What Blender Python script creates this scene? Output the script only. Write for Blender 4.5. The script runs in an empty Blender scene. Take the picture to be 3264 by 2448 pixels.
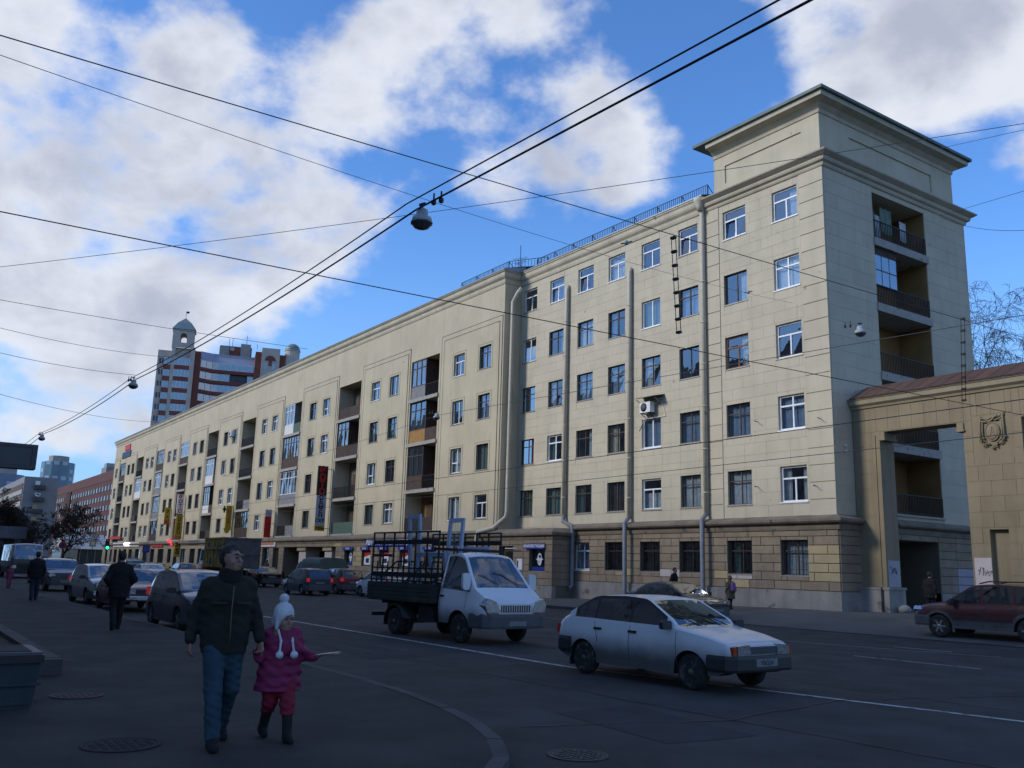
import bpy, bmesh, math, random
import numpy as np
from mathutils import Vector, Matrix, noise as mnoise

R = math.radians
SC = bpy.context.scene
COL = SC.collection
random.seed(7)

# ------------------------------------------------------------------ camera
cam_d = bpy.data.cameras.new('camera')
cam = bpy.data.objects.new('camera', cam_d)
COL.objects.link(cam)
SC.camera = cam
cam_d.sensor_fit = 'HORIZONTAL'
cam_d.sensor_width = 36.0
cam_d.lens = 31.93
cam_d.clip_start = 0.1
cam_d.clip_end = 6000
_yaw, _pitch, _roll = R(34.4265), R(11.5195), R(1.6102)
_f = Vector((-math.cos(_yaw) * math.cos(_pitch), math.sin(_yaw) * math.cos(_pitch), math.sin(_pitch)))
_r = _f.cross(Vector((0, 0, 1))).normalized()
_u = _r.cross(_f)
_r2 = math.cos(_roll) * _r + math.sin(_roll) * _u
_u2 = -math.sin(_roll) * _r + math.cos(_roll) * _u
_m = Matrix.Identity(4)
for i in range(3):
    _m[i][0], _m[i][1], _m[i][2] = _r2[i], _u2[i], -_f[i]
_m[2][3] = 1.62
cam.matrix_world = _m

# ------------------------------------------------------------------ light: sky with broken cloud, low soft sun
SUN_EL = R(28)
SUN_DIR = Vector((-0.40, -0.92, 0)).normalized() * math.cos(SUN_EL) + Vector((0, 0, math.sin(SUN_EL)))  # towards the sun
sun_d = bpy.data.lights.new('sun', 'SUN')
sun_d.energy = 2.5
sun_d.angle = R(14)
sun_d.color = (1.0, 0.94, 0.84)
sun = bpy.data.objects.new('sun', sun_d)
COL.objects.link(sun)
sun.rotation_euler = SUN_DIR.to_track_quat('Z', 'Y').to_euler()

W = bpy.data.worlds.new('World')
SC.world = W
W.use_nodes = True


def sky_world():
    nt = W.node_tree
    nt.nodes.clear()
    N = lambda t, **k: _node(nt, t, **k)
    L = nt.links.new
    out = N('ShaderNodeOutputWorld')
    bg = N('ShaderNodeBackground')
    sky = N('ShaderNodeTexSky', sky_type='NISHITA', sun_disc=False, sun_elevation=SUN_EL,
            sun_rotation=math.atan2(SUN_DIR.x, SUN_DIR.y), air_density=1.0, dust_density=0.3, ozone_density=2.4, altitude=0)
    tint = N('ShaderNodeMixRGB', blend_type='MULTIPLY')
    tint.inputs[0].default_value = 1
    tint.inputs[2].default_value = (0.104, 0.162, 0.235, 1)
    L(sky.outputs[0], tint.inputs[1])
    tc = N('ShaderNodeTexCoord')
    sep = N('ShaderNodeSeparateXYZ')
    L(tc.outputs['Generated'], sep.inputs[0])

    def mth(op, a, b=None, c=None, clamp=False):
        n = N('ShaderNodeMath', operation=op)
        n.use_clamp = clamp
        for i, v in enumerate((a, b, c)):
            if v is None:
                continue
            if isinstance(v, (int, float)):
                n.inputs[i].default_value = v
            else:
                L(v, n.inputs[i])
        return n.outputs[0]
    comb = N('ShaderNodeMapping')
    comb.inputs['Scale'].default_value = (1.0, 1.0, 1.5)
    L(tc.outputs['Generated'], comb.inputs[0])

    def nz(scale, detail, rough, off, dist=0.0):
        mp = N('ShaderNodeMapping')
        mp.inputs['Location'].default_value = off
        L(comb.outputs[0], mp.inputs[0])
        n = N('ShaderNodeTexNoise', noise_dimensions='3D')
        n.inputs['Scale'].default_value = scale
        n.inputs['Detail'].default_value = detail
        n.inputs['Roughness'].default_value = rough
        n.inputs['Distortion'].default_value = dist
        L(mp.outputs[0], n.inputs['Vector'])
        return n.outputs['Fac']
    big = nz(CLOUD['s1'], 3.0, 0.5, CLOUD['o1'])
    mid = nz(CLOUD['s2'], 10.0, 0.54, CLOUD['o2'], 0.0)
    cover = mth('ADD', mth('MULTIPLY', big, CLOUD['k1']), mth('MULTIPLY', mid, CLOUD['k2']))
    # broad cloud banks: soft lobes round chosen headings of the sky
    lobes = None
    for (dx, dy, dz, width, amt) in CLOUD['banks']:
        d = Vector((dx, dy, dz)).normalized()
        dp = N('ShaderNodeVectorMath', operation='DOT_PRODUCT')
        L(tc.outputs['Generated'], dp.inputs[0])
        dp.inputs[1].default_value = d
        lo = math.cos(R(width))
        mr = N('ShaderNodeMapRange', interpolation_type='SMOOTHSTEP')
        mr.inputs['From Min'].default_value = lo
        mr.inputs['From Max'].default_value = 1.0
        mr.inputs['To Min'].default_value = 0
        mr.inputs['To Max'].default_value = amt
        L(dp.outputs['Value'], mr.inputs['Value'])
        lobes = mr.outputs[0] if lobes is None else mth('ADD', lobes, mr.outputs[0])
    cover = mth('ADD', cover, mth('MINIMUM', lobes, 0.22))
    mask = N('ShaderNodeMapRange', interpolation_type='SMOOTHSTEP')
    mask.inputs['From Min'].default_value = CLOUD['lo']
    mask.inputs['From Max'].default_value = CLOUD['hi']
    L(cover, mask.inputs['Value'])
    dens = N('ShaderNodeMapRange', interpolation_type='SMOOTHSTEP')
    dens.inputs["From Min"].default_value = 0.34
    dens.inputs["From Max"].default_value = 0.74
    L(mth('ADD', mth('MULTIPLY', mth('SUBTRACT', cover, CLOUD['hi']), 0.55), nz(CLOUD['s2'] * 0.8, 7, 0.55, (9, 2, 4), 0.3)), dens.inputs['Value'])
    ccol = N('ShaderNodeMixRGB')
    ccol.inputs[1].default_value = (0.82, 0.85, 0.92, 1)
    ccol.inputs[2].default_value = (0.47, 0.505, 0.61, 1)
    L(dens.outputs[0], ccol.inputs[0])
    mix = N('ShaderNodeMixRGB')
    L(mth('MULTIPLY', mask.outputs[0], 0.95), mix.inputs[0])
    haze = N('ShaderNodeMapRange', interpolation_type='SMOOTHERSTEP')
    haze.inputs['From Min'].default_value = 0.42
    haze.inputs['From Max'].default_value = -0.02
    haze.inputs['To Max'].default_value = 0.8
    L(sep.outputs[2], haze.inputs['Value'])
    hz = N('ShaderNodeMixRGB')
    L(haze.outputs[0], hz.inputs[0])
    L(tint.outputs[0], hz.inputs[1])
    hz.inputs[2].default_value = (0.33, 0.58, 0.97, 1)
    L(hz.outputs[0], mix.inputs[1])
    L(ccol.outputs[0], mix.inputs[2])
    L(mix.outputs[0], bg.inputs[0])
    bg.inputs[1].default_value = 1.0
    L(bg.outputs[0], out.inputs[0])


def _node(nt, t, **k):
    n = nt.nodes.new(t)
    for a, v in k.items():
        setattr(n, a, v)
    return n


CLOUD = dict(s1=3.0, o1=(0.3, 1.7, 0), s2=7.0, o2=(4.1, 2.2, 0), k1=0.55, k2=1.45, lo=0.98, hi=1.29,
             banks=[(-0.900, 0.080, 0.429, 14, 0.2), (-0.887, 0.223, 0.404, 12, 0.25), (-0.827, 0.303, 0.473, 8, 0.2), (-0.943, 0.148, 0.297, 9, 0.15),
                    (-0.877, 0.333, 0.346, 8, 0.12), (-0.730, 0.450, 0.515, 9, 0.25), (-0.687, 0.524, 0.504, 7, 0.2), (-0.777, 0.458, 0.432, 6, 0.1),
                    (-0.662, 0.616, 0.427, 4.5, 0.2), (-0.457, 0.719, 0.523, 9, 0.25), (-0.400, 0.789, 0.465, 8, 0.2), (-0.968, 0.144, 0.206, 7, 0.14),
                    (-0.985, 0.119, 0.128, 6, 0.1), (-0.962, 0.209, 0.175, 4, 0.15), (-0.855, 0.448, 0.261, 9, -0.3), (-0.597, 0.628, 0.499, 7, -0.3),
                    (-0.773, 0.329, 0.542, 5, -0.15), (-0.924, 0.114, 0.366, 3.5, -0.3), (-0.828, 0.215, 0.517, 5, -0.18), (-0.495, 0.808, 0.321, 10, -0.3),
                    (-0.766, 0.547, 0.338, 7, -0.25), (-0.926, 0.305, 0.224, 5, -0.2), (-0.630, 0.689, 0.358, 7, -0.2),
                    (-0.919, 0.207, 0.336, 11, 0.22), (-0.853, 0.329, 0.406, 8, 0.2), (-0.930, 0.247, 0.273, 6, 0.15), (-0.739, 0.497, 0.456, 7, 0.24), (-0.774, 0.391, 0.497, 6, 0.15), (-0.966, 0.143, 0.213, 7, 0.16), (-0.701, 0.565, 0.435, 4, 0.12), (-0.666, 0.606, 0.434, 4, 0.14)])
sky_world()

SC.view_settings.view_transform = 'Standard'
SC.view_settings.look = 'None'
SC.view_settings.exposure = 0.0
SC.view_settings.gamma = 1.0
SC.view_settings.use_curve_mapping = False
SC.cycles.max_bounces = 6
SC.cycles.transparent_max_bounces = 10
SC.cycles.caustics_reflective = False
SC.cycles.caustics_refractive = False


# ------------------------------------------------------------------ materials
MATS = {}


def mat(name, col, rough=0.8, var=0.12, scale=2.0, bump=0.0, bscale=40.0, metal=0.0, spec=0.4, streak=0.0, dirt=None,
        emit=0.0, coat=0.0, orand=0.0, detail=5.0):
    """Principled material with procedural colour variation, rain streaks, speckled wear and fine relief."""
    if name in MATS:
        return MATS[name]
    m = bpy.data.materials.new(name)
    m.use_nodes = True
    nt = m.node_tree
    b = nt.nodes['Principled BSDF']
    L = nt.links.new
    N = lambda t, **k: _node(nt, t, **k)
    b.inputs['Roughness'].default_value = rough
    b.inputs['Metallic'].default_value = metal
    b.inputs['Specular IOR Level'].default_value = spec
    if coat:
        b.inputs['Coat Weight'].default_value = coat
        b.inputs['Coat Roughness'].default_value = 0.08
    geo = N('ShaderNodeNewGeometry')
    cur = None
    rgb = N('ShaderNodeRGB')
    rgb.outputs[0].default_value = (*col, 1)
    cur = rgb.outputs[0]

    def noise(sc, det, vec=None, rgh=0.55):
        n = N('ShaderNodeTexNoise')
        n.inputs['Scale'].default_value = sc
        n.inputs['Detail'].default_value = det
        n.inputs['Roughness'].default_value = rgh
        L(vec or geo.outputs['Position'], n.inputs['Vector'])
        return n.outputs['Fac']

    def bright(curc, fac, lo, hi, f0=0.3, f1=0.7):
        mr = N('ShaderNodeMapRange')
        mr.inputs['From Min'].default_value = f0
        mr.inputs['From Max'].default_value = f1
        mr.inputs['To Min'].default_value = lo
        mr.inputs['To Max'].default_value = hi
        L(fac, mr.inputs['Value'])
        mx = N('ShaderNodeMixRGB', blend_type='MULTIPLY')
        mx.inputs[0].default_value = 1
        L(curc, mx.inputs[1])
        L(mr.outputs[0], mx.inputs[2])
        return mx.outputs[0]
    if var:
        cur = bright(cur, noise(scale, detail), 1 - var, 1 + var * 0.6)
    if orand:
        oi = N('ShaderNodeObjectInfo')
        cur = bright(cur, oi.outputs['Random'], 1 - orand, 1 + orand, 0, 1)
    if streak:
        mp = N('ShaderNodeMapping')
        mp.inputs['Scale'].default_value = (1.6, 1.6, 0.09)
        L(geo.outputs['Position'], mp.inputs[0])
        cur = bright(cur, noise(1.3, 6, mp.outputs[0], 0.65), 1 + streak * 0.25, 1 - streak, 0.48, 0.78)
    if dirt:
        dcol, amount, dscale = dirt
        mr = N('ShaderNodeMapRange')
        mr.inputs['From Min'].default_value = 1 - amount
        mr.inputs['From Max'].default_value = 1 - amount + 0.05
        L(noise(dscale, 8, None, 0.62), mr.inputs['Value'])
        mx = N('ShaderNodeMixRGB')
        L(mr.outputs[0], mx.inputs[0])
        L(cur, mx.inputs[1])
        mx.inputs[2].default_value = (*dcol, 1)
        cur = mx.outputs[0]
    L(cur, b.inputs['Base Color'])
    if bump:
        bp = N('ShaderNodeBump')
        bp.inputs['Strength'].default_value = bump
        bp.inputs['Distance'].default_value = 0.02
        L(noise(bscale, 4), bp.inputs['Height'])
        L(bp.outputs[0], b.inputs['Normal'])
    if emit:
        L(cur, b.inputs['Emission Color'])
        b.inputs['Emission Strength'].default_value = emit
    MATS[name] = m
    return m


def glass(name, tint=(0.75, 0.82, 0.85), refl=0.10, thick=0.0):
    """Thin pane: see-through with a sky reflection that grows at grazing angles."""
    if name in MATS:
        return MATS[name]
    m = bpy.data.materials.new(name)
    m.use_nodes = True
    nt = m.node_tree
    nt.nodes.clear()
    L = nt.links.new
    N = lambda t, **k: _node(nt, t, **k)
    out = N('ShaderNodeOutputMaterial')
    tr = N('ShaderNodeBsdfTransparent')
    tr.inputs[0].default_value = (*tint, 1)
    gl = N('ShaderNodeBsdfGlossy')
    gl.inputs['Color'].default_value = (0.92, 0.95, 1, 1)
    gl.inputs['Roughness'].default_value = 0.015
    # uneven float glass: slow wobble of the reflection
    geo = N('ShaderNodeNewGeometry')
    nz = N('ShaderNodeTexNoise')
    nz.inputs['Scale'].default_value = 1.3
    L(geo.outputs['Position'], nz.inputs['Vector'])
    bp = N('ShaderNodeBump')
    bp.inputs['Strength'].default_value = 0.35
    bp.inputs['Distance'].default_value = 0.03
    L(nz.outputs['Fac'], bp.inputs['Height'])
    L(bp.outputs[0], gl.inputs['Normal'])
    fr = N('ShaderNodeFresnel')
    fr.inputs['IOR'].default_value = 1.5
    ad = N('ShaderNodeMath', operation='MULTIPLY_ADD', use_clamp=True)
    L(fr.outputs[0], ad.inputs[0])
    ad.inputs[1].default_value = 1.6
    ad.inputs[2].default_value = refl
    mx = N('ShaderNodeMixShader')
    bk = N('ShaderNodeMath', operation='SUBTRACT')
    bk.inputs[0].default_value = 1.0
    L(geo.outputs['Backfacing'], bk.inputs[1])
    am = N('ShaderNodeMath', operation='MULTIPLY')
    L(ad.outputs[0], am.inputs[0])
    L(bk.outputs[0], am.inputs[1])
    L(am.outputs[0], mx.inputs[0])
    L(tr.outputs[0], mx.inputs[1])
    L(gl.outputs[0], mx.inputs[2])
    L(mx.outputs[0], out.inputs[0])
    MATS[name] = m
    return m


def lamp_mat(name, col, strength):
    if name in MATS:
        return MATS[name]
    m = bpy.data.materials.new(name)
    m.use_nodes = True
    b = m.node_tree.nodes['Principled BSDF']
    b.inputs['Base Color'].default_value = (*col, 1)
    b.inputs['Emission Color'].default_value = (*col, 1)
    b.inputs['Emission Strength'].default_value = strength
    MATS[name] = m
    return m


# ------------------------------------------------------------------ mesh helpers
class MB:
    """Collects faces of one part; build() links them as one mesh object."""

    def __init__(s):
        s.v, s.f, s.sm, s.mi = [], [], [], []
        s.cur = 0

    def face(s, pts, smooth=False):
        b = len(s.v)
        s.v += [tuple(p) for p in pts]
        s.f.append(tuple(range(b, b + len(pts))))
        s.sm.append(smooth)
        s.mi.append(s.cur)

    def box(s, x0, x1, y0, y1, z0, z1, M=None):
        c = [(x0, y0, z0), (x1, y0, z0), (x1, y1, z0), (x0, y1, z0), (x0, y0, z1), (x1, y0, z1), (x1, y1, z1), (x0, y1, z1)]
        if M is not None:
            c = [tuple(M @ Vector(p)) for p in c]
        b = len(s.v)
        s.v += c
        for q in ((0, 3, 2, 1), (4, 5, 6, 7), (0, 1, 5, 4), (1, 2, 6, 5), (2, 3, 7, 6), (3, 0, 4, 7)):
            s.f.append(tuple(b + i for i in q))
            s.sm.append(False)
            s.mi.append(s.cur)
        return s

    def bar(s, p, q, w, h=None, up=(0, 0, 1)):
        """rectangular bar from p to q"""
        p, q = Vector(p), Vector(q)
        d = (q - p)
        ln = d.length
        if ln < 1e-6:
            return s
        d.normalize()
        u = Vector(up)
        if abs(d.dot(u)) > 0.99:
            u = Vector((1, 0, 0))
        a = d.cross(u).normalized()
        c = a.cross(d)
        h = h or w
        M = Matrix(((a.x, d.x, c.x, p.x), (a.y, d.y, c.y, p.y), (a.z, d.z, c.z, p.z), (0, 0, 0, 1)))
        return s.box(-w / 2, w / 2, 0, ln, -h / 2, h / 2, M)

    def tube(s, pts, r, n=8, cap=True, smooth=True):
        pts = [Vector(p) for p in pts]
        rs = r if isinstance(r, (list, tuple)) else [r] * len(pts)
        rings = []
        prev = None
        for i, p in enumerate(pts):
            d = (pts[min(i + 1, len(pts) - 1)] - pts[max(i - 1, 0)])
            if d.length < 1e-9:
                d = Vector((0, 0, 1))
            d.normalize()
            if prev is None:
                a = d.cross(Vector((0, 0, 1)) if abs(d.z) < 0.9 else Vector((1, 0, 0))).normalized()
            else:
                a = (prev - d * prev.dot(d))
                a = a.normalized() if a.length > 1e-6 else d.orthogonal().normalized()
            prev = a
            c = d.cross(a)
            b = len(s.v)
            for k in range(n):
                t = 2 * math.pi * k / n
                s.v.append(tuple(p + (a * math.cos(t) + c * math.sin(t)) * rs[i]))
            rings.append(b)
        for i in range(len(pts) - 1):
            for k in range(n):
                k2 = (k + 1) % n
                s.f.append((rings[i] + k, rings[i] + k2, rings[i + 1] + k2, rings[i + 1] + k))
                s.sm.append(smooth)
                s.mi.append(s.cur)
        if cap:
            for b, rev in ((rings[0], True), (rings[-1], False)):
                q = tuple(b + k for k in range(n))
                s.f.append(q[::-1] if rev else q)
                s.sm.append(False)
                s.mi.append(s.cur)
        return s

    def lathe(s, prof, n=20, M=None, smooth=True):
        """prof: (radius, height) from bottom to top, round local z"""
        M = M or Matrix.Identity(4)
        rings = []
        for r, z in prof:
            b = len(s.v)
            for k in range(n):
                t = 2 * math.pi * k / n
                s.v.append(tuple(M @ Vector((r * math.cos(t), r * math.sin(t), z))))
            rings.append(b)
        for i in range(len(prof) - 1):
            for k in range(n):
                k2 = (k + 1) % n
                s.f.append((rings[i] + k, rings[i] + k2, rings[i + 1] + k2, rings[i + 1] + k))
                s.sm.append(smooth)
                s.mi.append(s.cur)
        for b, rev in ((rings[0], True), (rings[-1], False)):
            q = tuple(b + k for k in range(n))
            s.f.append(q[::-1] if rev else q)
            s.sm.append(False)
            s.mi.append(s.cur)
        return s

    def prism(s, poly, a0, a1, fn):
        """extrude a 2-D polygon between a0 and a1; fn(u, v, a) -> point"""
        n = len(poly)
        A = [fn(u, v, a0) for u, v in poly]
        B = [fn(u, v, a1) for u, v in poly]
        b = len(s.v)
        s.v += [tuple(p) for p in A] + [tuple(p) for p in B]
        fs = [tuple(range(b + n - 1, b - 1, -1)), tuple(range(b + n, b + 2 * n))]
        fs += [(b + i, b + (i + 1) % n, b + n + (i + 1) % n, b + n + i) for i in range(n)]
        for f in fs:
            s.f.append(f)
            s.sm.append(False)
            s.mi.append(s.cur)
        return s

    def blob(s, c, r, n=8, sq=(1, 1, 1)):
        c = Vector(c)
        prof = [(math.sin(math.pi * i / n) * r + 1e-4, -math.cos(math.pi * i / n) * r) for i in range(n + 1)]
        M = Matrix.Translation(c) @ Matrix.Diagonal((*sq, 1))
        return s.lathe(prof, n * 2, M)

    def mesh(s, name, mats, recalc=False):
        me = bpy.data.meshes.new(name)
        me.from_pydata(s.v, [], s.f)
        me.polygons.foreach_set('use_smooth', s.sm)
        mats = mats if isinstance(mats, (list, tuple)) else [mats]
        for m in mats:
            me.materials.append(m)
        if len(mats) > 1:
            me.polygons.foreach_set('material_index', s.mi)
        if recalc:
            bm = bmesh.new()
            bm.from_mesh(me)
            bmesh.ops.remove_doubles(bm, verts=bm.verts, dist=1e-5)
            bmesh.ops.recalc_face_normals(bm, faces=bm.faces)
            bm.to_mesh(me)
            bm.free()
        me.update()
        return me

    def build(s, name, mats, parent=None, world=True, recalc=True):
        return link(name, s.mesh(name, mats, recalc), parent, world)


ROOTLOC = {}


def link(name, data, parent=None, world=True):
    o = bpy.data.objects.new(name, data)
    COL.objects.link(o)
    if parent is not None:
        o.parent = parent
        if world:
            o.matrix_parent_inverse = WINV(parent)
    return o


def WINV(o):
    M = Matrix.Identity(4)
    while o is not None:
        M = o.matrix_parent_inverse @ o.matrix_basis @ M if o.parent else o.matrix_basis @ M
        o = o.parent
    return M.inverted()


def tag(o, label=None, cat=None, group=None, kind=None):
    if label:
        o['label'] = label
    if cat:
        o['category'] = cat
    if group:
        o['group'] = group
    if kind:
        o['kind'] = kind
    return o


def thing(name, label, cat, loc=(0, 0, 0), rz=0.0, group=None):
    o = bpy.data.objects.new(name, None)
    COL.objects.link(o)
    o.empty_display_size = 0.2
    o.location = loc
    o.rotation_euler = (0, 0, rz)
    return tag(o, label, cat, group)


_UB = {}


def ubox(name, x0, x1, y0, y1, z0, z1, m, parent=None, world=True):
    """one box-shaped piece; alike pieces share the mesh"""
    if m.name not in _UB:
        _UB[m.name] = MB().box(-.5, .5, -.5, .5, -.5, .5).mesh('piece', m)
    o = bpy.data.objects.new(name, _UB[m.name])
    COL.objects.link(o)
    o.location = ((x0 + x1) / 2, (y0 + y1) / 2, (z0 + z1) / 2)
    o.scale = (x1 - x0, y1 - y0, z1 - z0)
    if parent is not None:
        o.parent = parent
        if world:
            o.matrix_parent_inverse = WINV(parent)
    return o


def copy_tree(o, parent=None):
    c = o.copy()
    COL.objects.link(c)
    c.parent = parent
    for ch in o.children:
        copy_tree(ch, c)
    return c


def front(y0):
    """wall facing the street (-Y): u along X, w up, d into the wall"""
    return lambda u, w, d: (u, y0 + d, w)


def side(x0):
    """wall facing +X: u along Y, d into the wall"""
    return lambda u, w, d: (x0 - d, u, w)


def wall_holes(mb, u0, u1, w0, w1, holes, fn, depth=0.25):
    """flat wall with rectangular openings and their reveals"""
    us = sorted({u0, u1, *[h[0] for h in holes], *[h[1] for h in holes]})
    ws = sorted({w0, w1, *[h[2] for h in holes], *[h[3] for h in holes]})
    us = [u for u in us if u0 <= u <= u1]
    ws = [w for w in ws if w0 <= w <= w1]
    for i in range(len(us) - 1):
        a, b = us[i], us[i + 1]
        cu = (a + b) / 2
        run = None
        for j in range(len(ws) - 1):
            cw = (ws[j] + ws[j + 1]) / 2
            solid = not any(h[0] < cu < h[1] and h[2] < cw < h[3] for h in holes)
            if solid:
                run = (run[0], ws[j + 1]) if run else (ws[j], ws[j + 1])
            if run and (not solid or j == len(ws) - 2):
                mb.face([fn(a, run[0], 0), fn(b, run[0], 0), fn(b, run[1], 0), fn(a, run[1], 0)])
                run = None
    for h in holes:
        a, b, c, d = h[:4]
        D = h[4] if len(h) > 4 else depth
        if D:
            mb.face([fn(a, c, 0), fn(a, d, 0), fn(a, d, D), fn(a, c, D)])
            mb.face([fn(b, c, D), fn(b, d, D), fn(b, d, 0), fn(b, c, 0)])
            mb.face([fn(a, d, 0), fn(b, d, 0), fn(b, d, D), fn(a, d, D)])
            mb.face([fn(a, c, D), fn(b, c, D), fn(b, c, 0), fn(a, c, 0)])
    return mb


def cut_rects(rects, holes, m=0.0):
    for h in holes:
        h0, h1, h2, h3 = h[0] - m, h[1] + m, h[2] - m, h[3] + m
        out = []
        for (a, b, c, d) in rects:
            if b <= h0 or a >= h1 or d <= h2 or c >= h3:
                out.append((a, b, c, d))
                continue
            if a < h0:
                out.append((a, h0, c, d))
            if b > h1:
                out.append((h1, b, c, d))
            a2, b2 = max(a, h0), min(b, h1)
            if c < h2:
                out.append((a2, b2, c, h2))
            if d > h3:
                out.append((a2, b2, h3, d))
        rects = out
    return rects


def courses(u0, u1, w0, w1, ch, bw, gap, holes, rnd=None, jitter=0.0):
    """rectangles of coursed blocks between w0 and w1, staggered, cut round the openings"""
    out = []
    n = max(1, round((w1 - w0) / ch))
    ch = (w1 - w0) / n
    for r in range(n):
        z0, z1 = w0 + r * ch, w0 + (r + 1) * ch
        u = u0 - (bw / 2 if r % 2 else 0)
        row = []
        while u < u1:
            a, b = max(u, u0), min(u + bw, u1)
            if b - a > 0.08:
                row.append((a, b, z0, z1))
            u += bw
        for q in cut_rects(row, holes):
            a, b, c, d = q
            if b - a > 0.06 and d - c > 0.05:
                out.append((a + gap / 2, b - gap / 2, c + gap / 2, d - gap / 2))
    return out


def sweep(mb, path, prof, closed=False):
    """sweep a profile [(out, z)] along a plan path with mitred corners; 'out' is to the right of travel"""
    P = [Vector((p[0], p[1], 0)) for p in path]
    n = len(P)
    nor = []
    for i in range(n):
        d0 = (P[i] - P[i - 1]).normalized() if i > 0 else None
        d1 = (P[i + 1] - P[i]).normalized() if i < n - 1 else None
        f = lambda d: Vector((d.y, -d.x, 0))
        if d0 is None:
            nor.append(f(d1))
        elif d1 is None:
            nor.append(f(d0))
        else:
            a, b = f(d0), f(d1)
            m = (a + b).normalized()
            nor.append(m / max(0.2, m.dot(a)))
    for i in range(n - 1):
        for k in range(len(prof) - 1):
            (o0, z0), (o1, z1) = prof[k], prof[k + 1]
            mb.face([P[i] + nor[i] * o0 + Vector((0, 0, z0)), P[i + 1] + nor[i + 1] * o0 + Vector((0, 0, z0)),
                     P[i + 1] + nor[i + 1] * o1 + Vector((0, 0, z1)), P[i] + nor[i] * o1 + Vector((0, 0, z1))])
    for i, rev in ((0, False), (n - 1, True)):
        q = [P[i] + nor[i] * o + Vector((0, 0, z)) for o, z in prof]
        mb.face(q if not rev else q[::-1])
    return mb


def text(body, size, m, parent, loc, rot, name='lettering', ext=0.004, align='CENTER', bold=0.0, world=False, sx=1.0):
    cu = bpy.data.curves.new(name, 'FONT')
    cu.body = body
    cu.size = size
    cu.align_x = align
    cu.align_y = 'CENTER'
    cu.extrude = ext
    cu.offset = bold
    cu.resolution_u = 3
    cu.materials.append(m)
    tmp = bpy.data.objects.new(name, cu)
    COL.objects.link(tmp)
    TEXTS.append((tmp, name, parent, loc, rot, sx, m))
    return tmp


TEXTS = []


def bake_texts():
    """turn all lettering into plain meshes in one go"""
    dg = bpy.context.evaluated_depsgraph_get()
    for tmp, name, parent, loc, rot, sx, m in TEXTS:
        me = bpy.data.meshes.new_from_object(tmp.evaluated_get(dg))
        me.materials.clear()
        me.materials.append(m)
        cu = tmp.data
        bpy.data.objects.remove(tmp)
        bpy.data.curves.remove(cu)
        o = link(name, me, parent, False)
        o.location = loc
        o.rotation_euler = rot
        o.scale = (sx, 1, 1)

# ------------------------------------------------------------------ ground, road, pavements
M_ASPH = mat('worn_asphalt', (0.050, 0.0475, 0.044), 0.86, 0.45, 0.9, 0.9, 120, detail=12, dirt=((0.034, 0.034, 0.0345), 0.43, 0.35))
M_ASPH2 = mat('pavement_asphalt', (0.043, 0.041, 0.038), 0.9, 0.45, 1.1, 0.9, 130, detail=12, dirt=((0.030, 0.030, 0.0305), 0.43, 0.5))
M_ASPH3 = mat('pale_dusty_asphalt', (0.105, 0.102, 0.095), 0.9, 0.25, 0.4, 0.5, 80, detail=9, dirt=((0.075, 0.073, 0.07), 0.42, 0.3))
M_KERB = mat('granite_kerb', (0.060, 0.058, 0.055), 0.85, 0.25, 3, 0.4, 60, orand=0.12)
M_PAINT = mat('worn_road_paint', (0.42, 0.42, 0.41), 0.8, 0.25, 3, 0.3, 60, dirt=((0.07, 0.07, 0.07), 0.44, 5))
M_EARTH = mat('dark_earth', (0.05, 0.042, 0.032), 0.95, 0.3, 2, 0.6, 30)


def sheet(name, pts, z, m, kind='structure'):
    mb = MB()
    mb.face([(p[0], p[1], z if len(p) < 3 else p[2]) for p in pts])
    return tag(mb.build(name, m, None, recalc=False), kind=kind)


sheet('ground', [(-3000, -3000), (3000, -3000), (3000, 3000), (-3000, 3000)], -0.22, M_ASPH3)
sheet('road', [(-420, -60), (120, -60), (120, 60), (-420, 60)], -0.15, M_ASPH)
PZ = 0.0
RZ = -0.15
KN = [(-420, 6.2), (-60, 6.2), (-12.5, 6.18), (-10.8, 6.05), (-9.6, 5.86), (-8.6, 5.62), (-7.7, 5.28), (-6.95, 4.85), (-6.35, 4.3), (-5.95, 3.6), (-5.75, 2.8), (-5.7, -40)]
mb = MB()
inner = [(x - .02, y - .14) for x, y in KN[:4]] + [(-9.66, 5.73), (-8.67, 5.49), (-7.79, 5.16), (-7.06, 4.75), (-6.48, 4.22), (-6.1, 3.55), (-5.91, 2.78), (-5.86, -40)]
mb.face([(x, y, PZ) for x, y in inner] + [(-420, -40, PZ)])
tag(mb.build('near_pavement', M_ASPH2, None, recalc=False), kind='structure')
# kerb of single stones
KB = tag(bpy.data.objects.new('near_kerb', None), kind='structure')
COL.objects.link(KB)
def kerb_stones(root, path_out, path_in, z0, z1, step, upto=150):
    seg = []
    for i in range(len(path_out) - 1):
        a, b = Vector(path_out[i]), Vector(path_out[i + 1])
        c, d = Vector(path_in[i]), Vector(path_in[i + 1])
        n = max(1, round((b - a).length / step))
        for k in range(n):
            seg.append([a.lerp(b, k / n), a.lerp(b, (k + 1) / n), c.lerp(d, (k + 1) / n), c.lerp(d, k / n)])
    seg.sort(key=lambda s: s[0].length)
    rest = MB()
    for k, s in enumerate(seg):
        g = (s[1] - s[0]).normalized() * .008
        q = [s[0] + g, s[1] - g, s[2] - g, s[3] + g]
        t = MB() if k < upto else rest
        zt = z1 + random.uniform(-.004, .004)
        t.prism([(p.x, p.y) for p in q], z0, zt, lambda u, v, a: (u, v, a))
        if k < upto:
            t.build('kerb_stone', M_KERB, root)
    if rest.v:
        tag(rest.build('kerb_stone_row', M_KERB, root), kind='stuff')
kn2 = [(-150, 6.2)] + KN[2:]
in2 = [(-150, 6.06)] + [inner[2]] + inner[3:]
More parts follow.
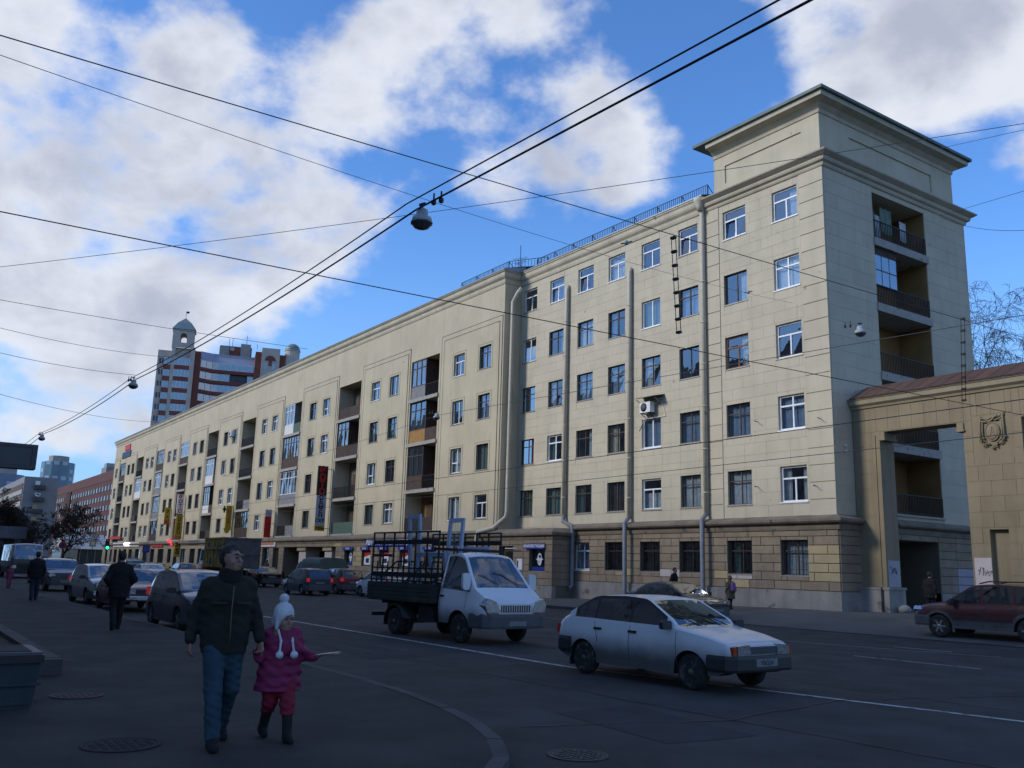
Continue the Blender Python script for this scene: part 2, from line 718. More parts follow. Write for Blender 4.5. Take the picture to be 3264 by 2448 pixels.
kerb_stones(KB, kn2, in2, -.2, PZ + .004, 1.0, 60)

# far pavement rises a little towards the tower
def farz(x, y):
    t = min(1, max(0, (x + 44) / 18))
    s = min(1, max(0, (y - 27.0) / 6.6))
    return -0.02 + .07 * s + 0.23 * t * s
mb = MB()
xs = [-420, -170, -60] + list(np.arange(-48, -23.9, 2.0)) + [-20, -14, -6, 30]
ys = [26.96, 28, 29.5, 31, 33, 35.2, 37, 60]
for i in range(len(xs) - 1):
    for j in range(len(ys) - 1):
        def zf(x, y):
            z = farz(x, y)
            if x > -27:
                z = z - .115 * max(0, min(1, (31 - y) / 4)) * min(1, (x + 27) / 3)
            return z
        P = [(xs[i], ys[j]), (xs[i + 1], ys[j]), (xs[i + 1], ys[j + 1]), (xs[i], ys[j + 1])]
        mb.face([(x, y, zf(x, y)) for x, y in P], True)
tag(mb.build('far_pavement', M_ASPH3, None), kind='structure')
KF = tag(bpy.data.objects.new('far_kerb', None), kind='structure')
COL.objects.link(KF)
kerb_stones(KF, [(-110, 26.8), (-27, 26.8)], [(-110, 26.96), (-27, 26.96)], -.2, -.015, 1.4, 60)

# painted lines
def stripe(name, pts, w, z=-.145):
    mb = MB()
    P = [Vector(p) for p in pts]
    for i in range(len(P) - 1):
        d = (P[i + 1] - P[i]).normalized()
        n = Vector((-d.y, d.x)) * w / 2
        mb.face([(*(P[i] - n), z), (*(P[i + 1] - n), z), (*(P[i + 1] + n), z), (*(P[i] + n), z)])
    return tag(mb.build(name, M_PAINT, None, recalc=False), kind='structure')
stripe('lane_line', [(-150, 10.95), (-14.0, 11.04), (-10.15, 11.88), (-7.0, 12.55), (-2, 13.5)], .13)
for x in (-13.6, -6.0):
    stripe('lane_dash', [(x, 19.25), (x + 3.0, 19.3)], .08)
for x in (-22.0, -15.0):
    stripe('lane_dash', [(x, 23.0), (x + 1.6, 23.05)], .08)
stripe('lane_line', [(-60, 21.2), (-17.4, 21.4), (-12, 22.8)], .05)

# repairs: darker asphalt patches and tar-filled seams
M_PATCH = mat('fresh_asphalt_patch', (0.033, 0.033, 0.034), 0.85, 0.35, 1.5, 0.8, 120, detail=10)
M_TAR = mat('tar_seam', (0.022, 0.022, 0.024), 0.6, 0.2, 3)
for k, q in enumerate(([(-17.5, 13.9), (-12.2, 13.7), (-12.0, 15.6), (-17.2, 15.8)], [(-9.6, 7.4), (-7.4, 7.2), (-7.3, 8.5), (-9.7, 8.8)], [(-30, 16.2), (-24.2, 16.0), (-24.0, 18.1), (-29.8, 18.3)],
                       [(-8.2, 15.6), (-4.0, 15.4), (-3.8, 17.2), (-8.4, 17.4)], [(-21, 8.4), (-16.6, 8.2), (-16.5, 9.4), (-21.1, 9.6)])):
    sheet('asphalt_patch', q, RZ + .004, M_PATCH)
def seam(pts, z, r=.018):
    rnd = random.Random(len(pts) * 7 + int(pts[0][0] * 10))
    P = []
    for a, b in zip(pts, pts[1:]):
        a, b = Vector(a), Vector(b)
        n = max(2, int((b - a).length / .35))
        for i in range(n):
            v = a.lerp(b, i / n)
            P.append((v.x + rnd.uniform(-.05, .05), v.y + rnd.uniform(-.05, .05)))
    mb = MB()
    for (x0, y0), (x1, y1) in zip(P, P[1:]):
        d = (Vector((x1, y1)) - Vector((x0, y0))).normalized()
        n_ = Vector((-d.y, d.x)) * r * rnd.uniform(.6, 1.3)
        mb.face([(x0 - n_.x, y0 - n_.y, z), (x1 - n_.x, y1 - n_.y, z), (x1 + n_.x, y1 + n_.y, z), (x0 + n_.x, y0 + n_.y, z)])
    tag(mb.build('tar_seam', M_TAR, None, recalc=False), kind='structure')
seam([(-60, 8.6), (-30, 8.7), (-15, 8.9), (-4, 9.3)], RZ + .008)
seam([(-60, 13.0), (-25, 13.1), (-6, 13.6), (-2, 14.0)], RZ + .008)
seam([(-16, 6.6), (-14.5, 9.5), (-15.2, 12.5), (-13.8, 16.5)], RZ + .008)
seam([(-9.0, 6.4), (-8.2, 9.0), (-8.8, 12.0), (-7.2, 18)], RZ + .008)

# the building that lines the near pavement behind the photographer: keeps this side of the street in shade
M_NEARB = mat('grey_render', (.30, .29, .27), .9, .15, .6, .2, 40, streak=.2)
NB = thing('street_building', 'grey rendered building lining the near pavement out of frame', 'building', (-80, -14, 0))
nh = []
for i in range(38):
    for k in range(6):
        nh.append((-196 + i * 4.9, -196 + i * 4.9 + 1.7, 1.4 + k * 3.5, 3.2 + k * 3.5))
mb = MB()
def nf(u, w, d):
    return (-u - 205, -6.5 - d, w)
wall_holes(mb, -197, -9.0, 0, 24.8, nh, nf, .25)
mb.box(-196, -8.0, -20, -6.85, 0, 24.79)
mb.build('wall', M_NEARB, NB)

# ------------------------------------------------------------------ shared materials
M_CREAM = mat('cream_stucco', (0.50, 0.445, 0.325), 0.9, 0.10, 0.7, 0.25, 60, streak=0.09, dirt=((0.27, 0.25, 0.21), 0.315, 1.1))
M_CREAMB = mat('cream_stucco_block', (0.51, 0.455, 0.34), 0.9, 0.09, 0.8, 0.25, 60, streak=0.08, dirt=((0.30, 0.275, 0.22), 0.315, 1.3), orand=0.02)
M_CREAM2 = mat('cream_plaster', (0.485, 0.425, 0.30), 0.9, 0.10, 0.5, 0.3, 50, streak=0.10, dirt=((0.28, 0.25, 0.20), 0.30, 0.9))
M_BROWN = mat('brown_rusticated', (0.26, 0.205, 0.145), 0.9, 0.18, 1.5, 0.3, 40, orand=0.07, streak=0.2, dirt=((0.12, 0.11, 0.10), 0.33, 1.8))
M_OCHREB = mat('ochre_repaint', (0.42, 0.335, 0.19), 0.9, 0.1, 1.5, 0.2, 40, orand=0.06)
M_PINKB = mat('pale_pink_repaint', (0.52, 0.45, 0.42), 0.9, 0.08, 1.5, 0.2, 40)
M_LILAC = mat('lilac_grey_repaint', (0.36, 0.34, 0.38), 0.9, 0.1, 1.5, 0.2, 40)
M_PLINTH = mat('grey_plinth', (0.27, 0.255, 0.235), 0.92, 0.2, 1.2, 0.4, 30, streak=0.25, dirt=((0.13, 0.125, 0.12), 0.40, 1.3))
M_OCHRE = mat('ochre_gate_stucco', (0.25, 0.20, 0.125), 0.9, 0.12, 0.8, 0.25, 50, streak=0.18, orand=0.04)
M_JOINT = mat('dark_mortar_grey', (0.17, 0.145, 0.11), 0.95, 0.1)  # dark joint tone of the wall behind the rusticated blocks
M_JOINTL = mat('dark_panel_line', (0.13, 0.11, 0.08), 0.95, 0.4, 3, streak=.3)  # dark tone of the thin strips that draw the panel outlines
M_SLAB = mat('concrete_slab', (0.36, 0.34, 0.30), 0.9, 0.2, 2, 0.4, 30, dirt=((0.16, 0.15, 0.13), 0.42, 2))
M_ROOF = mat('zinc_grey_roof', (0.25, 0.28, 0.29), 0.45, 0.15, 1, metal=0.5)
M_COPPER = mat('weathered_green_roof', (0.10, 0.135, 0.125), 0.6, 0.25, 1.2, metal=0.3)
M_CORN = mat('cornice_plaster', (0.47, 0.42, 0.315), 0.9, 0.15, 1.0, 0.3, 40, streak=0.12, dirt=((0.24, 0.22, 0.18), 0.32, 1.0))
M_WHITE = mat('white_pvc', (0.78, 0.79, 0.80), 0.4, 0.04)
M_BROWNF = mat('brown_old_frame', (0.075, 0.045, 0.03), 0.6, 0.2, 6)
M_REDF = mat('mahogany_frame', (0.17, 0.06, 0.03), 0.5, 0.15, 6)
M_DARKF = mat('dark_blue_frame', (0.03, 0.04, 0.05), 0.4, 0.1)
M_IRON = mat('black_iron', (0.018, 0.019, 0.022), 0.55, 0.2, 8, metal=0.4)
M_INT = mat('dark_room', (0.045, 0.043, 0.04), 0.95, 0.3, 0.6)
M_CURT = mat('net_curtain', (0.55, 0.58, 0.60), 0.9, 0.25, 4)
M_CURTB = mat('blue_curtain', (0.22, 0.30, 0.42), 0.9, 0.2, 4)
M_CURTP = mat('pink_curtain', (0.42, 0.07, 0.20), 0.9, 0.2, 4)
M_CURTY = mat('cream_curtain', (0.62, 0.55, 0.38), 0.9, 0.15, 4)
M_CURTG = mat('green_curtain', (0.16, 0.24, 0.19), 0.9, 0.2, 4)
M_SHUT = mat('brown_shutter', (0.05, 0.032, 0.025), 0.7, 0.2, 5)
M_SILL = mat('tin_sill', (0.30, 0.29, 0.27), 0.5, 0.2, 5, metal=0.4)
M_PIPE = mat('painted_downpipe', (0.50, 0.46, 0.37), 0.6, 0.12, 3, streak=0.2, dirt=((0.2, 0.19, 0.17), 0.36, 3))
M_PIPEZ = mat('zinc_downpipe', (0.21, 0.225, 0.24), 0.65, 0.2, 3, metal=0.15)
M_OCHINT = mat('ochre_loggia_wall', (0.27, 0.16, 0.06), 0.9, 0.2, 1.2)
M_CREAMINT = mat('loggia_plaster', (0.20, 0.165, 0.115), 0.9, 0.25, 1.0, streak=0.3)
M_PANBR = mat('brown_balcony_board', (0.06, 0.038, 0.028), 0.8, 0.3, 4, orand=0.2)
M_PANOC = mat('ochre_balcony_board', (0.33, 0.18, 0.05), 0.8, 0.25, 4)
M_PANGR = mat('grey_balcony_board', (0.20, 0.20, 0.21), 0.7, 0.25, 3)
M_PANWH = mat('white_balcony_board', (0.66, 0.65, 0.62), 0.6, 0.08, 3)
M_PANGN = mat('green_balcony_board', (0.07, 0.12, 0.09), 0.7, 0.2, 3)
G_WIN = glass('window_pane', (0.62, 0.68, 0.72), 0.10)
G_BAL = glass('balcony_pane', (0.70, 0.78, 0.80), 0.16)

# ------------------------------------------------------------------ the apartment building
BLD = thing('apartment_building', 'long cream apartment block with a square corner tower and brown ground floor', 'building', (-96, 34, 0))
YW, YB, YG = 34.0, 32.65, 32.3
XT = -24.5          # outer corner of the tower
XI = -48.75         # inner corner between wing and long block
ROWZ = [(18.57, 20.09), (15.08, 16.64), (11.72, 13.36), (8.29, 9.90), (4.97, 6.60)]
COLX = [(-48.42, -46.93), (-45.51, -44.02), (-42.60, -41.10), (-39.70, -38.22), (-36.81, -35.32), (-33.88, -32.45), (-30.66, -29.16), (-27.48, -26.0)]

_wm = {}


def window(parent, fn, u0, u1, w0, w1, style, curtain=None, inset=0.10, tilt=False, sill=True, open_sash=False):
    """window part: the frame mesh, with its panes, sill and curtain as sub-parts"""
    Wd, Hd = u1 - u0, w1 - w0
    fm = {'w': M_WHITE, 'd': M_BROWNF, 'r': M_REDF, 'b': M_DARKF}[style[0]]
    kind = style[1:]
    bw = 0.075 if style[0] in 'wr' else 0.05
    key = (style, round(Wd, 2), round(Hd, 2))
    # sashes: list of (x0,x1,z0,z1) in 0..W, 0..H
    mid = Wd * 0.52
    tr = Hd * 0.66
    if kind == '3':
        cells = [(0, Wd, tr, Hd), (0, mid, 0, tr), (mid, Wd, 0, tr)]
    elif kind == '2':
        cells = [(0, mid, 0, Hd), (mid, Wd, 0, Hd)]
    elif kind == '4':
        tr = Hd * 0.70
        cells = [(0, mid, tr, Hd), (mid, Wd, tr, Hd), (0, mid, 0, tr), (mid, Wd, 0, tr)]
    elif kind == '5':
        cells = [(0, mid, Hd * .42, Hd), (0, mid, 0, Hd * .42), (mid, Wd, 0, Hd)]
    else:
        cells = [(0, Wd, 0, Hd)]
    if key not in _wm:
        mb = MB()
        t = 0.06
        mb.box(0, Wd, -t, 0, 0, bw)
        mb.box(0, Wd, -t, 0, Hd - bw, Hd)
        mb.box(0, bw, -t, 0, bw, Hd - bw)
        mb.box(Wd - bw, Wd, -t, 0, bw, Hd - bw)
        vb, hb_ = {}, {}
        for (a, b, c, d) in cells:
            if b < Wd - 1e-6:
                lo_, hi_ = vb.get(round(b, 4), (9, 0))
                vb[round(b, 4)] = (min(lo_, c), max(hi_, d))
            if d < Hd - 1e-6:
                lo_, hi_ = hb_.get(round(d, 4), (9, 0))
                hb_[round(d, 4)] = (min(lo_, a), max(hi_, b))
        for x, (c, d) in vb.items():
            mb.box(x - bw / 2, x + bw / 2, -t + .003, -.003, c + (bw if c == 0 else 0), d - (bw if d > Hd - .01 else 0))
        for z, (a, b) in hb_.items():
            mb.box(a + (bw if a == 0 else 0), b - (bw if b > Wd - .01 else 0), -t - .003, -.001, z - bw / 2, z + bw / 2)
        _wm[key] = mb
    # frame object in wall coordinates: build through fn so any wall direction works
    mb2 = MB()
    src = _wm[key]
    mb2.v = [fn(u0 + v[0], w0 + v[2], inset + 0.06 + v[1]) for v in src.v]
    mb2.f, mb2.sm, mb2.mi = src.f, src.sm, src.mi
    w = link('window', mb2.mesh('window', fm, False), parent)
    for k, (a, b, c, d) in enumerate(cells):
        p = MB()
        j = random.uniform(-.006, .006)
        j2 = random.uniform(-.006, .006)
        tl = 0.09 if (tilt and k == 1) else 0
        p.face([fn(u0 + a + .02, w0 + c + .02, inset + .035 + j), fn(u0 + b - .02, w0 + c + .02, inset + .035 - j),
                fn(u0 + b - .02, w0 + d - .02, inset + .035 + j2 + tl), fn(u0 + a + .02, w0 + d - .02, inset + .035 - j2 + tl)])
        link('pane', p.mesh('pane', G_WIN), w)
        if tilt and k == 1:
            q = MB()
            z0_, z1_ = w0 + c + .03, w0 + d - .05
            for (ua, ub) in ((u0 + a + .03, u0 + a + .09), (u0 + b - .09, u0 + b - .03)):
                q.face([fn(ua, z0_, inset), fn(ub, z0_, inset), fn(ub, z1_, inset + .16), fn(ua, z1_, inset + .16)])
            q.face([fn(u0 + a + .03, z1_ - .06, inset + .155), fn(u0 + b - .03, z1_ - .06, inset + .155), fn(u0 + b - .03, z1_, inset + .163), fn(u0 + a + .03, z1_, inset + .163)])
            link('tilted_sash', q.mesh('tilted_sash', fm), w)
    if curtain:
        cm = {'n': M_CURT, 'b': M_CURTB, 'p': M_CURTP, 'y': M_CURTY, 'g': M_CURTG, 's': M_SHUT}[curtain[0]]
        cov = curtain[1:]
        spans = {'': [(0, 1)], 'l': [(0, .45)], 'r': [(.55, 1)], 'e': [(0, .28), (.72, 1)], 'h': [(0, 1)]}[cov]
        q = MB()
        for (s0, s1) in spans:
            n = 10
            ph = random.random() * 6
            top = w1 - (0.0 if cov != 'h' else Hd * .45)
            for i in range(n):
                a = s0 + (s1 - s0) * i / n
                b = s0 + (s1 - s0) * (i + 1) / n
                da = inset + .22 + .03 * math.sin(i * 2.3 + ph)
                db = inset + .22 + .03 * math.sin((i + 1) * 2.3 + ph)
                q.face([fn(u0 + a * Wd, w0, da), fn(u0 + b * Wd, w0, db), fn(u0 + b * Wd, top, db), fn(u0 + a * Wd, top, da)])
        link('curtain', q.mesh('curtain', cm), w)
    if sill:
        q = MB()
        for A in [[fn(u0 - .05, w0 - .015, -.05), fn(u1 + .05, w0 - .015, -.05), fn(u1 + .05, w0 + .025, inset), fn(u0 - .05, w0 + .025, inset)],
                  [fn(u0 - .05, w0 - .06, -.052), fn(u1 + .05, w0 - .06, -.052), fn(u1 + .05, w0 - .015, -.05), fn(u0 - .05, w0 - .015, -.05)],
                  [fn(u0 - .05, w0 - .06, inset), fn(u1 + .05, w0 - .06, inset), fn(u1 + .05, w0 - .06, -.052), fn(u0 - .05, w0 - .06, -.052)],
                  [fn(u1 + .05, w0 - .06, -.052), fn(u1 + .05, w0 - .06, inset), fn(u1 + .05, w0 + .025, inset), fn(u1 + .05, w0 - .015, -.05)]]:
            q.face(A)
        link('sill', q.mesh('sill', M_SILL if style[0] != 'w' or random.random() < .4 else M_WHITE), w)
    return w


BLOCK_RECTS = []   # (area, piece arguments)


def lay_blocks(parent, rects, fn_box, mats, name='wall_block', keep=300):
    """coursed blocks: the largest as single pieces, any beyond the limit joined into one part"""
    rects = sorted(rects, key=lambda r: -(r[0][1] - r[0][0]) * (r[0][3] - r[0][2]))
    rest = {}
    for i, (r, m) in enumerate(rects):
        a, b, c, d, e, f = fn_box(*r)
        if i < keep:
            ubox(name, a, b, c, d, e, f, m, parent)
        else:
            rest.setdefault(m.name, (m, MB()))[1].box(a, b, c, d, e, f)
    for m, mb in rest.values():
        tag(mb.build(name + '_field', m, parent, recalc=False), kind='stuff')


# --- wing and tower: street wall
fw = front(YW + 0.013)
holes_w = [(x0, x1, z0, z1) for (x0, x1) in COLX for (z0, z1) in ROWZ]
mb = wall_holes(MB(), XI, XT - .013, 3.9, 20.62, holes_w, fw, 0.30)
mb.build('wing_wall', M_CREAM, BLD)
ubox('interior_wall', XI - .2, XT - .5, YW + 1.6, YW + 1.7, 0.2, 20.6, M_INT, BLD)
WS = ['w3 w3 w3 w3 w3 w3 w3 w3', 'w2 d4 d4 d4 w2 d4 d2 w4', 'd4 d4 d4 d4 d4 b2 r3 w3', 'd4 w4 d4 d4 w2 d4 d4 w4', 'd4 d4 d4 s1 w3 d4 d4 w3']
CU = ['- b - n - - - nr', '- br n be g b nr n', 'ge ne b b nl - nr -', 'pr ge nr yl b b b b', 'g g ge s nh n n ne']
for r in range(5):
    for c in range(8):
        st = WS[r].split()[c]
        cu = CU[r].split()[c]
        cu = None if cu == '-' else cu
        (x0, x1), (z0, z1) = COLX[c], ROWZ[r]
        if st == 's1':
            w = window(BLD, fw, x0, x1, z0, z1, 'd2', 's')
        else:
            window(BLD, fw, x0, x1, z0, z1, st, cu, tilt=(r == 0 and c in (0, 1, 2, 5, 6)))
# scored blocks of the wing, with plain courses where the tower's quoins sit
quoin_l, quoin_r = (-31.85, -30.92), (-25.88, XT)
rects = []
zc = [4.25, 7.30, 10.65, 14.02, 17.4, 20.6]
for i in range(5):
    rects += courses(XI + .03, quoin_l[0], zc[i], zc[i + 1], 0.56, 1.35, 0.009, holes_w)
    rects += courses(quoin_l[1], quoin_r[0], zc[i], zc[i + 1], 0.56, 1.35, 0.009, holes_w)
rects = [(r, M_CREAMB) for r in rects]
for i in range(5):
    for (a, b) in (quoin_l, quoin_r):
        rects += [(r, M_CREAMB) for r in courses(a, b, zc[i], zc[i + 1], 0.84, 5.0, 0.04, holes_w)]
lay_blocks(BLD, rects, lambda a, b, c, d: (a, b, YW - (.025 if (b > quoin_r[0] + .1 or quoin_l[0] - .01 <= a and b <= quoin_l[1] + .01) else 0.0), YW + .012, c, d), None, 'scored_block', 230)

# --- tower side wall (facing +X) with the stack of loggias
fs = side(XT - 0.013)
TY1 = 46.1
LOG_Z = [(17.85, 20.2), (14.55, 17.45), (11.2, 14.1), (7.85, 10.85), (4.6, 7.5)]
LY0, LY1 = 37.8, 42.25
hs = [(LY0, LY1, 4.6, 20.2, 1.75)]
mb = wall_holes(MB(), YW + .013, TY1, 3.9, 20.62, hs, fs)
mb.build('tower_side_wall', M_CREAM, BLD)
rects = courses(YW + .05, LY0 - .02, 4.25, 20.6, 0.68, 1.9, 0.010, []) + courses(LY1 + .02, TY1 - .02, 4.25, 20.6, 0.68, 1.9, 0.010, [])
lay_blocks(BLD, [(r, M_CREAMB) for r in rects], lambda a, b, c, d: (XT - .012, XT, a, b, c, d), None, 'scored_block', 70)
mb = MB()
mb.box(XT - 1.85, XT - 1.78, LY0 - .1, LY1 + .1, 4.5, 20.3)
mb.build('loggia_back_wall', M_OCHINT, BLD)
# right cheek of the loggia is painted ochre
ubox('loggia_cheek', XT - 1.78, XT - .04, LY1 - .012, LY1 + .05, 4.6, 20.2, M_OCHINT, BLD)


def railing(name, parent, fn, u0, u1, z0, z1, d, m=M_IRON, step=0.13, board=None):
    mb = MB()
    def bar(a, b, w0, w1, t):
        P = [fn(a, w0, d - t), fn(b, w0, d - t), fn(b, w1, d - t), fn(a, w1, d - t)]
        Q = [fn(a, w0, d + t), fn(b, w0, d + t), fn(b, w1, d + t), fn(a, w1, d + t)]
        mb.face(P)
        mb.face(Q[::-1])
        for i in range(4):
            j = (i + 1) % 4
            mb.face([P[i], Q[i], Q[j], P[j]])
    bar(u0, u1, z1 - .045, z1, .025)
    bar(u0, u1, z0, z0 + .03, .012)
    n = max(2, int((u1 - u0) / step))
    for i in range(n + 1):
        u = u0 + (u1 - u0) * i / n
        bar(u - .012, u + .012, z0, z1, .012)
    return mb.build(name, m, parent)


def panel_piece(name, parent, fn, u0, u1, z0, z1, d0, d1, m):
    mb = MB()
    P = [fn(u0, z0, d0), fn(u1, z0, d0), fn(u1, z1, d0), fn(u0, z1, d0)]
    Q = [fn(u0, z0, d1), fn(u1, z0, d1), fn(u1, z1, d1), fn(u0, z1, d1)]
    mb.face(P)
    mb.face(Q[::-1])
    for i in range(4):
        j = (i + 1) % 4
        mb.face([P[i], Q[i], Q[j], P[j]])
    return mb.build(name, m, parent)


for k, (z0, z1) in enumerate(LOG_Z):
    lg = panel_piece('balcony', BLD, fs, LY0 - .06, LY1 + .06, z0 - .40 if k < 4 else z0 - .1, z0, -.10, 1.75, M_SLAB)
    railing('railing', lg, fs, LY0, LY1, z0 + .08, z0 + .95, .0)
    fbk = side(XT - 1.78)
    wv = window(BLD, fbk, LY0 + 1.1, LY0 + 2.2, z0 + .05, z0 + 2.15, 'w4' if k in (2, 3) else 'd4', None, inset=-.09, sill=False)
    wv.parent = BLD
    if k == 1:      # this loggia is half glazed
        fr = MB()
        for i in range(4):
            yy = LY0 + i * .62
            fr.box(XT - .16, XT - .10, yy, yy + .05, z0 + .9, z1 - .35)
        for zz in (z0 + .9, z0 + 1.72, z1 - .4):
            fr.box(XT - .165, XT - .095, LY0, LY0 + 1.9, zz, zz + .05)
        fr.build('glazing_frame', M_PANBR, lg)
        panel_piece('pane', lg, fs, LY0, LY0 + 1.88, z0 + .9, z1 - .37, .09, .1, G_BAL)
        panel_piece('panel', lg, fs, LY0, LY0 + 1.9, z1 - .35, z1, .08, .13, M_PANBR)
    if k == 0:      # laundry and rugs airing on the top loggia
        for (y0, w_, zt, zb, m) in ((LY0 + .25, .55, 19.6, 18.2, M_CURTG), (LY0 + .9, .35, 19.4, 18.05, M_CURT), (LY0 + 1.35, .9, 19.9, 18.6, M_CURTG), (LY0 + 3.0, .5, 19.55, 18.5, M_CURT)):
            q = MB()
            n = 7
            for i in range(n):
                a, b = y0 + w_ * i / n, y0 + w_ * (i + 1) / n
                xa, xb = XT - .5 + .05 * math.sin(i * 1.9), XT - .5 + .05 * math.sin((i + 1) * 1.9)
                q.face([(xa, a + .05, zb + .06 * math.sin(i)), (xb, b + .05, zb + .06 * math.sin(i + 1)), (xb, b, zt), (xa, a, zt)])
            q.build('laundry', m, lg, recalc=False)

# --- tower: middle cornice, attic with sunken panels, top cornice and roof
CP = [(-40, YW), (XT, YW), (XT, TY1 + .02)]
mb = MB()
pr = [(0, 20.45), (.06, 20.5), (.10, 20.62), (.10, 20.72), (.22, 20.82), (.26, 20.95), (.26, 21.05), (.34, 21.12), (.50, 21.27), (.52, 21.36), (.46, 21.40), (-.1, 21.52)]
sweep(mb, [(-31.85, YW), (XT, YW), (XT, TY1), (-31.85, TY1)], [(a, 20.45 + (b - 20.45) * .70) for a, b in pr])
mb.build('middle_cornice', M_CORN, BLD)
mb = MB()
pr2 = [(0, 20.45), (.06, 20.5), (.09, 20.62), (.09, 20.78), (.20, 20.9), (.24, 21.0), (.24, 21.2), (.30, 21.26), (.30, 21.36), (0.0, 21.42)]
sweep(mb, [(XI - .02, YW), (-31.88, YW)], pr2)
mb.build('wing_cornice', M_CORN, BLD)
AX0, AX1, AY0, AY1 = -31.50, XT - .33, YW + .33, TY1 - .33
fa, fsa = front(AY0), side(AX1)
mb = MB()
pn = (AX0 + .75, AX1 - 1.05, 21.85, 22.85, .08)
wall_holes(mb, AX0, AX1, 21.0, 24.1, [pn], fa)
mb.face([fa(pn[0], pn[2], .07), fa(pn[1], pn[2], .07), fa(pn[1], pn[3], .07), fa(pn[0], pn[3], .07)])
ps = (AY0 + 2.3, AY1 - 2.0, 21.85, 22.85, .08)
wall_holes(mb, AY0, AY1, 21.0, 24.1, [ps], fsa)
mb.face([fsa(ps[0], ps[2], .07), fsa(ps[1], ps[2], .07), fsa(ps[1], ps[3], .07), fsa(ps[0], ps[3], .07)])
mb.face([(AX0, AY1, 21.0), (AX0, AY0, 21.0), (AX0, AY0, 24.1), (AX0, AY1, 24.1)])
mb.face([(AX1, AY1, 21.0), (AX0, AY1, 21.0), (AX0, AY1, 24.1), (AX1, AY1, 24.1)])
mb.build('tower_attic', M_CREAM, BLD)
mb = MB()
sweep(mb, [(AX0, AY0 + .3), (AX0, AY0), (AX1, AY0), (AX1, AY1), (AX0, AY1)][1:], [(0, 23.42), (.05, 23.44), (.07, 23.52), (.07, 23.62), (.14, 23.68), (.28, 23.82), (.64, 23.92), (.66, 24.16), (0, 24.16)])
mb.build('top_cornice', M_CORN, BLD)
mb = MB()
o_ = .80
mb.box(AX0 - o_, AX1 + o_, AY0 - o_, AY1 + o_, 24.16, 24.31)
mb.face([(AX0 - o_, AY0 - o_, 24.312), (AX1 + o_, AY0 - o_, 24.312), (AX1 - 2.5, (AY0 + AY1) / 2, 25.0), (AX0 + 2.5, (AY0 + AY1) / 2, 25.0)])
mb.face([(AX1 + o_, AY0 - o_, 24.312), (AX1 + o_, AY1 + o_, 24.312), (AX1 - 2.5, (AY0 + AY1) / 2, 25.0)])
mb.face([(AX0 - o_, AY1 + o_, 24.312), (AX0 - o_, AY0 - o_, 24.312), (AX0 + 2.5, (AY0 + AY1) / 2, 25.0)])
mb.build('tower_roof', M_COPPER, BLD, recalc=False)

# --- long block: street wall, panels between the loggias, parapet
LOG = [(-61.50, -57.20), (-75.0, -70.5), (-88.3, -83.85), (-101.4, -97.0), (-114.4, -110.2), (-126.85, -122.8), (-139.6, -135.5), (-152.1, -147.9), (-164.2, -160.2)]
PWIN = [[(-55.0, -53.55), (-51.6, -50.15)], [(-68.3, -66.8), (-65.0, -63.45)], [(-81.55, -80.05), (-78.4, -76.9)], [(-94.7, -93.25), (-91.6, -90.15)],
        [(-107.75, -106.25), (-104.5, -103.0)], [(-120.5, -118.95), (-117.5, -115.95)], [(-133.1, -131.55), (-130.15, -128.6)],
        [(-145.75, -144.2), (-142.75, -141.15)], [(-158.2, -156.6), (-155.2, -153.55)], [(-167.3, -165.7)]]
BROW = [(15.0, 16.57), (11.52, 13.19), (8.06, 9.78), (4.84, 6.40)]
LZ = [(14.18, 17.2), (10.77, 13.92), (7.23, 10.49), (4.17, 7.0)]
XE = -169.0
fb = front(YB)
hb = [(a, b, c, d) for pw in PWIN for (a, b) in pw for (c, d) in BROW]
hl = [(a, b, 4.17, 17.2, 1.45) for (a, b) in LOG]
mb = wall_holes(MB(), XE, XI, 3.7, 20.6, hb + hl, fb, 0.30)
mb.face([(XI, YB, 3.7), (XI, YW + .03, 3.7), (XI, YW + .03, 20.6), (XI, YB, 20.6)])
mb.face([(XE, YB, 0), (XE, YB, 20.6), (XE, YB + 14, 20.6), (XE, YB + 14, 0)])
mb.build('block_wall', M_CREAM2, BLD)
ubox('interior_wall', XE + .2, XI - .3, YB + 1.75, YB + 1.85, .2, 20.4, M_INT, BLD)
PAN = [(-56.9, XI - .12)] + [(LOG[i + 1][1] + .28, LOG[i][0] - .18) for i in range(8)] + [(XE + .1, LOG[8][0] - .18)]
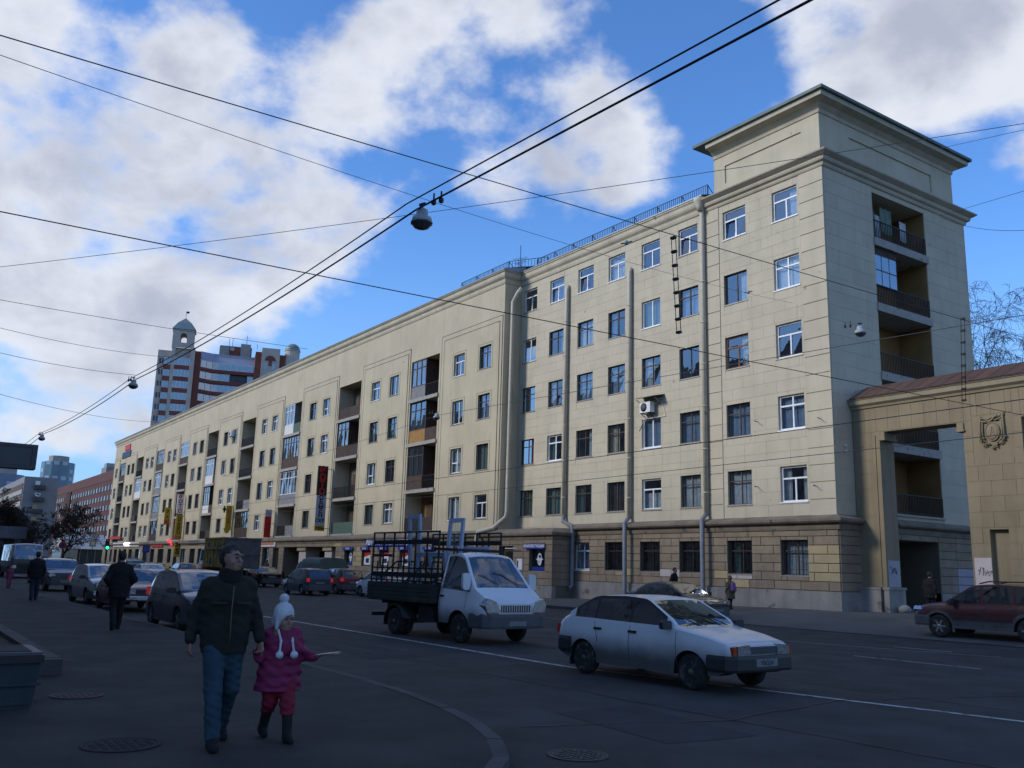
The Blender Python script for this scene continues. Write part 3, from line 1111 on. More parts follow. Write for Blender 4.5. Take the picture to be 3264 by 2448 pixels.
for i, (a, b) in enumerate(PAN):
    ho = [h for h in hb if a < h[0] < b]
    for (da, db, zt, d0) in ((0, 0, 18.34, .035), (.42, .30, 17.97, .062)):
        mb = MB()
        ff = front(YB - d0)
        wall_holes(mb, a + da, b - db, 4.05, zt, ho, ff, d0 - .002)
        th = .034
        for P in ([ff(a + da, 4.05, 0), ff(a + da, zt, 0), ff(a + da, zt, th), ff(a + da, 4.05, th)], [ff(b - db, 4.05, th), ff(b - db, zt, th), ff(b - db, zt, 0), ff(b - db, 4.05, 0)],
                  [ff(a + da, zt, 0), ff(b - db, zt, 0), ff(b - db, zt, th), ff(a + da, zt, th)]):
            mb.face(P)
        pnl = mb.build('wall_panel', M_CREAM2, BLD)
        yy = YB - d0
        gq = MB()  # dark strips set slightly proud along the panel outline
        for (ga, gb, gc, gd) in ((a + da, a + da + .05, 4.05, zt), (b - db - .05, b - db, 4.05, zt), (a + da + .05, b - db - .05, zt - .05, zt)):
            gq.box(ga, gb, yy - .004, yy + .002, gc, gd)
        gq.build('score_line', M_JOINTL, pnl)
    random.seed(100 + i)
    for (x0, x1, z0, z1) in ho:
        st = random.choice(['d4', 'd4', 'd4', 'w3', 'w5', 'w2', 'd2', 'w4'])
        if i == 0:
            st = {0: 'w3', 1: 'w2', 2: 'w5', 3: 'w2'}[BROW.index((z0, z1))] if x0 < -53 else {0: 'd4', 1: 'd4', 2: 'd2', 3: 'w3'}[BROW.index((z0, z1))]
        w = window(BLD, front(YB - .06), x0, x1, z0, z1, st, random.choice([None, None, 'n', 'b', 'ne', 'nr', 'g', None]), inset=.14)
        q = MB()
        fo = front(YB - .085)
        for (a_, b_, c_, d_) in ((x0 - .2, x0 - .15, z0 - .15, z1 + .2), (x1 + .15, x1 + .2, z0 - .15, z1 + .2), (x0 - .15, x1 + .15, z1 + .15, z1 + .2)):
            q.box(a_, b_, YB - .085, YB - .06, c_, d_)
        link('architrave', q.mesh('architrave', M_CREAM2), w)
random.seed(21)
mb = MB()
sweep(mb, [(XE, YB + 14), (XE, YB), (XI, YB), (XI, YW + .3)], [(0, 20.45), (.05, 20.5), (.09, 20.62), (.09, 20.78), (.22, 20.9), (.27, 21.0), (.27, 21.2), (.36, 21.27), (.36, 21.36), (0, 21.42)])
mb.build('block_cornice', M_CORN, BLD)
mb = MB()
mb.face([(XE - .4, YB - .40, 21.40), (XI + .40, YB - .40, 21.40), (XI + .40, YB + 7, 23.4), (XE - .4, YB + 7, 23.4)])
mb.face([(XE - .4, YB - .40, 21.33), (XI + .40, YB - .40, 21.33), (XI + .40, YB - .40, 21.40), (XE - .4, YB - .40, 21.40)])
mb.face([(XI + .40, YB - .4, 21.33), (XI + .40, YW, 21.33), (XI + .40, YW, 21.8), (XI + .40, YB - .4, 21.40)])
mb.face([(XI + .3, YW - .34, 21.42), (-31.8, YW - .34, 21.42), (-31.8, YW + 6, 23.2), (XI + .3, YW + 6, 23.2)])
mb.face([(XI + .3, YW - .34, 21.35), (-31.8, YW - .34, 21.35), (-31.8, YW - .34, 21.42), (XI + .3, YW - .34, 21.42)])
mb.face([(XE - .4, YB + 14, 21.4), (XE - .4, YB + 7, 23.4), (-31.8, YB + 7, 23.4), (-31.8, YB + 14, 21.4)])
mb.build('roof', M_ROOF, BLD, recalc=False)


def roof_fence(p, q, n):
    mb = MB()
    p, q = Vector(p), Vector(q)
    for k in range(n + 1):
        a = p.lerp(q, k / n)
        mb.bar(a, a + Vector((0, 0, .62)), .022 if k % 12 else .05)
        if k % 12 == 0:
            mb.bar(a + Vector((0, 0, .6)), a + Vector((0, .45, .18)), .03)
    mb.bar(p + Vector((0, 0, .62)), q + Vector((0, 0, .62)), .03)
    mb.bar(p + Vector((0, 0, .08)), q + Vector((0, 0, .08)), .03)
    mb.build('roof_fence', M_IRON, BLD)


roof_fence((XI + 1.4, YW + .25, 21.55), (-31.9, YW + .25, 21.55), 96)
roof_fence((-55.2, YB + .45, 21.6), (XI - .3, YB + .45, 21.6), 36)
roof_fence((XI - .3, YB + .45, 21.6), (XI + 1.2, YB + 2.6, 22.0), 12)

# loggias of the long block: slab, back wall, parapet boards, glazing
LSPEC = {  # (bay, floor): (glazed share from the left, frame, lower board left, board right or None for a railing, window on the right)
    (0, 0): (.52, 'd', M_PANGR, None, 0), (0, 1): (.58, 'd', M_PANOC, M_PANBR, 1), (0, 2): (.55, 'd', M_PANBR, None, 0), (0, 3): (0, 'd', None, M_PANBR, 1),
    (1, 0): (0, 'd', M_PANBR, M_PANBR, 0), (1, 1): (.52, 'd', M_PANBR, M_PANBR, 0), (1, 2): (0, 'd', None, None, 0), (1, 3): (0, 'd', M_PANGN, M_PANGN, 1),
    (2, 0): (.55, 'w', M_PANWH, M_PANGN, 0), (2, 1): (.95, 'd', M_PANBR, M_PANBR, 0), (2, 2): (1.0, 'w', M_PANGR, M_PANGR, 0), (2, 3): (0, 'd', None, M_PANGR, 0),
    (3, 0): (0, 'd', None, None, 0), (3, 1): (0, 'd', None, None, 0), (3, 2): (0, 'd', None, M_PANGR, 1), (3, 3): (1.0, 'd', M_PANBR, M_PANBR, 0),
    (4, 0): (0, 'd', None, None, 0), (4, 1): (.75, 'w', M_PANWH, M_PANBR, 0), (4, 2): (.6, 'd', M_PANWH, M_PANBR, 0), (4, 3): (0, 'd', None, M_PANBR, 0),
    (5, 0): (1.0, 'w', M_PANBR, M_PANBR, 0), (5, 1): (0, 'd', None, None, 1), (5, 2): (0, 'd', None, None, 0), (5, 3): (0, 'd', M_PANBR, M_PANBR, 0),
    (6, 0): (.9, 'd', M_PANBR, M_PANBR, 0), (6, 1): (.8, 'w', M_PANGR, M_PANGR, 0), (6, 2): (.9, 'd', M_PANGR, M_PANGR, 0), (6, 3): (1.0, 'd', M_PANBR, M_PANBR, 0),
    (7, 0): (0, 'd', None, None, 0), (7, 1): (1.0, 'w', M_PANWH, M_PANWH, 0), (7, 2): (0, 'd', M_PANBR, None, 0), (7, 3): (0, 'd', M_PANBR, None, 0),
    (8, 0): (.9, 'd', M_PANBR, M_PANBR, 0), (8, 1): (0, 'd', None, None, 0), (8, 2): (0, 'd', None, None, 0), (8, 3): (0, 'd', None, None, 0)}
for i, (x0, x1) in enumerate(LOG):
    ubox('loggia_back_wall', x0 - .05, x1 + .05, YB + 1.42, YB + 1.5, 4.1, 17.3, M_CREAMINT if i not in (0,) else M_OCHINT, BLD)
    for k, (z0, z1) in enumerate(LZ):
        share, frm, bl, br, rw = LSPEC[(i, k)]
        zt = z1 if k == 0 else z1 - .0
        lg = ubox('balcony', x0 - .06, x1 + .06, YB - .12, YB + 1.43, z0 - .26 if k < 3 else z0 - .15, z0, M_SLAB, BLD)
        # scale-free parent for the pieces of this loggia: keep them as world-placed children
        xg = x0 + (x1 - x0) * share
        pz = z0 + .98
        fo = front(YB + .06)
        for (a, b, m) in ((x0, xg if share else (x0 + x1) / 2, bl), (xg if share else (x0 + x1) / 2, x1, br)):
            if b - a < .1:
                continue
            if m is None:
                railing('railing', lg, fo, a + .02, b - .02, z0 + .06, pz, .0, step=.15)
            else:
                panel_piece('parapet', lg, fo, a + .01, b - .01, z0 + .02, pz, 0, .05, m)
        if share:
            fmm = M_WHITE if frm == 'w' else M_BROWNF
            q = MB()
            n = max(2, round((xg - x0) / .72))
            for j in range(n + 1):
                u = x0 + .03 + (xg - x0 - .06) * j / n
                q.box(u - .035, u + .035, YB + .05, YB + .12, pz, zt - .03)
            for zz in (pz, pz + (zt - pz) * .68, zt - .09):
                q.box(x0 + .03, xg - .03, YB + .045, YB + .125, zz, zz + .06)
            q.build('glazing_frame', fmm, lg)
            for j in range(n):
                ua = x0 + .03 + (xg - x0 - .06) * j / n
                ub = x0 + .03 + (xg - x0 - .06) * (j + 1) / n
                p = MB()
                jt = random.uniform(-.008, .008)
                p.face([(ua + .03, YB + .085 + jt, pz + .03), (ub - .03, YB + .085 - jt, pz + .03), (ub - .03, YB + .085 + jt, zt - .06), (ua + .03, YB + .085 - jt, zt - .06)])
                link('pane', p.mesh('pane', G_BAL), lg)
            if share < .95:
                panel_piece('cheek', lg, side(xg), YB + .06, YB + 1.4, z0 + .02, zt - .02, 0, .05, M_PANBR if frm == 'd' else M_PANGR)
            if random.random() < .7:
                panel_piece('clutter', lg, front(YB + .5), x0 + .3, xg - .3, pz - .3, pz + random.uniform(.2, 1.0), 0, .3, random.choice([M_CURT, M_CURTG, M_PANOC, M_CURTB]))
        fk = front(YB + 1.42)
        wv = window(BLD, fk, x1 - 1.55, x1 - .35, z0 + .1 if not rw else z0 + .75, z0 + 2.25, 'w4' if rw else 'd4', 'n' if random.random() < .4 else None, inset=-.08, sill=False)
        wv2 = panel_piece('loggia_door', BLD, fk, x0 + .9, x0 + 1.75, z0 + .02, z0 + 2.2, -.06, 0, M_BROWNF)

# --- ground floor of wing and tower: brown rusticated courses on a grey plinth
GX0, GX1 = -42.5, XT + .10
fgw = front(YW - .09)
gz0, gz1 = 1.07, 3.80
hg = [(COLX[c][0], COLX[c][1], 1.70, 3.24) for c in range(2, 8)]
mb = wall_holes(MB(), GX0 - .2, GX1, 0.0, 3.95, hg, fgw, 0.32)
fgs = side(GX1)
wall_holes(mb, YW - .09, TY1, 0.0, 3.95, [(37.6, 41.4, 0.3, 3.4, 2.5)], fgs)
mb.build('ground_floor_wall', M_JOINT, BLD)
random.seed(5)
rects = []
zs = [1.07 + .39 * i for i in range(8)]
for i in range(7):
    z0, z1 = zs[i], zs[i + 1]
    rr = courses(GX0, GX1, z0, z1, .39, 1.46, .035, hg)
    if i % 2:
        rr = [(a, b, c, d) for (a, b, c, d) in courses(GX0 - .73, GX1, z0, z1, .39, 1.46, .035, hg) if b > GX0]
    for (a, b, c, d) in rr:
        a = max(a, GX0)
        m = M_BROWN
        if a > -26.05 and 1 <= i <= 5 and a < GX1 - .1 and i != 0:
            m = M_OCHREB if i in (1, 2, 3, 4) else M_BROWN
        if i == 1 and -38.9 < a < -37.5 or (i == 1 and -32.4 < a < -31.2) or (i == 0 and -31.4 < a < -29.6):
            m = M_OCHREB
        if i == 1 and (-35.7 < a < -34.2 or -30.9 < a < -29.7):
            m = M_PINKB
        rects.append(((a, b, c, d), m))
lay_blocks(BLD, rects, lambda a, b, c, d: (a, b, YW - .13, YW - .085, c, d), None, 'rusticated_block', 120)
rects = []
for i in range(7):
    for (a, b, c, d) in courses(YW - .09, TY1, zs[i], zs[i + 1], .39, 1.5, .035, [(37.6, 41.4, 0.3, 3.4)]):
        rects.append(((a, b, c, d), M_LILAC if (a > 42 and i < 3) else M_BROWN))
lay_blocks(BLD, rects, lambda a, b, c, d: (GX1 - .005, GX1 + .04, a, b, c, d), None, 'rusticated_block', 60)
mb = MB()
mb.box(GX0 - .2, GX1 + .08, YW - .22, YW + .2, -.1, 1.05)
mb.box(GX1 - .3, GX1 + .081, YW + .2, 37.6, -.1, 1.05)
mb.box(GX1 - .3, GX1 + .081, 41.4, TY1, -.1, 1.05)
mb.build('plinth', M_PLINTH, BLD)
mb = MB()
LP = [(0, 3.66), (.09, 3.68), (.12, 3.80), (.12, 3.92), (.30, 3.98), (.36, 4.05), (.36, 4.16), (-.1, 4.34)]
sweep(mb, [(GX0 - .1, YW - .09), (GX1, YW - .09), (GX1, TY1)], LP)
mb.build('ground_floor_ledge', mat('brown_ledge', (0.20, 0.165, 0.125), .9, .25, 1.2, .3, 30, streak=.3, dirt=((.09, .085, .08), .4, 2)), BLD)
for c in range(2, 8):
    w = window(BLD, front(YW - .09), COLX[c][0], COLX[c][1], 1.70, 3.24, 'w4' if c == 2 else 'd4', 'n' if c in (2, 7) else ('ge' if c in (6,) else None), inset=.2)
    if c > 2:
        q = MB()
        x0, x1 = COLX[c]
        for j in range(9):
            u = x0 + (x1 - x0) * j / 8
            q.bar((u, YW - .03, 1.7), (u, YW - .03, 3.24), .016)
        for zz in (1.95, 2.5, 3.0):
            q.bar((x0, YW - .03, zz), (x1, YW - .03, zz), .016)
        q.build('window_grille', M_IRON, w)

# --- ground floor of the long block, standing forward of the wall above
fgb = front(YG)
GB = [(-44.75, -43.2, 1.55, 2.80), (-48.0, -46.45, .15, 3.0), (-53.1, -51.6, 1.55, 2.77), (-57.5, -55.9, 1.55, 2.77), (-61.25, -59.7, 1.55, 2.77), (-64.6, -63.0, 1.55, 2.77), (-67.7, -66.1, 1.55, 2.77), (-71.0, -69.3, 1.55, 2.77),
      (-84.8, -72.8, .12, 3.08, 3.2), (-87.6, -86.1, .15, 3.0), (-90.6, -88.7, 1.2, 3.0)]
x = -94.5
random.seed(9)
while x > -165:
    wdt = random.choice([1.7, 2.2, 3.0])
    GB.append((x - wdt, x, random.choice([.15, .9, 1.2]), 3.0))
    x -= wdt + random.uniform(1.2, 2.2)
mb = wall_holes(MB(), XE, GX0, 0.0, 3.7, GB, fgb, .35)
mb.face([(GX0, YG, 0), (GX0, YW - .09, 0), (GX0, YW - .09, 3.7), (GX0, YG, 3.7)])
mb.build('ground_floor_wall', M_JOINT, BLD)
rects = []
for i in range(7):
    for (a, b, c, d) in courses(-95, GX0 + .03, zs[i] - .33, zs[i + 1] - .33, .39, 1.46, .035, GB):
        m = M_BROWN
        if -74 < b < -66 and random.random() < .3:
            m = M_OCHREB
        rects.append(((a, b, c, d), m))
    for (a, b, c, d) in courses(YG, YW - .13, zs[i] - .33, zs[i + 1] - .33, .39, 1.5, .035, []):
        ubox('rusticated_block', GX0 - .01, GX0 + .035, a, b, c, d, M_BROWN, BLD)
lay_blocks(BLD, rects, lambda a, b, c, d: (a, b, YG - .04, YG + .005, c, d), None, 'rusticated_block', 110)
M_SHOPW = mat('tan_shopfront_render', (.36, .29, .19), .9, .15, 1.0, .2, 40, streak=.2)
for (a, b, c, d) in cut_rects([(XE, -95.05, .12, 3.45)], GB):
    ubox('shopfront_panel', a + .01, b - .01, YG - .045, YG - .003, c, d, M_SHOPW, BLD)
mb = MB()
mb.box(-72.8, GX0 + .09, YG - .10, YG + .2, -.1, .73)
mb.box(-86.1, -84.8, YG - .10, YG + .2, -.1, .73)
mb.box(XE, -90.6, YG - .101, YG + .2, -.1, .5)
mb.build('plinth', M_PLINTH, BLD)
mb = MB()
sweep(mb, [(XE, YG), (GX0, YG), (GX0, YW - .1)], [(0, 3.36), (.07, 3.38), (.10, 3.48), (.10, 3.56), (.26, 3.62), (.30, 3.70), (.30, 3.80), (-.4, 4.08)])
mb.build('ground_floor_ledge', MATS['brown_ledge'], BLD)
# arcade: square columns and a dark passage
for (a, b) in ((-81.7, -79.9), (-75.8, -74.1)):
    c = ubox('arcade_column', a + .1, b - .1, YG + .25, YG + 1.6, .1, 2.75, M_PINKB, BLD)
    ubox('capital', a - .1, b + .1, YG + .1, YG + 1.75, 2.75, 3.06, M_SHOPW, BLD)
ubox('passage_wall', -84.9, -72.7, YG + 3.15, YG + 3.3, 0, 3.2, M_SHOPW, BLD)
for g in GB:
    if len(g) > 4:
        continue
    x0, x1, z0, z1 = g
    if z0 < .5:
        d = panel_piece('shop_door', BLD, fgb, x0 + .06, x1 - .06, z0, z1 - .05, .28, .33, M_BROWNF if x0 > -95 else M_DARKF)
        panel_piece('pane', d, fgb, x0 + .3, x1 - .3, z0 + .9, z1 - .3, .268, .279, G_BAL)
    else:
        window(BLD, fgb, x0, x1, z0, z1, 'd2' if x0 > -95 else random.choice(['b2', 'w2', 'b1']), random.choice([None, 'n', 'g', 'y']), inset=.2)

# --- downpipes
def downpipe(pts, r, split):
    hi = [p for p in pts if p[2] >= split]
    lo = [p for p in pts if p[2] <= split]
    a = MB().tube(hi, r, 10).build('downpipe', M_PIPE, BLD)
    b = MB().tube(lo, r * .95, 10).build('lower_section', M_PIPEZ, a)
    q = MB()
    for z in np.arange(split + 1, hi[0][2] - 1, 2.2):
        q.tube([(hi[1][0], hi[1][1], z), (hi[1][0], hi[1][1], z + .06)], r * 1.14, 10)
    q.build('bracket', M_PIPE, a)


for x, zt in ((-31.95, 20.9), (-37.65, 18.9), (-43.5, 19.3)):
    xx = x
    yy = YW - .17
    if x < -43:
        pts = [(xx, yy + .1, zt), (xx, yy, zt - .3), (xx, yy, 4.9), (xx, yy, 4.75), (xx + .25, YG + 1.2, 4.2), (xx + 1.25, YW - .55, 3.7), (xx + 1.3, YW - .5, 3.4), (xx + 1.3, YW - .5, .8), (xx + 1.4, YW - .75, .62)]
        pts = [(xx, yy + .1, zt), (xx, yy, zt - .3), (xx, yy, 4.9), (xx + .1, yy - .1, 4.5), (xx + 1.2, YW - .45, 4.2), (xx + 1.25, YW - .45, 3.9), (xx + 1.25, YW - .45, .8), (xx + 1.35, YW - .7, .62)]
    else:
        pts = [(xx, yy + .1, zt), (xx, yy, zt - .25), (xx, yy, 4.6), (xx + .02, yy - .34, 4.25), (xx + .02, yy - .34, .5), (xx + .1, yy - .5, .38)]
    downpipe(pts, .125, 4.6 if x > -40 else 4.9)
# funnel on the tower's pipe
MB().lathe([(.16, 20.55), (.17, 20.75), (.33, 21.05), (.33, 21.2)], 12, Matrix.Translation((-31.95, YW - .32, 0))).build('rain_hopper', M_PIPE, BLD)
a = MB().tube([(XI + .85, YB + .75, 20.1), (XI + .7, YB + .55, 19.75), (XI + .32, YB + .45, 19.2), (XI + .28, YB + .45, 5.2), (XI + .2, YB + .40, 4.85), (XI - .2, YB - .25, 4.15), (XI - 1.2, YG - .42, 3.9), (XI - 1.3, YG - .42, 3.6), (XI - 1.3, YG - .42, .6)], .14, 10).build('downpipe', M_PIPE, BLD)

# ------------------------------------------------------------------ ochre gateway joined to the tower
GT = thing('gateway', 'ochre stucco gateway with tiled coping, tall rectangular passage and relief emblem', 'gateway', (-17, 35.8, 0))
GYY = 35.3
gx0, gx1, ox0, ox1 = -24.46, -8.0, -23.1, -19.42
GTOP, OTOP, TH = 9.05, 7.9, .92
fg = front(GYY + .012)
niche = (-18.65, -17.93, .35, 3.62, .22)
pan = (-17.12, -13.2, 1.2, 7.85, .12)
mb = MB()
wall_holes(mb, gx0, gx1, 0.0, GTOP, [(ox0, ox1, -.01, OTOP, TH), niche, pan], fg)
for h in (niche, pan):
    mb.face([fg(h[0], h[2], h[4]), fg(h[1], h[2], h[4]), fg(h[1], h[3], h[4]), fg(h[0], h[3], h[4])])
wall_holes(mb, gx0, gx1, 0.0, GTOP, [(ox0, ox1, -.01, OTOP, 0)], front(GYY + TH + .02))
mb.face([(gx0, GYY + .02, GTOP), (gx1, GYY + .02, GTOP), (gx1, GYY + TH + .02, GTOP), (gx0, GYY + TH + .02, GTOP)])
mb.build('gate_wall', M_OCHRE, GT)
hol = [(ox0 - .42, ox1 + .001, 0, OTOP + .02), niche[:4], pan[:4]]
rects = courses(gx0 + .05, ox0 - .42, 1.3, 7.9, .62, 2.0, .013, []) + courses(ox1 + .02, gx1, 1.3, 7.9, .62, .95, .013, [niche, pan, (-19.05, -17.45, 6.4, 8.3)])
rects += courses(gx0 + .05, gx1, 7.93, 8.98, 1.05, .56, .012, [(-19.05, -17.45, 6.4, 8.1)])
lay_blocks(GT, [(r, M_OCHRE) for r in rects], lambda a, b, c, d: (a, b, GYY, GYY + .011, c, d), None, 'scored_block', 110)
# stepped frame round the opening
mb = MB()
for (o, d) in ((.40, .035), (.20, .06)):
    mb.box(ox0 - o, ox0 - o + .15, GYY - d, GYY + .018, 1.3, OTOP - .12 - (.4 - o) * .2)
mb.box(ox0 - .05, ox0 + .0, GYY - .075, GYY + .017, 1.3, OTOP - .3)
mb.build('opening_frame', M_OCHRE, GT)
mb = MB()
for (xa, xb) in ((ox0 - .05, ox0 + .22), (ox1 - .22, ox1 + .05)):
    mb.box(xa, xb, GYY - .06, GYY + TH - .1, OTOP - .30, OTOP - .02)
    mb.box(xa - .03, xb + .03, GYY - .09, GYY + TH - .08, OTOP - .38, OTOP - .30)
mb.build('impost', M_OCHRE, GT)
mb = MB()
mb.box(gx0 + .01, ox0 - .28, GYY - .14, GYY + .3, -.1, 1.2)
mb.box(ox0 - .10, ox0 + .13, GYY - .18, GYY + TH + .1, -.1, 1.2)
mb.box(ox0 - .14, ox0 + .17, GYY - .21, GYY + TH + .13, 1.2, 1.31)
mb.box(gx0 + .005, ox0 - .26, GYY - .17, GYY + .3, 1.2, 1.29)
mb.box(ox1 + .0, gx1, GYY - .1, GYY + .3, -.1, .5)
mb.build('base', M_PLINTH, GT)
ubox('repainted_patch', ox0 - .002, ox0 + .004, GYY + .06, GYY + TH - .03, 1.33, 2.42, M_LILAC, GT)
ubox('repainted_patch', ox1 + .08, niche[0] - .02, GYY - .006, GYY + .01, 1.35, 2.55, M_PINKB, GT)
MB().blob((ox0 + .45, GYY + TH * .4, .42), .26, 8, (1, 1, .75)).build('guard_stone', M_PLINTH, GT)
# scribbles
M_SPRAY = mat('dark_spray_paint', (.05, .05, .06), .8, .1)
def scribble(parent, fn, u, w, s, seed):
    rnd = random.Random(seed)
    for k in range(2):
        pts = []
        for i in range(7):
            pts.append(fn(u + s * (i / 6 + rnd.uniform(-.1, .1)), w + s * .4 * rnd.uniform(-1, 1), -.006))
        MB().tube(pts, .011, 5).build('graffiti', M_SPRAY, parent)
scribble(GT, front(GYY - .006), ox1 + .22, 2.05, .5, 3)
scribble(GT, side(ox0 + .004), GYY + .2, 2.0, .45, 4)
# cornice and tiled coping
mb = MB()
sweep(mb, [(gx0, GYY + TH), (gx0, GYY), (gx1, GYY)][1:], [(0, 9.0), (.05, 9.02), (.08, 9.10), (.20, 9.2), (.22, 9.38), (.26, 9.40), (.26, 9.46), (0, 9.5)])
mb.build('cornice', mat('pale_ochre_cornice', (.30, .255, .17), .9, .12, .8, .2, 40, streak=.2), GT)
mb = MB()
for (y0, z0, y1, z1) in ((GYY - .30, 9.44, GYY + TH * .5, 10.02), (GYY + TH * .5, 10.02, GYY + TH + .3, 9.44)):
    mb.face([(gx0 - .02, y0, z0), (gx1, y0, z0), (gx1, y1, z1), (gx0 - .02, y1, z1)])
mb.face([(gx0 - .02, GYY - .30, 9.44), (gx0 - .02, GYY + TH * .5, 10.02), (gx0 - .02, GYY + TH + .3, 9.44)])
mb.build('coping', M_SLAB, GT)
M_TILE = mat('brown_metal_tile', (.095, .055, .042), .65, .2, 2, orand=.15)
nt_ = 27
tl = MB()
dx = .62
t = Vector((0, TH * .5 + .30, .58))
tn = Vector((0, -.58, TH * .5 + .30)).normalized()
for (sx0, sx1) in ((0, dx - .03),):
    A = [Vector((sx0, 0, 0)), Vector((sx1, 0, 0)), Vector((sx1 + .42, 0, 0)) + t, Vector((sx0 + .42, 0, 0)) + t]
    B = [p + tn * .03 for p in A]
    tl.face(B)
    for i in range(4):
        j = (i + 1) % 4
        tl.face([A[i], A[j], B[j], B[i]])
tme = tl.mesh('roof_tile', M_TILE)
for i in range(nt_):
    o = link('roof_tile', tme, None)
    o.parent = GT
    o.matrix_parent_inverse = WINV(GT)
    o.location = (gx0 + .1 + i * dx, GYY - .305, 9.455)
# relief emblem: drapery, oval medallion with the letter A, banners and a wreath of leaves
EM = MB()
ex, ez = -18.24, 7.42
def ep(u, w, d=0.0):
    return (ex + u, GYY - d, ez + w)
for (u0, w0, u1, w1, sag) in ((-.52, .62, .05, .55, .10), (-.50, .50, .10, .50, .14), (-.40, .40, .25, .62, .08), (.0, .55, .52, .70, .06), (.1, .42, .50, .62, .05)):
    pts = []
    for i in range(9):
        tt = i / 8
        pts.append(ep(u0 + (u1 - u0) * tt, w0 + (w1 - w0) * tt - sag * 4 * tt * (1 - tt), .03 + .03 * math.sin(tt * 9)))
    EM.tube(pts, [.018 + .02 * math.sin(math.pi * i / 8) for i in range(9)], 6)
EM.tube([ep(.27 * math.cos(a), -.02 + .36 * math.sin(a), .03) for a in np.linspace(0, 2 * math.pi, 25)], .025, 6)
EM.lathe([(.25, 0), (.24, .03), (.15, .05), (.001, .055)], 24, Matrix.Translation(ep(0, -.02, 0)) @ Matrix.Rotation(R(90), 4, 'X') @ Matrix.Diagonal((1, 1.35, 1, 1)))
EM.bar(ep(-.09, -.2, .055), ep(0, .16, .055), .03)
EM.bar(ep(.09, -.2, .055), ep(0, .16, .055), .03)
EM.bar(ep(-.05, -.06, .055), ep(.05, -.06, .055), .03)
for sgn in (-1, 1):
    EM.tube([ep(sgn * .44, .62, .05), ep(sgn * .46, .1, .07), ep(sgn * .47, -.42, .05)], .035, 6)
    EM.tube([ep(sgn * .36, .45, .03), ep(sgn * .38, .0, .05), ep(sgn * .36, -.4, .04)], .028, 6)
rnd = random.Random(2)
for i in range(46):
    a = math.pi * (1.02 + .96 * rnd.random())
    rr = rnd.uniform(.36, .56)
    u, w = rr * math.cos(a) * .85, -.18 + rr * math.sin(a) * .95
    d = Vector((math.cos(a + rnd.uniform(.5, 2.2)), 0, math.sin(a + rnd.uniform(.5, 2.2)))) * rnd.uniform(.07, .13)
    p = Vector(ep(u, w, .04))
    EM.tube([p, p + d * .5 + Vector((0, -.05, 0)), p + d], [.012, .036, .006], 5)
EM.build('emblem', M_OCHRE, GT)

# ------------------------------------------------------------------ buildings beyond
M_HRBR = mat('red_brick_highrise', (.22, .07, .05), .85, .12, .6)
M_HRBE = mat('beige_brick_highrise', (.52, .45, .37), .85, .12, .6)
M_HRGREY = mat('grey_sheet_roof', (.34, .36, .43), .5, .1, .5, metal=.2)
M_HRGREEN = mat('green_grey_dome', (.20, .26, .26), .5, .15, .6, metal=.2)
G_FAR = glass('far_window_pane', (.35, .42, .46), .22)
M_FARIN = mat('far_room', (.10, .115, .13), .9, .3, .4)

HR = thing('high_rise', 'distant red and beige high-rise with bell turret and grey dome', 'building', (-221.06, 68.19, 2.2), math.atan2(.96, .28))


def hbox(name, x0, x1, y0, y1, z0, z1, m, parent=None):
    return ubox(name, x0, x1, y0, y1, z0, z1, m, parent or HR, False) if parent is None else _sub(name, x0, x1, y0, y1, z0, z1, m, parent)


def _sub(name, x0, x1, y0, y1, z0, z1, m, parent):
    return MB().box(x0, x1, y0, y1, z0, z1).build(name, m, parent, False)


# left section with the bell turret
hbox('wall', -18.4, -15.2, 1.0, 16, 0, 49.6, M_HRBE)
w = MB()
w.box(-15.2, -14.4, -.6, 12, 0, 50.4)
w.box(-10.9, -9.9, -.6, 12, 0, 50.6)
w.box(-14.4, -10.9, .5, 12, 0, 50.4)
w.build('bay_wall', M_HRBE, HR, False)
hbox('wall', -9.9, -8.5, 1.5, 12, 0, 50.2, M_HRBR)
FL = [47.0 - 2.85 * i for i in range(7)]
for k, z in enumerate(FL):
    hbox('balcony_band', -14.4, -10.9, -.5, .5, z - 2.15, z - 1.05, M_HRBR)
    g = MB().box(-14.35, -10.95, -.35, -.30, z - 1.05, z + .75).build('window', M_FARIN, HR, False)
    for j in range(4):
        x = -14.35 + 3.4 * j / 4
        MB().box(x + .04, x + .81, -.42, -.40, z - 1.0, z + .7).build('pane', G_FAR, g, False)
    fr = MB()
    for j in range(5):
        x = -14.35 + 3.4 * j / 4
        fr.box(x - .05, x + .05, -.46, -.36, z - 1.05, z + .75)
    fr.box(-14.4, -10.9, -.47, -.35, z + .70, z + .80)
    fr.box(-14.4, -10.9, -.47, -.35, z - 1.08, z - .98)
    fr.build('frame', M_WHITE, g, False)
    hbox('side_band', -16.9, -15.3, .2, 1.0, z - 2.15, z - 1.05, M_HRBR)
    hbox('side_window', -16.9, -15.3, .5, .99, z - 1.05, z + .75, G_FAR)
    for x in (-18.0, -17.3):
        hbox('window', x, x + .45, .96, 1.02, z - .7, z + .6, M_FARIN)
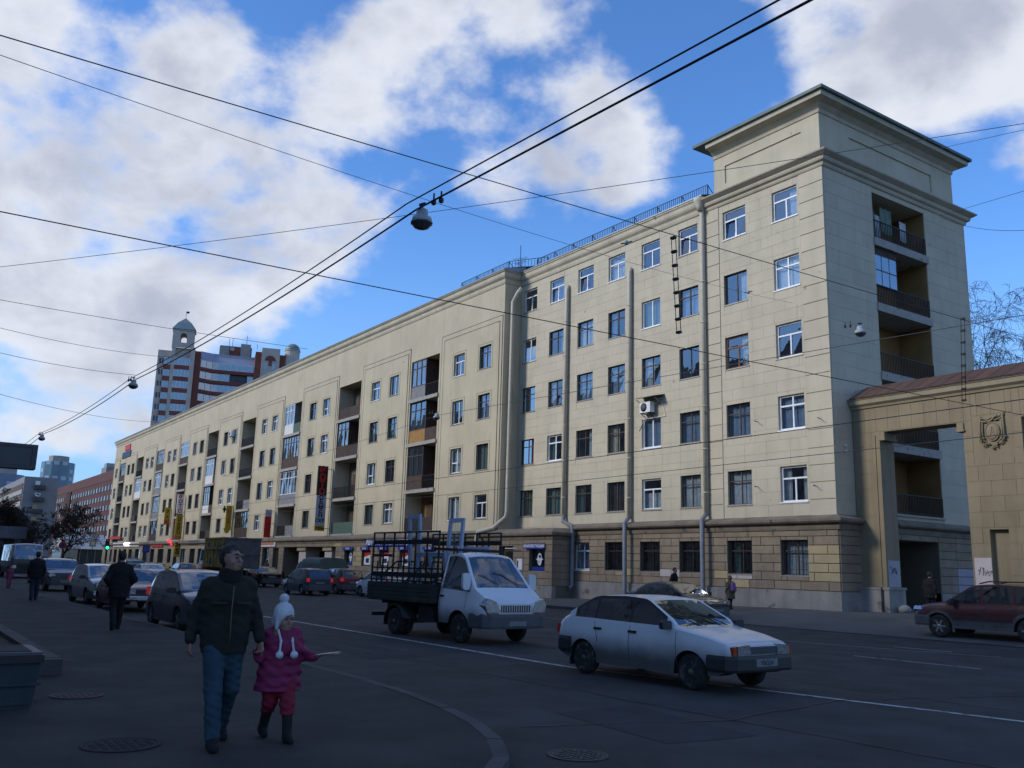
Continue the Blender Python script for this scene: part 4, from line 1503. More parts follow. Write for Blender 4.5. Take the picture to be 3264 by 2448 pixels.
# bell turret
t = MB()
tx0, tx1 = -15.4, -10.4
wall_holes(t, tx0, tx1, 50.3, 55.0, [(-13.6, -12.1, 51.6, 53.3, 5.0)], lambda u, v, d: (u, -.3 + d, v))
for k in range(10):
    a0, a1 = math.pi * k / 10, math.pi * (k + 1) / 10
    for (ua, ub) in (((-12.85 + .75 * math.cos(a0)), (-12.85 + .75 * math.cos(a1))),):
        t.face([(ua, -.3, 53.3 + .75 * math.sin(a0)), (ua, -.3, 54.06), (ub, -.3, 54.06), (ub, -.3, 53.3 + .75 * math.sin(a1))])
        t.face([(ua, -.3, 53.3 + .75 * math.sin(a0)), (ub, -.3, 53.3 + .75 * math.sin(a1)), (ub, 4.7, 53.3 + .75 * math.sin(a1)), (ua, 4.7, 53.3 + .75 * math.sin(a0))])
t = MB()
wall_holes(t, tx0, tx1, 50.3, 55.0, [(-13.6, -12.1, 51.6, 54.0, 5.0)], lambda u, v, d: (u, -.3 + d, v))
t.face([(tx0, -.3, 50.3), (tx0, 4.7, 50.3), (tx0, 4.7, 55), (tx0, -.3, 55)])
t.face([(tx1, -.3, 50.3), (tx1, 4.7, 50.3), (tx1, 4.7, 55), (tx1, -.3, 55)])
tt = t.build('turret', M_HRBE, HR, False)
ar = MB()
for k in range(12):
    a0, a1 = math.pi * k / 12, math.pi * (k + 1) / 12
    f_ = lambda a: (-12.85 + .75 * math.cos(a), 53.25 + .75 * math.sin(a))
    (ua, va), (ub, vb) = f_(a0), f_(a1)
    for y in (-.295, 4.69):
        ar.face([(ua, y, va), (ua, y, 54.02), (ub, y, 54.02), (ub, y, vb)])
    ar.face([(ua, -.295, va), (ub, -.295, vb), (ub, 4.69, vb), (ua, 4.69, va)])
ar.build('arch_head', M_HRBE, tt, False)
rf = MB()
for (n_, pr) in ((4, [(3.9, 55.0), (2.3, 56.8), (.05, 58.4)]),):
    rf.lathe(pr, 4, Matrix.Translation((-12.9, 2.2, 0)) @ Matrix.Rotation(R(45), 4, 'Z'), smooth=False)
rt = rf.build('turret_roof', M_HRGREEN, HR, False)
fl = MB().tube([(-12.9, 2.2, 58.0), (-12.9, 2.2, 60.2)], .05, 5)
fl.box(-12.9, -12.2, 2.17, 2.23, 59.7, 60.2)
fl.build('weather_vane', M_IRON, rt, False)
# middle section: window ribbons and brick bands below a steep grey roof
mb = MB()
for (xa, xb, ya, yb) in ((-8.5, -5.3, 4.0, 6.0), (-5.3, 4.6, 6.0, 6.0)):
    mb.face([(xa, ya, 48.3), (xb, yb, 48.3), (xb + .2, yb + 2.6, 51.4), (xa - .1, ya + 2.6, 51.4)])
mb.face([(4.6, 6, 48.4), (4.6, 9, 48.4), (4.9, 8.6, 51.6)])
mb.box(-8.4, 4.8, 8.0, 14, 40, 51.35)
mb.build('steep_roof', M_HRGREY, HR, False)
for k, z in enumerate([q + 1.0 for q in FL]):
    mb = MB()
    for (xa, xb, ya, yb) in ((-8.5, -5.3, 4.0, 6.0), (-5.3, 4.6, 6.0, 6.0)):
        mb.prism([(xa, ya - .2), (xb, yb - .2), (xb, yb + 2), (xa, ya + 2)], z - 2.0, z - 1.15, lambda u, v, a: (u, v, a))
    mb.build('balcony_band', M_HRBR, HR, False)
    hbox('wall', -8.5, 4.6, 6.6, 8, z - 1.15, z + .7, M_FARIN)
    for j in range(9):
        x = -8.4 + j * 1.44
        y = 4.0 + min(2.0, max(0, (x + 8.5) / 3.2 * 2))
        y2 = 4.0 + min(2.0, max(0, (x + 1.4 + 8.5) / 3.2 * 2))
        if k == 1 and j in (5, 6, 7):
            continue
        p = MB()
        p.face([(x, y, z - 1.15), (x + 1.38, y2, z - 1.15), (x + 1.38, y2, z + .65), (x, y, z + .65)])
        w_ = p.build('window', G_FAR, HR, False, recalc=False)
        q = MB()
        q.bar((x, y - .05, z - 1.15), (x, y - .05, z + .65), .09)
        q.bar((x, y - .05, z + .62), (x + 1.4, y2 - .05, z + .62), .09)
        q.bar((x, y - .05, z - 1.1), (x + 1.4, y2 - .05, z - 1.1), .09)
        q.build('frame', M_WHITE, w_, False)
hbox('wall', -9.0, 5.2, 8.1, 14, 0, 47.2, M_HRBR)
hbox('wall', 4.6, 6.1, 4.5, 12, 0, 52.2, M_HRBR)
ph = hbox('penthouse', -4.2, 3.7, 9, 14, 51.3, 54.0, M_HRBR)
hbox('penthouse_wall', -4.3, -1.9, 8.8, 9.1, 51.3, 53.8, M_SLAB)
hbox('penthouse_wall', .9, 3.4, 8.7, 9.1, 51.3, 54.8, M_SLAB)
# right section with a brick lunette, then the domed round turret
rs = hbox('wall', 6.1, 10.6, 4.0, 12, 0, 53.3, M_HRBE)
ln = MB()
ln.prism([(8.3 + 1.35 * math.cos(a), 50.0 + 1.35 * math.sin(a)) for a in np.linspace(0, math.pi, 13)], 3.9, 4.0, lambda u, v, a: (u, a, v))
ln.build('lunette', M_HRBR, HR, False)
hbox('lunette_sill', 7.9, 8.7, 3.88, 4.0, 48.7, 50.0, M_HRBR)
for k, z in enumerate([q + 2.2 for q in FL[:5]]):
    for x in (6.9, 8.8):
        hbox('window', x, x + .7, 3.93, 4.0, z - 1.6, z, G_FAR)
hbox('wall', 10.6, 12.0, 5, 12, 0, 52.0, M_HRBR)
MB().lathe([(1.9, 0), (1.9, 53.4), (2.05, 53.4), (2.05, 53.6)], 16, Matrix.Translation((13.8, 6, 0)), False).build('round_turret', M_HRBE, HR, False)
MB().lathe([(1.95 * math.cos(a), 53.6 + 1.9 * math.sin(a)) for a in np.linspace(0, math.pi / 2 - .02, 8)], 16, Matrix.Translation((13.8, 6, 0))).build('dome', M_HRGREEN, HR, False)
mb = MB()
for x, h_ in ((-2.0, 2.0), (-1.2, 2.2), (2.3, 3.2), (5.0, 1.2)):
    mb.tube([(x, 9.5, 53.9), (x, 9.5, 54.1 + h_)], .06, 5)
for zz in (56.1, 56.7):
    mb.bar((1.6, 9.5, zz), (3.1, 9.5, zz), .05)
mb.build('aerials', M_IRON, HR, False)
MB().lathe([(.05, 0), (.55, .12), (.6, .2)], 12, Matrix.Translation((-1.2, 8.5, 53.1)) @ Matrix.Rotation(R(75), 4, 'X')).build('dish', M_SLAB, HR, False)

# red brick office block further along the street
RB = thing('brick_building', 'long dark red brick office block beyond the cream building', 'building', (-362, 66, 0))
M_RB = mat('dull_red_brick', (.10, .043, .036), .9, .1, .4)
ubox('wall', -420, -300, 60, 74, 0, 29.2, M_RB, RB)
ubox('parapet', -420, -300, 59.9, 60.2, 26.2, 29.3, mat('pale_red_brick', (.115, .05, .042), .9, .1, .4), RB)
ubox('stair_slot', -393, -384, 59.6, 60.1, 3, 26.0, mat('dark_slot', (.04, .028, .022), .9, .1), RB)
for r in range(6):
    z1 = 24.6 - r * 3.24
    for c in range(24):
        x = -304 - c * 4.75
        if -396 < x < -381:
            continue
        w_ = ubox('window', x - 2.3, x, 59.85, 60.05, z1 - 1.7, z1, M_FARIN, RB)
        ubox('pane', x - 2.2, x - 1.2 - (c % 3) * .2, 59.80, 59.84, z1 - 1.6, z1 - .1, G_FAR if (c * 7 + r * 3) % 5 else M_CURT, w_)

# grey panel block with striped street front
GB_ = thing('grey_block', 'grey panel block with banded windows at the end of the street', 'building', (-290, 36, 0))
M_GB = mat('grey_panel', (.23, .235, .245), .9, .12, .5)
ubox('wall', -330, -259.6, 29.3, 37.2, 0, 21.3, M_GB, GB_)
for r in range(6):
    z1 = 19.6 - r * 3.0
    ubox('window_band', -329, -260.6, 29.15, 29.35, z1 - 1.5, z1, mat('brown_band', (.085, .06, .055), .8, .3, .8), GB_)
    ubox('spandrel', -329, -260.2, 29.05, 29.28, z1 - 2.7, z1 - 1.55, mat('pale_spandrel', (.34, .32, .29), .9, .1, .6), GB_)
    b_ = ubox('balcony', -259.6, -258.3, 31.6, 34.2, z1 - 1.4, z1 - .4, mat('dark_balcony', (.07, .075, .08), .8, .3, 1), GB_)
    ubox('pane', -258.32, -258.28, 31.7, 32.8 + .4 * (r % 2), z1 - .35, z1 + .6, G_FAR, b_)

# two glass towers far behind
def glass_tower(label, x, y, rad, h, m1, m2, n=14):
    T = thing('glass_tower', label, 'building', (x, y, 0))
    MB().lathe([(rad, 0), (rad, h)], 12, Matrix.Identity(4), False).build('shell', m1, T, False)
    k = 0
    for fl_ in range(int(h / 3.4)):
        z = 2 + fl_ * 3.4
        for a in range(12):
            t0 = 2 * math.pi * (a + .15) / 12
            t1 = 2 * math.pi * (a + .85) / 12
            rr = rad * math.cos(math.pi / 12) + .05
            if (a * 5 + fl_ * 3) % 7 < 4 and math.cos(t0) > -.3 and h - z < 40:
                q = MB()
                p0, p1 = Vector((rad * math.cos(2 * math.pi * a / 12), rad * math.sin(2 * math.pi * a / 12), 0)), Vector((rad * math.cos(2 * math.pi * (a + 1) / 12), rad * math.sin(2 * math.pi * (a + 1) / 12), 0))
                nrm = (p0 + p1).normalized() * .08
                A, B = p0.lerp(p1, .2) + nrm, p0.lerp(p1, .8) + nrm
                q.face([A + Vector((0, 0, z)), B + Vector((0, 0, z)), B + Vector((0, 0, z + 1.7)), A + Vector((0, 0, z + 1.7))])
                q.build('window', m2, T, False, recalc=False)
    MB().lathe([(rad * .6, h), (rad * .6, h + 3)], 8, Matrix.Identity(4), False).build('plant_room', M_SLAB, T, False)
M_TEAL = mat('teal_cladding', (.10, .19, .25), .25, .2, .25, spec=.6)
M_BLUEG = mat('blue_grey_cladding', (.12, .17, .25), .3, .2, .25, spec=.6)
M_WINL = mat('pale_blue_pane', (.36, .44, .52), .2, .1, 1, spec=.7)
glass_tower('teal glass tower rising behind the grey panel block', -468, 66, 7.2, 44.3, M_TEAL, M_WINL)
glass_tower('blue glass tower at the left edge behind the grey block', -378, 35.4, 7.5, 30.2, M_BLUEG, M_WINL)
hb_ = thing('concrete_tower', 'pale tower top peeping over the red brick block', 'building', (-480, 92, 0))
ubox('wall', -486, -474, 88, 96, 0, 45, M_GB, hb_)
ubox('plant_room', -483, -477, 88.5, 95, 45, 47, M_SLAB, hb_)

# white-roofed hall in front of the brick block
HL = thing('market_hall', 'low hall with a pale sloping roof beside the traffic light', 'building', (-190, 33, 0))
M_HALLR = mat('pale_hall_roof', (.36, .37, .39), .7, .08, .5)
mb = MB()
mb.face([(-186, 28.6, 3.1), (-186, 36.2, 3.1), (-191, 36.4, 5.9), (-191, 29.6, 5.9)])
mb.face([(-191, 29.6, 5.9), (-191, 36.4, 5.9), (-200, 36.4, 5.9), (-200, 29.6, 5.9)])
mb.face([(-186, 28.6, 3.1), (-191, 29.6, 5.9), (-200, 29.6, 5.9), (-200, 28.6, 3.1)])
mb.build('roof', M_HALLR, HL)
ubox('wall', -200, -187, 29.0, 36, 0, 3.1, mat('dark_glazing', (.045, .06, .065), .2, .2, 1), HL)
for y in np.arange(29.2, 36, 1.3):
    ubox('mullion', -187.02, -186.9, y, y + .1, 0, 3.0, M_SLAB, HL)
ubox('kiosk', -184.5, -182.0, 28.4, 30.6, 0, 3.0, mat('cream_kiosk', (.42, .38, .28), .8, .1), HL)

# dark old house behind the bus
DH = thing('old_house', 'very dark low house with hipped roof behind the bus', 'building', (-175, 15, 0))
ubox('wall', -190, -168, 10, 21.5, 0, 5.6, mat('sooty_brick', (.045, .032, .028), .9, .2, .6), DH)
mb = MB()
mb.face([(-167.5, 9.5, 5.6), (-167.5, 22, 5.6), (-172, 19, 9.4), (-172, 13, 9.4)])
mb.face([(-190, 9.5, 5.6), (-167.5, 9.5, 5.6), (-172, 13, 9.4), (-188, 13, 9.4)])
mb.face([(-167.5, 22, 5.6), (-190, 22, 5.6), (-188, 19, 9.4), (-172, 19, 9.4)])
mb.face([(-172, 13, 9.4), (-172, 19, 9.4), (-188, 19, 9.4), (-188, 13, 9.4)])
mb.build('roof', mat('dark_tin_roof', (.014, .013, .013), .95, .2, 1), DH)
for y in (11, 13.5, 16, 18.5):
    ubox('window', -168.05, -167.9, y, y + 1.2, 2.8, 4.4, M_FARIN, DH)
hd_ = thing('roof_billboard', 'pale billboard above the bus', 'billboard', (-110, 11.8, 0))
ubox('panel', -110.1, -109.9, 10.6, 13.3, 3.35, 4.6, mat('pale_billboard_sheet', (.12, .13, .16), .7, .45, .5), hd_)
for y in (11.0, 12.8):
    ubox('post', -110.05, -109.95, y, y + .12, 0, 3.35, M_IRON, hd_)


# ------------------------------------------------------------------ bare trees
def tree(name, label, loc, height, seed, bark, twig, spread=.5, droop=0.0, levels=4, trunk_r=.16, first=.35, n1=12, group=None, density=1.0, fine=.006):
    rnd = random.Random(seed)
    T = thing(name, label, 'tree', loc, 0, group)
    tk, cr = MB(), MB()

    def grow(p, d, ln, r, lev):
        n = 4
        pts = [p]
        rs = [r]
        for i in range(n):
            d = (d + Vector((rnd.gauss(0, .13), rnd.gauss(0, .13), rnd.gauss(0, .08)))).normalized()
            if lev >= 2:
                d = (d + Vector((0, 0, -droop * (.5 + lev * .25)))).normalized()
            p = p + d * ln / n
            pts.append(p)
            rs.append(max(fine, r * (1 - .8 * (i + 1) / n)))
        (tk if lev <= 1 else cr).tube(pts, rs, 7 if lev == 0 else 4 if lev == 1 else 3, cap=False)
        if lev >= levels:
            return
        kids = [n1, 7, 6, 5, 4][lev]
        kids = max(2, int(kids * density))
        for k in range(kids):
            t = (first if lev == 0 else .2) + (1 - (first if lev == 0 else .2)) * (k + rnd.random()) / kids
            i = min(n - 1, int(t * n))
            q = pts[i].lerp(pts[i + 1], t * n - i)
            base = (pts[i + 1] - pts[i]).normalized()
            side = base.orthogonal().normalized()
            side.rotate(Matrix.Rotation(rnd.uniform(0, 6.28), 3, base))
            a = rnd.uniform(.45, .95) * (spread / .5) ** .5
            nd = (base * math.cos(a) + side * math.sin(a)).normalized()
            grow(q, nd, ln * rnd.uniform(.38, .58) * (1.1 - .45 * t), max(fine, rs[i] * .55), lev + 1)
    grow(Vector((0, 0, -.1)), Vector((rnd.gauss(0, .04), rnd.gauss(0, .04), 1)), height * .92, trunk_r, 0)
    tk.build('trunk', bark, T, False, recalc=False)
    cr.build('crown', twig, T, False, recalc=False)
    return T


M_BIRCH = mat('birch_bark', (.28, .27, .25), .9, .4, 3)
M_TWIG = mat('dark_twigs', (.030, .022, .020), .9, .2, 3)
M_TWIGB = mat('brown_twigs', (.036, .026, .019), .95, .25, 2)
M_BARK = mat('dark_bark', (.035, .028, .023), .9, .3, 4)
tree('birch_tree', 'bare drooping birch beside the tower behind the gateway', (-34.6, 58.0, 0), 20.0, 11, M_TWIG, M_TWIG, .55, .16, 4, .17, .35, 15, 'bare birches behind the gateway', 1.0, .009)
tree('birch_tree', 'bare birch at the right edge behind the gateway', (-32.4, 68.6, 0), 22.5, 5, M_TWIG, M_TWIG, .5, .14, 4, .18, .35, 15, 'bare birches behind the gateway', 1.0, .010)
tree('street_tree', 'bare brown tree beside the grey block at the end of the street', (-150, 19.3, 0), 8.6, 3, M_BARK, M_TWIGB, .7, .02, 4, .16, .3, 14, 'bare brown trees at the end of the street', 1.15, .022)
tree('street_tree', 'bare brown tree in front of the red brick block', (-142, 21.6, 0), 8.4, 8, M_BARK, M_TWIGB, .7, .02, 4, .16, .3, 14, 'bare brown trees at the end of the street', 1.15, .022)
tree('street_tree', 'dark leaning bare tree near the round road sign', (-128, 20.2, 0), 7.0, 13, M_BARK, M_TWIGB, .6, .02, 4, .13, .4, 9, 'bare brown trees at the end of the street', .85, .016)
tree('street_tree', 'bare dark tree before the old house left of the grey block', (-160, 15.2, 0), 9.6, 21, M_BARK, M_TWIGB, .7, .02, 4, .18, .3, 14, 'bare brown trees at the end of the street', 1.15, .026)
tree('street_tree', 'bare dark tree behind the bus at the left edge', (-156, 17.6, 0), 8.6, 27, M_BARK, M_TWIGB, .7, .02, 4, .16, .3, 14, 'bare brown trees at the end of the street', 1.15, .026)

# ------------------------------------------------------------------ vehicles
def paint(name, col, dirt=0.5, dirt_h=0.55, rough=0.32, metal=0.0):
    """car paint with road dirt thrown up over the lower panels"""
    if name in MATS:
        return MATS[name]
    m = bpy.data.materials.new(name)
    m.use_nodes = True
    nt = m.node_tree
    b = nt.nodes['Principled BSDF']
    L = nt.links.new
    N = lambda t, **k: _node(nt, t, **k)
    tc = N('ShaderNodeTexCoord')
    sp = N('ShaderNodeSeparateXYZ')
    L(tc.outputs['Object'], sp.inputs[0])
    n = N('ShaderNodeTexNoise')
    n.inputs['Scale'].default_value = 3.5
    n.inputs['Detail'].default_value = 7
    L(tc.outputs['Object'], n.inputs['Vector'])
    a = N('ShaderNodeMath', operation='MULTIPLY_ADD')
    L(n.outputs['Fac'], a.inputs[0])
    a.inputs[1].default_value = -0.16
    L(sp.outputs[2], a.inputs[2])
    mr = N('ShaderNodeMapRange', interpolation_type='SMOOTHSTEP')
    mr.inputs['From Min'].default_value = dirt_h + .06
    mr.inputs['From Max'].default_value = dirt_h - .40
    mr.inputs['To Min'].default_value = dirt * .05
    mr.inputs['To Max'].default_value = dirt
    L(a.outputs[0], mr.inputs['Value'])
    mx = N('ShaderNodeMixRGB')
    L(mr.outputs[0], mx.inputs[0])
    mx.inputs[1].default_value = (*col, 1)
    mx.inputs[2].default_value = (0.058, 0.054, 0.050, 1)
    L(mx.outputs[0], b.inputs['Base Color'])
    r = N('ShaderNodeMath', operation='MULTIPLY_ADD')
    L(mr.outputs[0], r.inputs[0])
    r.inputs[1].default_value = 0.5
    r.inputs[2].default_value = rough
    L(r.outputs[0], b.inputs['Roughness'])
    b.inputs['Metallic'].default_value = metal
    ct = N('ShaderNodeMath', operation='MULTIPLY_ADD')
    L(mr.outputs[0], ct.inputs[0])
    ct.inputs[1].default_value = -.6
    ct.inputs[2].default_value = .6
    ct.use_clamp = True
    L(ct.outputs[0], b.inputs['Coat Weight'])
    b.inputs['Coat Roughness'].default_value = 0.1
    MATS[name] = m
    return m


M_TYRE = mat('tyre_rubber', (0.022, 0.021, 0.02), 0.85, 0.25, 12, dirt=((0.07, 0.065, 0.058), .45, 9))
M_RIM = mat('dirty_steel_rim', (0.13, 0.115, 0.095), 0.75, 0.35, 14, metal=.1)
M_ALLOY = mat('alloy_rim', (0.34, 0.34, 0.34), 0.4, 0.2, 14, metal=.7)
M_BLACKP = mat('black_plastic', (0.022, 0.022, 0.024), 0.55, 0.2, 6)
M_GREYP = mat('grey_plastic', (0.075, 0.078, 0.083), 0.6, 0.2, 4)
M_INTR = mat('car_interior', (0.03, 0.03, 0.033), 0.85, 0.2, 6)
M_SEAT = mat('seat_fabric', (0.035, 0.038, 0.05), 0.9, 0.2, 8)
M_PLATE = mat('number_plate', (0.17, 0.175, 0.18), 0.5, 0.15, 8)
M_PLTXT = mat('plate_print', (0.03, 0.03, 0.035), 0.6, 0.0)
M_CHROME = mat('dull_chrome', (0.5, 0.5, 0.52), 0.25, 0.1, 6, metal=.9)
M_LAMP = mat('headlamp_glass', (0.42, 0.43, 0.45), 0.22, 0.75, 34, metal=.85, coat=.8)  # strong fine tone variation: sparkle of the lamp painted into its colour
M_AMBER = mat('amber_lens', (0.55, 0.14, 0.02), 0.2, 0.1, 20, coat=.6)
M_REDL = mat('red_lens', (0.42, 0.02, 0.02), 0.2, 0.15, 20, coat=.6)
M_REDLIT = lamp_mat('lit_tail_lamp', (0.75, 0.03, 0.03), 0.25)
G_CAR = glass('car_glass', (0.30, 0.34, 0.38), 0.11)
G_CARD = glass('dark_car_glass', (0.20, 0.23, 0.26), 0.10)


def pl(x, pts):
    """piecewise-linear lookup over points sorted by x"""
    if x <= pts[0][0]:
        return pts[0][1]
    for (a, b), (c, d) in zip(pts, pts[1:]):
        if x <= c:
            t = (x - a) / (c - a) if c > a else 1
            return b + (d - b) * t
    return pts[-1][1]


def sm(x, pts, w=.06):
    return (pl(x - w, pts) + pl(x - w / 2, pts) + pl(x, pts) + pl(x + w / 2, pts) + pl(x + w, pts)) / 5


_wheels = {}


def wheel(parent, x, y, r, w, rim, out, z=None, spokes=0):
    key = (r, w, rim.name, out, spokes)
    if key not in _wheels:
        M = Matrix.Rotation(R(-90 * out), 4, 'X')
        ty = MB().lathe([(r * .60, -w / 2 + .01), (r * .68, -w / 2), (r * .93, -w / 2 + .005), (r * .985, -w / 2 + .03), (r, -w / 2 + .055), (r, w / 2 - .055), (r * .985, w / 2 - .03), (r * .93, w / 2 - .005), (r * .68, w / 2), (r * .60, w / 2 - .01)], 32, M)
        rm = MB()
        rm.lathe([(r * .62, -w / 2 + .02), (r * .62, w / 2 - .02), (r * .56, w / 2 - .012), (r * .53, w / 2 - .045), (r * .34, w / 2 - .05), (r * .30, w / 2 - .025), (r * .17, w / 2 - .02), (r * .15, w / 2 + .0), (.001, w / 2 + .003)], 28, M)
        for k in range(spokes):
            a = 2 * math.pi * k / spokes
            p = Vector((math.cos(a), 0, math.sin(a)))
            yo = out * (w / 2 - .015)
            rm.bar(p * r * .12 + Vector((0, yo, 0)), p * r * .58 + Vector((0, yo, 0)), r * .17, .03, up=(0, 1, 0))
        _wheels[key] = (ty.mesh('wheel', M_TYRE, True), rm.mesh('rim', rim, True))
    a, b = _wheels[key]
    o = link('wheel', a, parent, False)
    o.location = (x, y, r if z is None else z)
    link('rim', b, o, False)
    return o


def car_body(s):
    """body shell as stacked cross-sections; returns part meshes"""
    Lf, Lr = s['xf'], s['xr']
    keys = set()
    for k in ('top', 'belt', 'sill'):
        keys |= {p[0] for p in s[k]}
    for (a, b) in s['win']:
        keys |= {a, b}
    for xw in s['axles']:
        ra = s['arch']
        for t in np.linspace(-1, 1, 25):
            keys.add(xw + ra * math.sin(t * math.pi / 2))
        keys |= {xw - ra - .004, xw + ra + .004}
    keys |= set(np.arange(Lr, Lf, .09))
    keys |= {Lf, Lr, Lf - .02, Lf - .05, Lf - .1, Lr + .02, Lr + .05, Lr + .1}
    xs = sorted(round(x, 4) for x in keys if Lr - 1e-6 <= x <= Lf + 1e-6)
    xs = [x for i, x in enumerate(xs) if i == 0 or x - xs[i - 1] > .003]
    hwm = s['W'] / 2
    xm = (Lf + Lr) / 2
    half = (Lf - Lr) / 2

    def hw(x):
        t = abs(x - xm) / half
        e = s.get('taper', .10)
        v = 1 - e * max(0, (t - .55) / .45) ** 2.2
        dend = min(Lf - x, x - Lr)
        if dend < .12:
            v *= 1 - .07 * (1 - dend / .12) ** 2
        return hwm * v

    def bottom(x):
        z = pl(x, s['sill'])
        for xw in s['axles']:
            d = abs(x - xw)
            if d < s['arch']:
                z = max(z, s['wr'] + math.sqrt(max(0, s['arch'] ** 2 - d * d)) * .96)
        return z
    rl = s.get('rooflow', .60)
    rings = []
    info = []
    for x in xs:
        zb, zt = bottom(x), sm(x, s['top'], .05)
        zl = min(sm(x, s['belt'], .06), zt - .005)
        zb = min(zb, zl - .03)
        h = hw(x)
        ring = []
        for t in (0, .12, .3, .5, .7, .88, 1):
            z = zb + (zl - zb) * t
            zz = (z - s['sill'][0][1]) / max(.05, zl - s['sill'][0][1])
            prof = .955 + .045 * math.sin(math.pi * min(1, max(0, zz) * .95 + .08)) - .012 * max(0, zz) ** 6
            ring.append((h * prof, z))
        cab = max(0.0, zt - zl)
        ze = zl + cab * .94 - .0
        tumble = s.get('tumble', .30)
        yb = ring[-1][0]
        ye = max(yb - tumble * cab, yb * rl)
        if cab < .1:
            ye = yb - .04
            ze = zl + cab * .5
        for q in (.035, None, 1.0):
            if cab >= .17:
                z = {.035: zl + .03, None: ze - .055, 1.0: ze}[q]
            else:
                z = zl + (ze - zl) * {.035: .2, None: .6, 1.0: 1}[q]
            f = (z - zl) / max(1e-5, ze - zl)
            ring.append((yb + (ye - yb) * f ** 1.1, z))
        for q in (.90, .6, .3, 0):
            ring.append((ye * q, ze + (zt - ze) * (1 - q ** 2)))
        rings.append(ring)
        info.append((zl, ze, cab))
    nR = len(rings[0])
    parts = {}

    def put(part, P, flip=False):
        mb = parts.setdefault(part, MB())
        mb.face(P[::-1] if flip else P, True)
    cx0, cx1 = s['screen']        # windscreen foot (front) and head
    rx0, rx1 = s['rear']          # rear window head and foot (rx1 < rx0)
    for i in range(len(xs) - 1):
        xa, xb = xs[i], xs[i + 1]
        xc = (xa + xb) / 2
        for j in range(nR - 1):
            for sg in (1, -1):
                P = [(xa, sg * rings[i][j][0], rings[i][j][1]), (xb, sg * rings[i + 1][j][0], rings[i + 1][j][1]),
                     (xb, sg * rings[i + 1][j + 1][0], rings[i + 1][j + 1][1]), (xa, sg * rings[i][j + 1][0], rings[i][j + 1][1])]
                part = 'body'
                if j == 7:
                    for k, (a, b) in enumerate(s['win']):
                        if a <= xc <= b and min(info[i][2], info[i + 1][2]) > .17:
                            part = 'side_window%d%s' % (k, 'l' if sg > 0 else 'r')
                if j in (7, 8) and part == 'body' and s.get('black_pillars') and s['win'][0][0] <= xc <= s['win'][-1][1] and min(info[i][2], info[i + 1][2]) > .17:
                    part = 'pillar_trim'
                if j >= 10 and cx1 < xc < cx0 - .0:
                    part = 'windscreen'
                if j >= 10 and rx1 < xc < rx0:
                    part = 'rear_window'
                if s.get('lower') and j <= s.get('lower_rows', 0):
                    part = 'lower_cladding' + ('l' if sg > 0 else 'r')
                put(part, P, sg > 0)
        # underside and wheel wells
        for sg in (1, -1):
            y0a, y0b = rings[i][0][0], rings[i + 1][0][0]
            P = [(xa, sg * y0a, rings[i][0][1]), (xa, sg * (y0a - .30), rings[i][0][1]), (xb, sg * (y0b - .30), rings[i + 1][0][1]), (xb, sg * y0b, rings[i + 1][0][1])]
            put('underbody', P, sg < 0)
    for i, rev in ((0, True), (-1, False)):
        ring = rings[i]
        P = [(xs[i], y, z) for y, z in ring] + [(xs[i], -y, z) for y, z in ring[::-1]]
        mb = parts['body']
        mb.face(P if rev else P[::-1])
    fl = s['sill'][0][1] + .04
    parts['underbody'].box(Lr + .15, Lf - .15, -hwm * .60, hwm * .60, fl, fl + .06)

    def side_y(x, z):
        zb, zl = bottom(x), min(sm(x, s['belt'], .06), sm(x, s['top'], .05))
        zz = (z - s['sill'][0][1]) / max(.05, zl - s['sill'][0][1])
        return hw(x) * (.955 + .045 * math.sin(math.pi * min(1, max(0, zz) * .95 + .08)) - .012 * max(0, zz) ** 6)
    return parts, hw, side_y


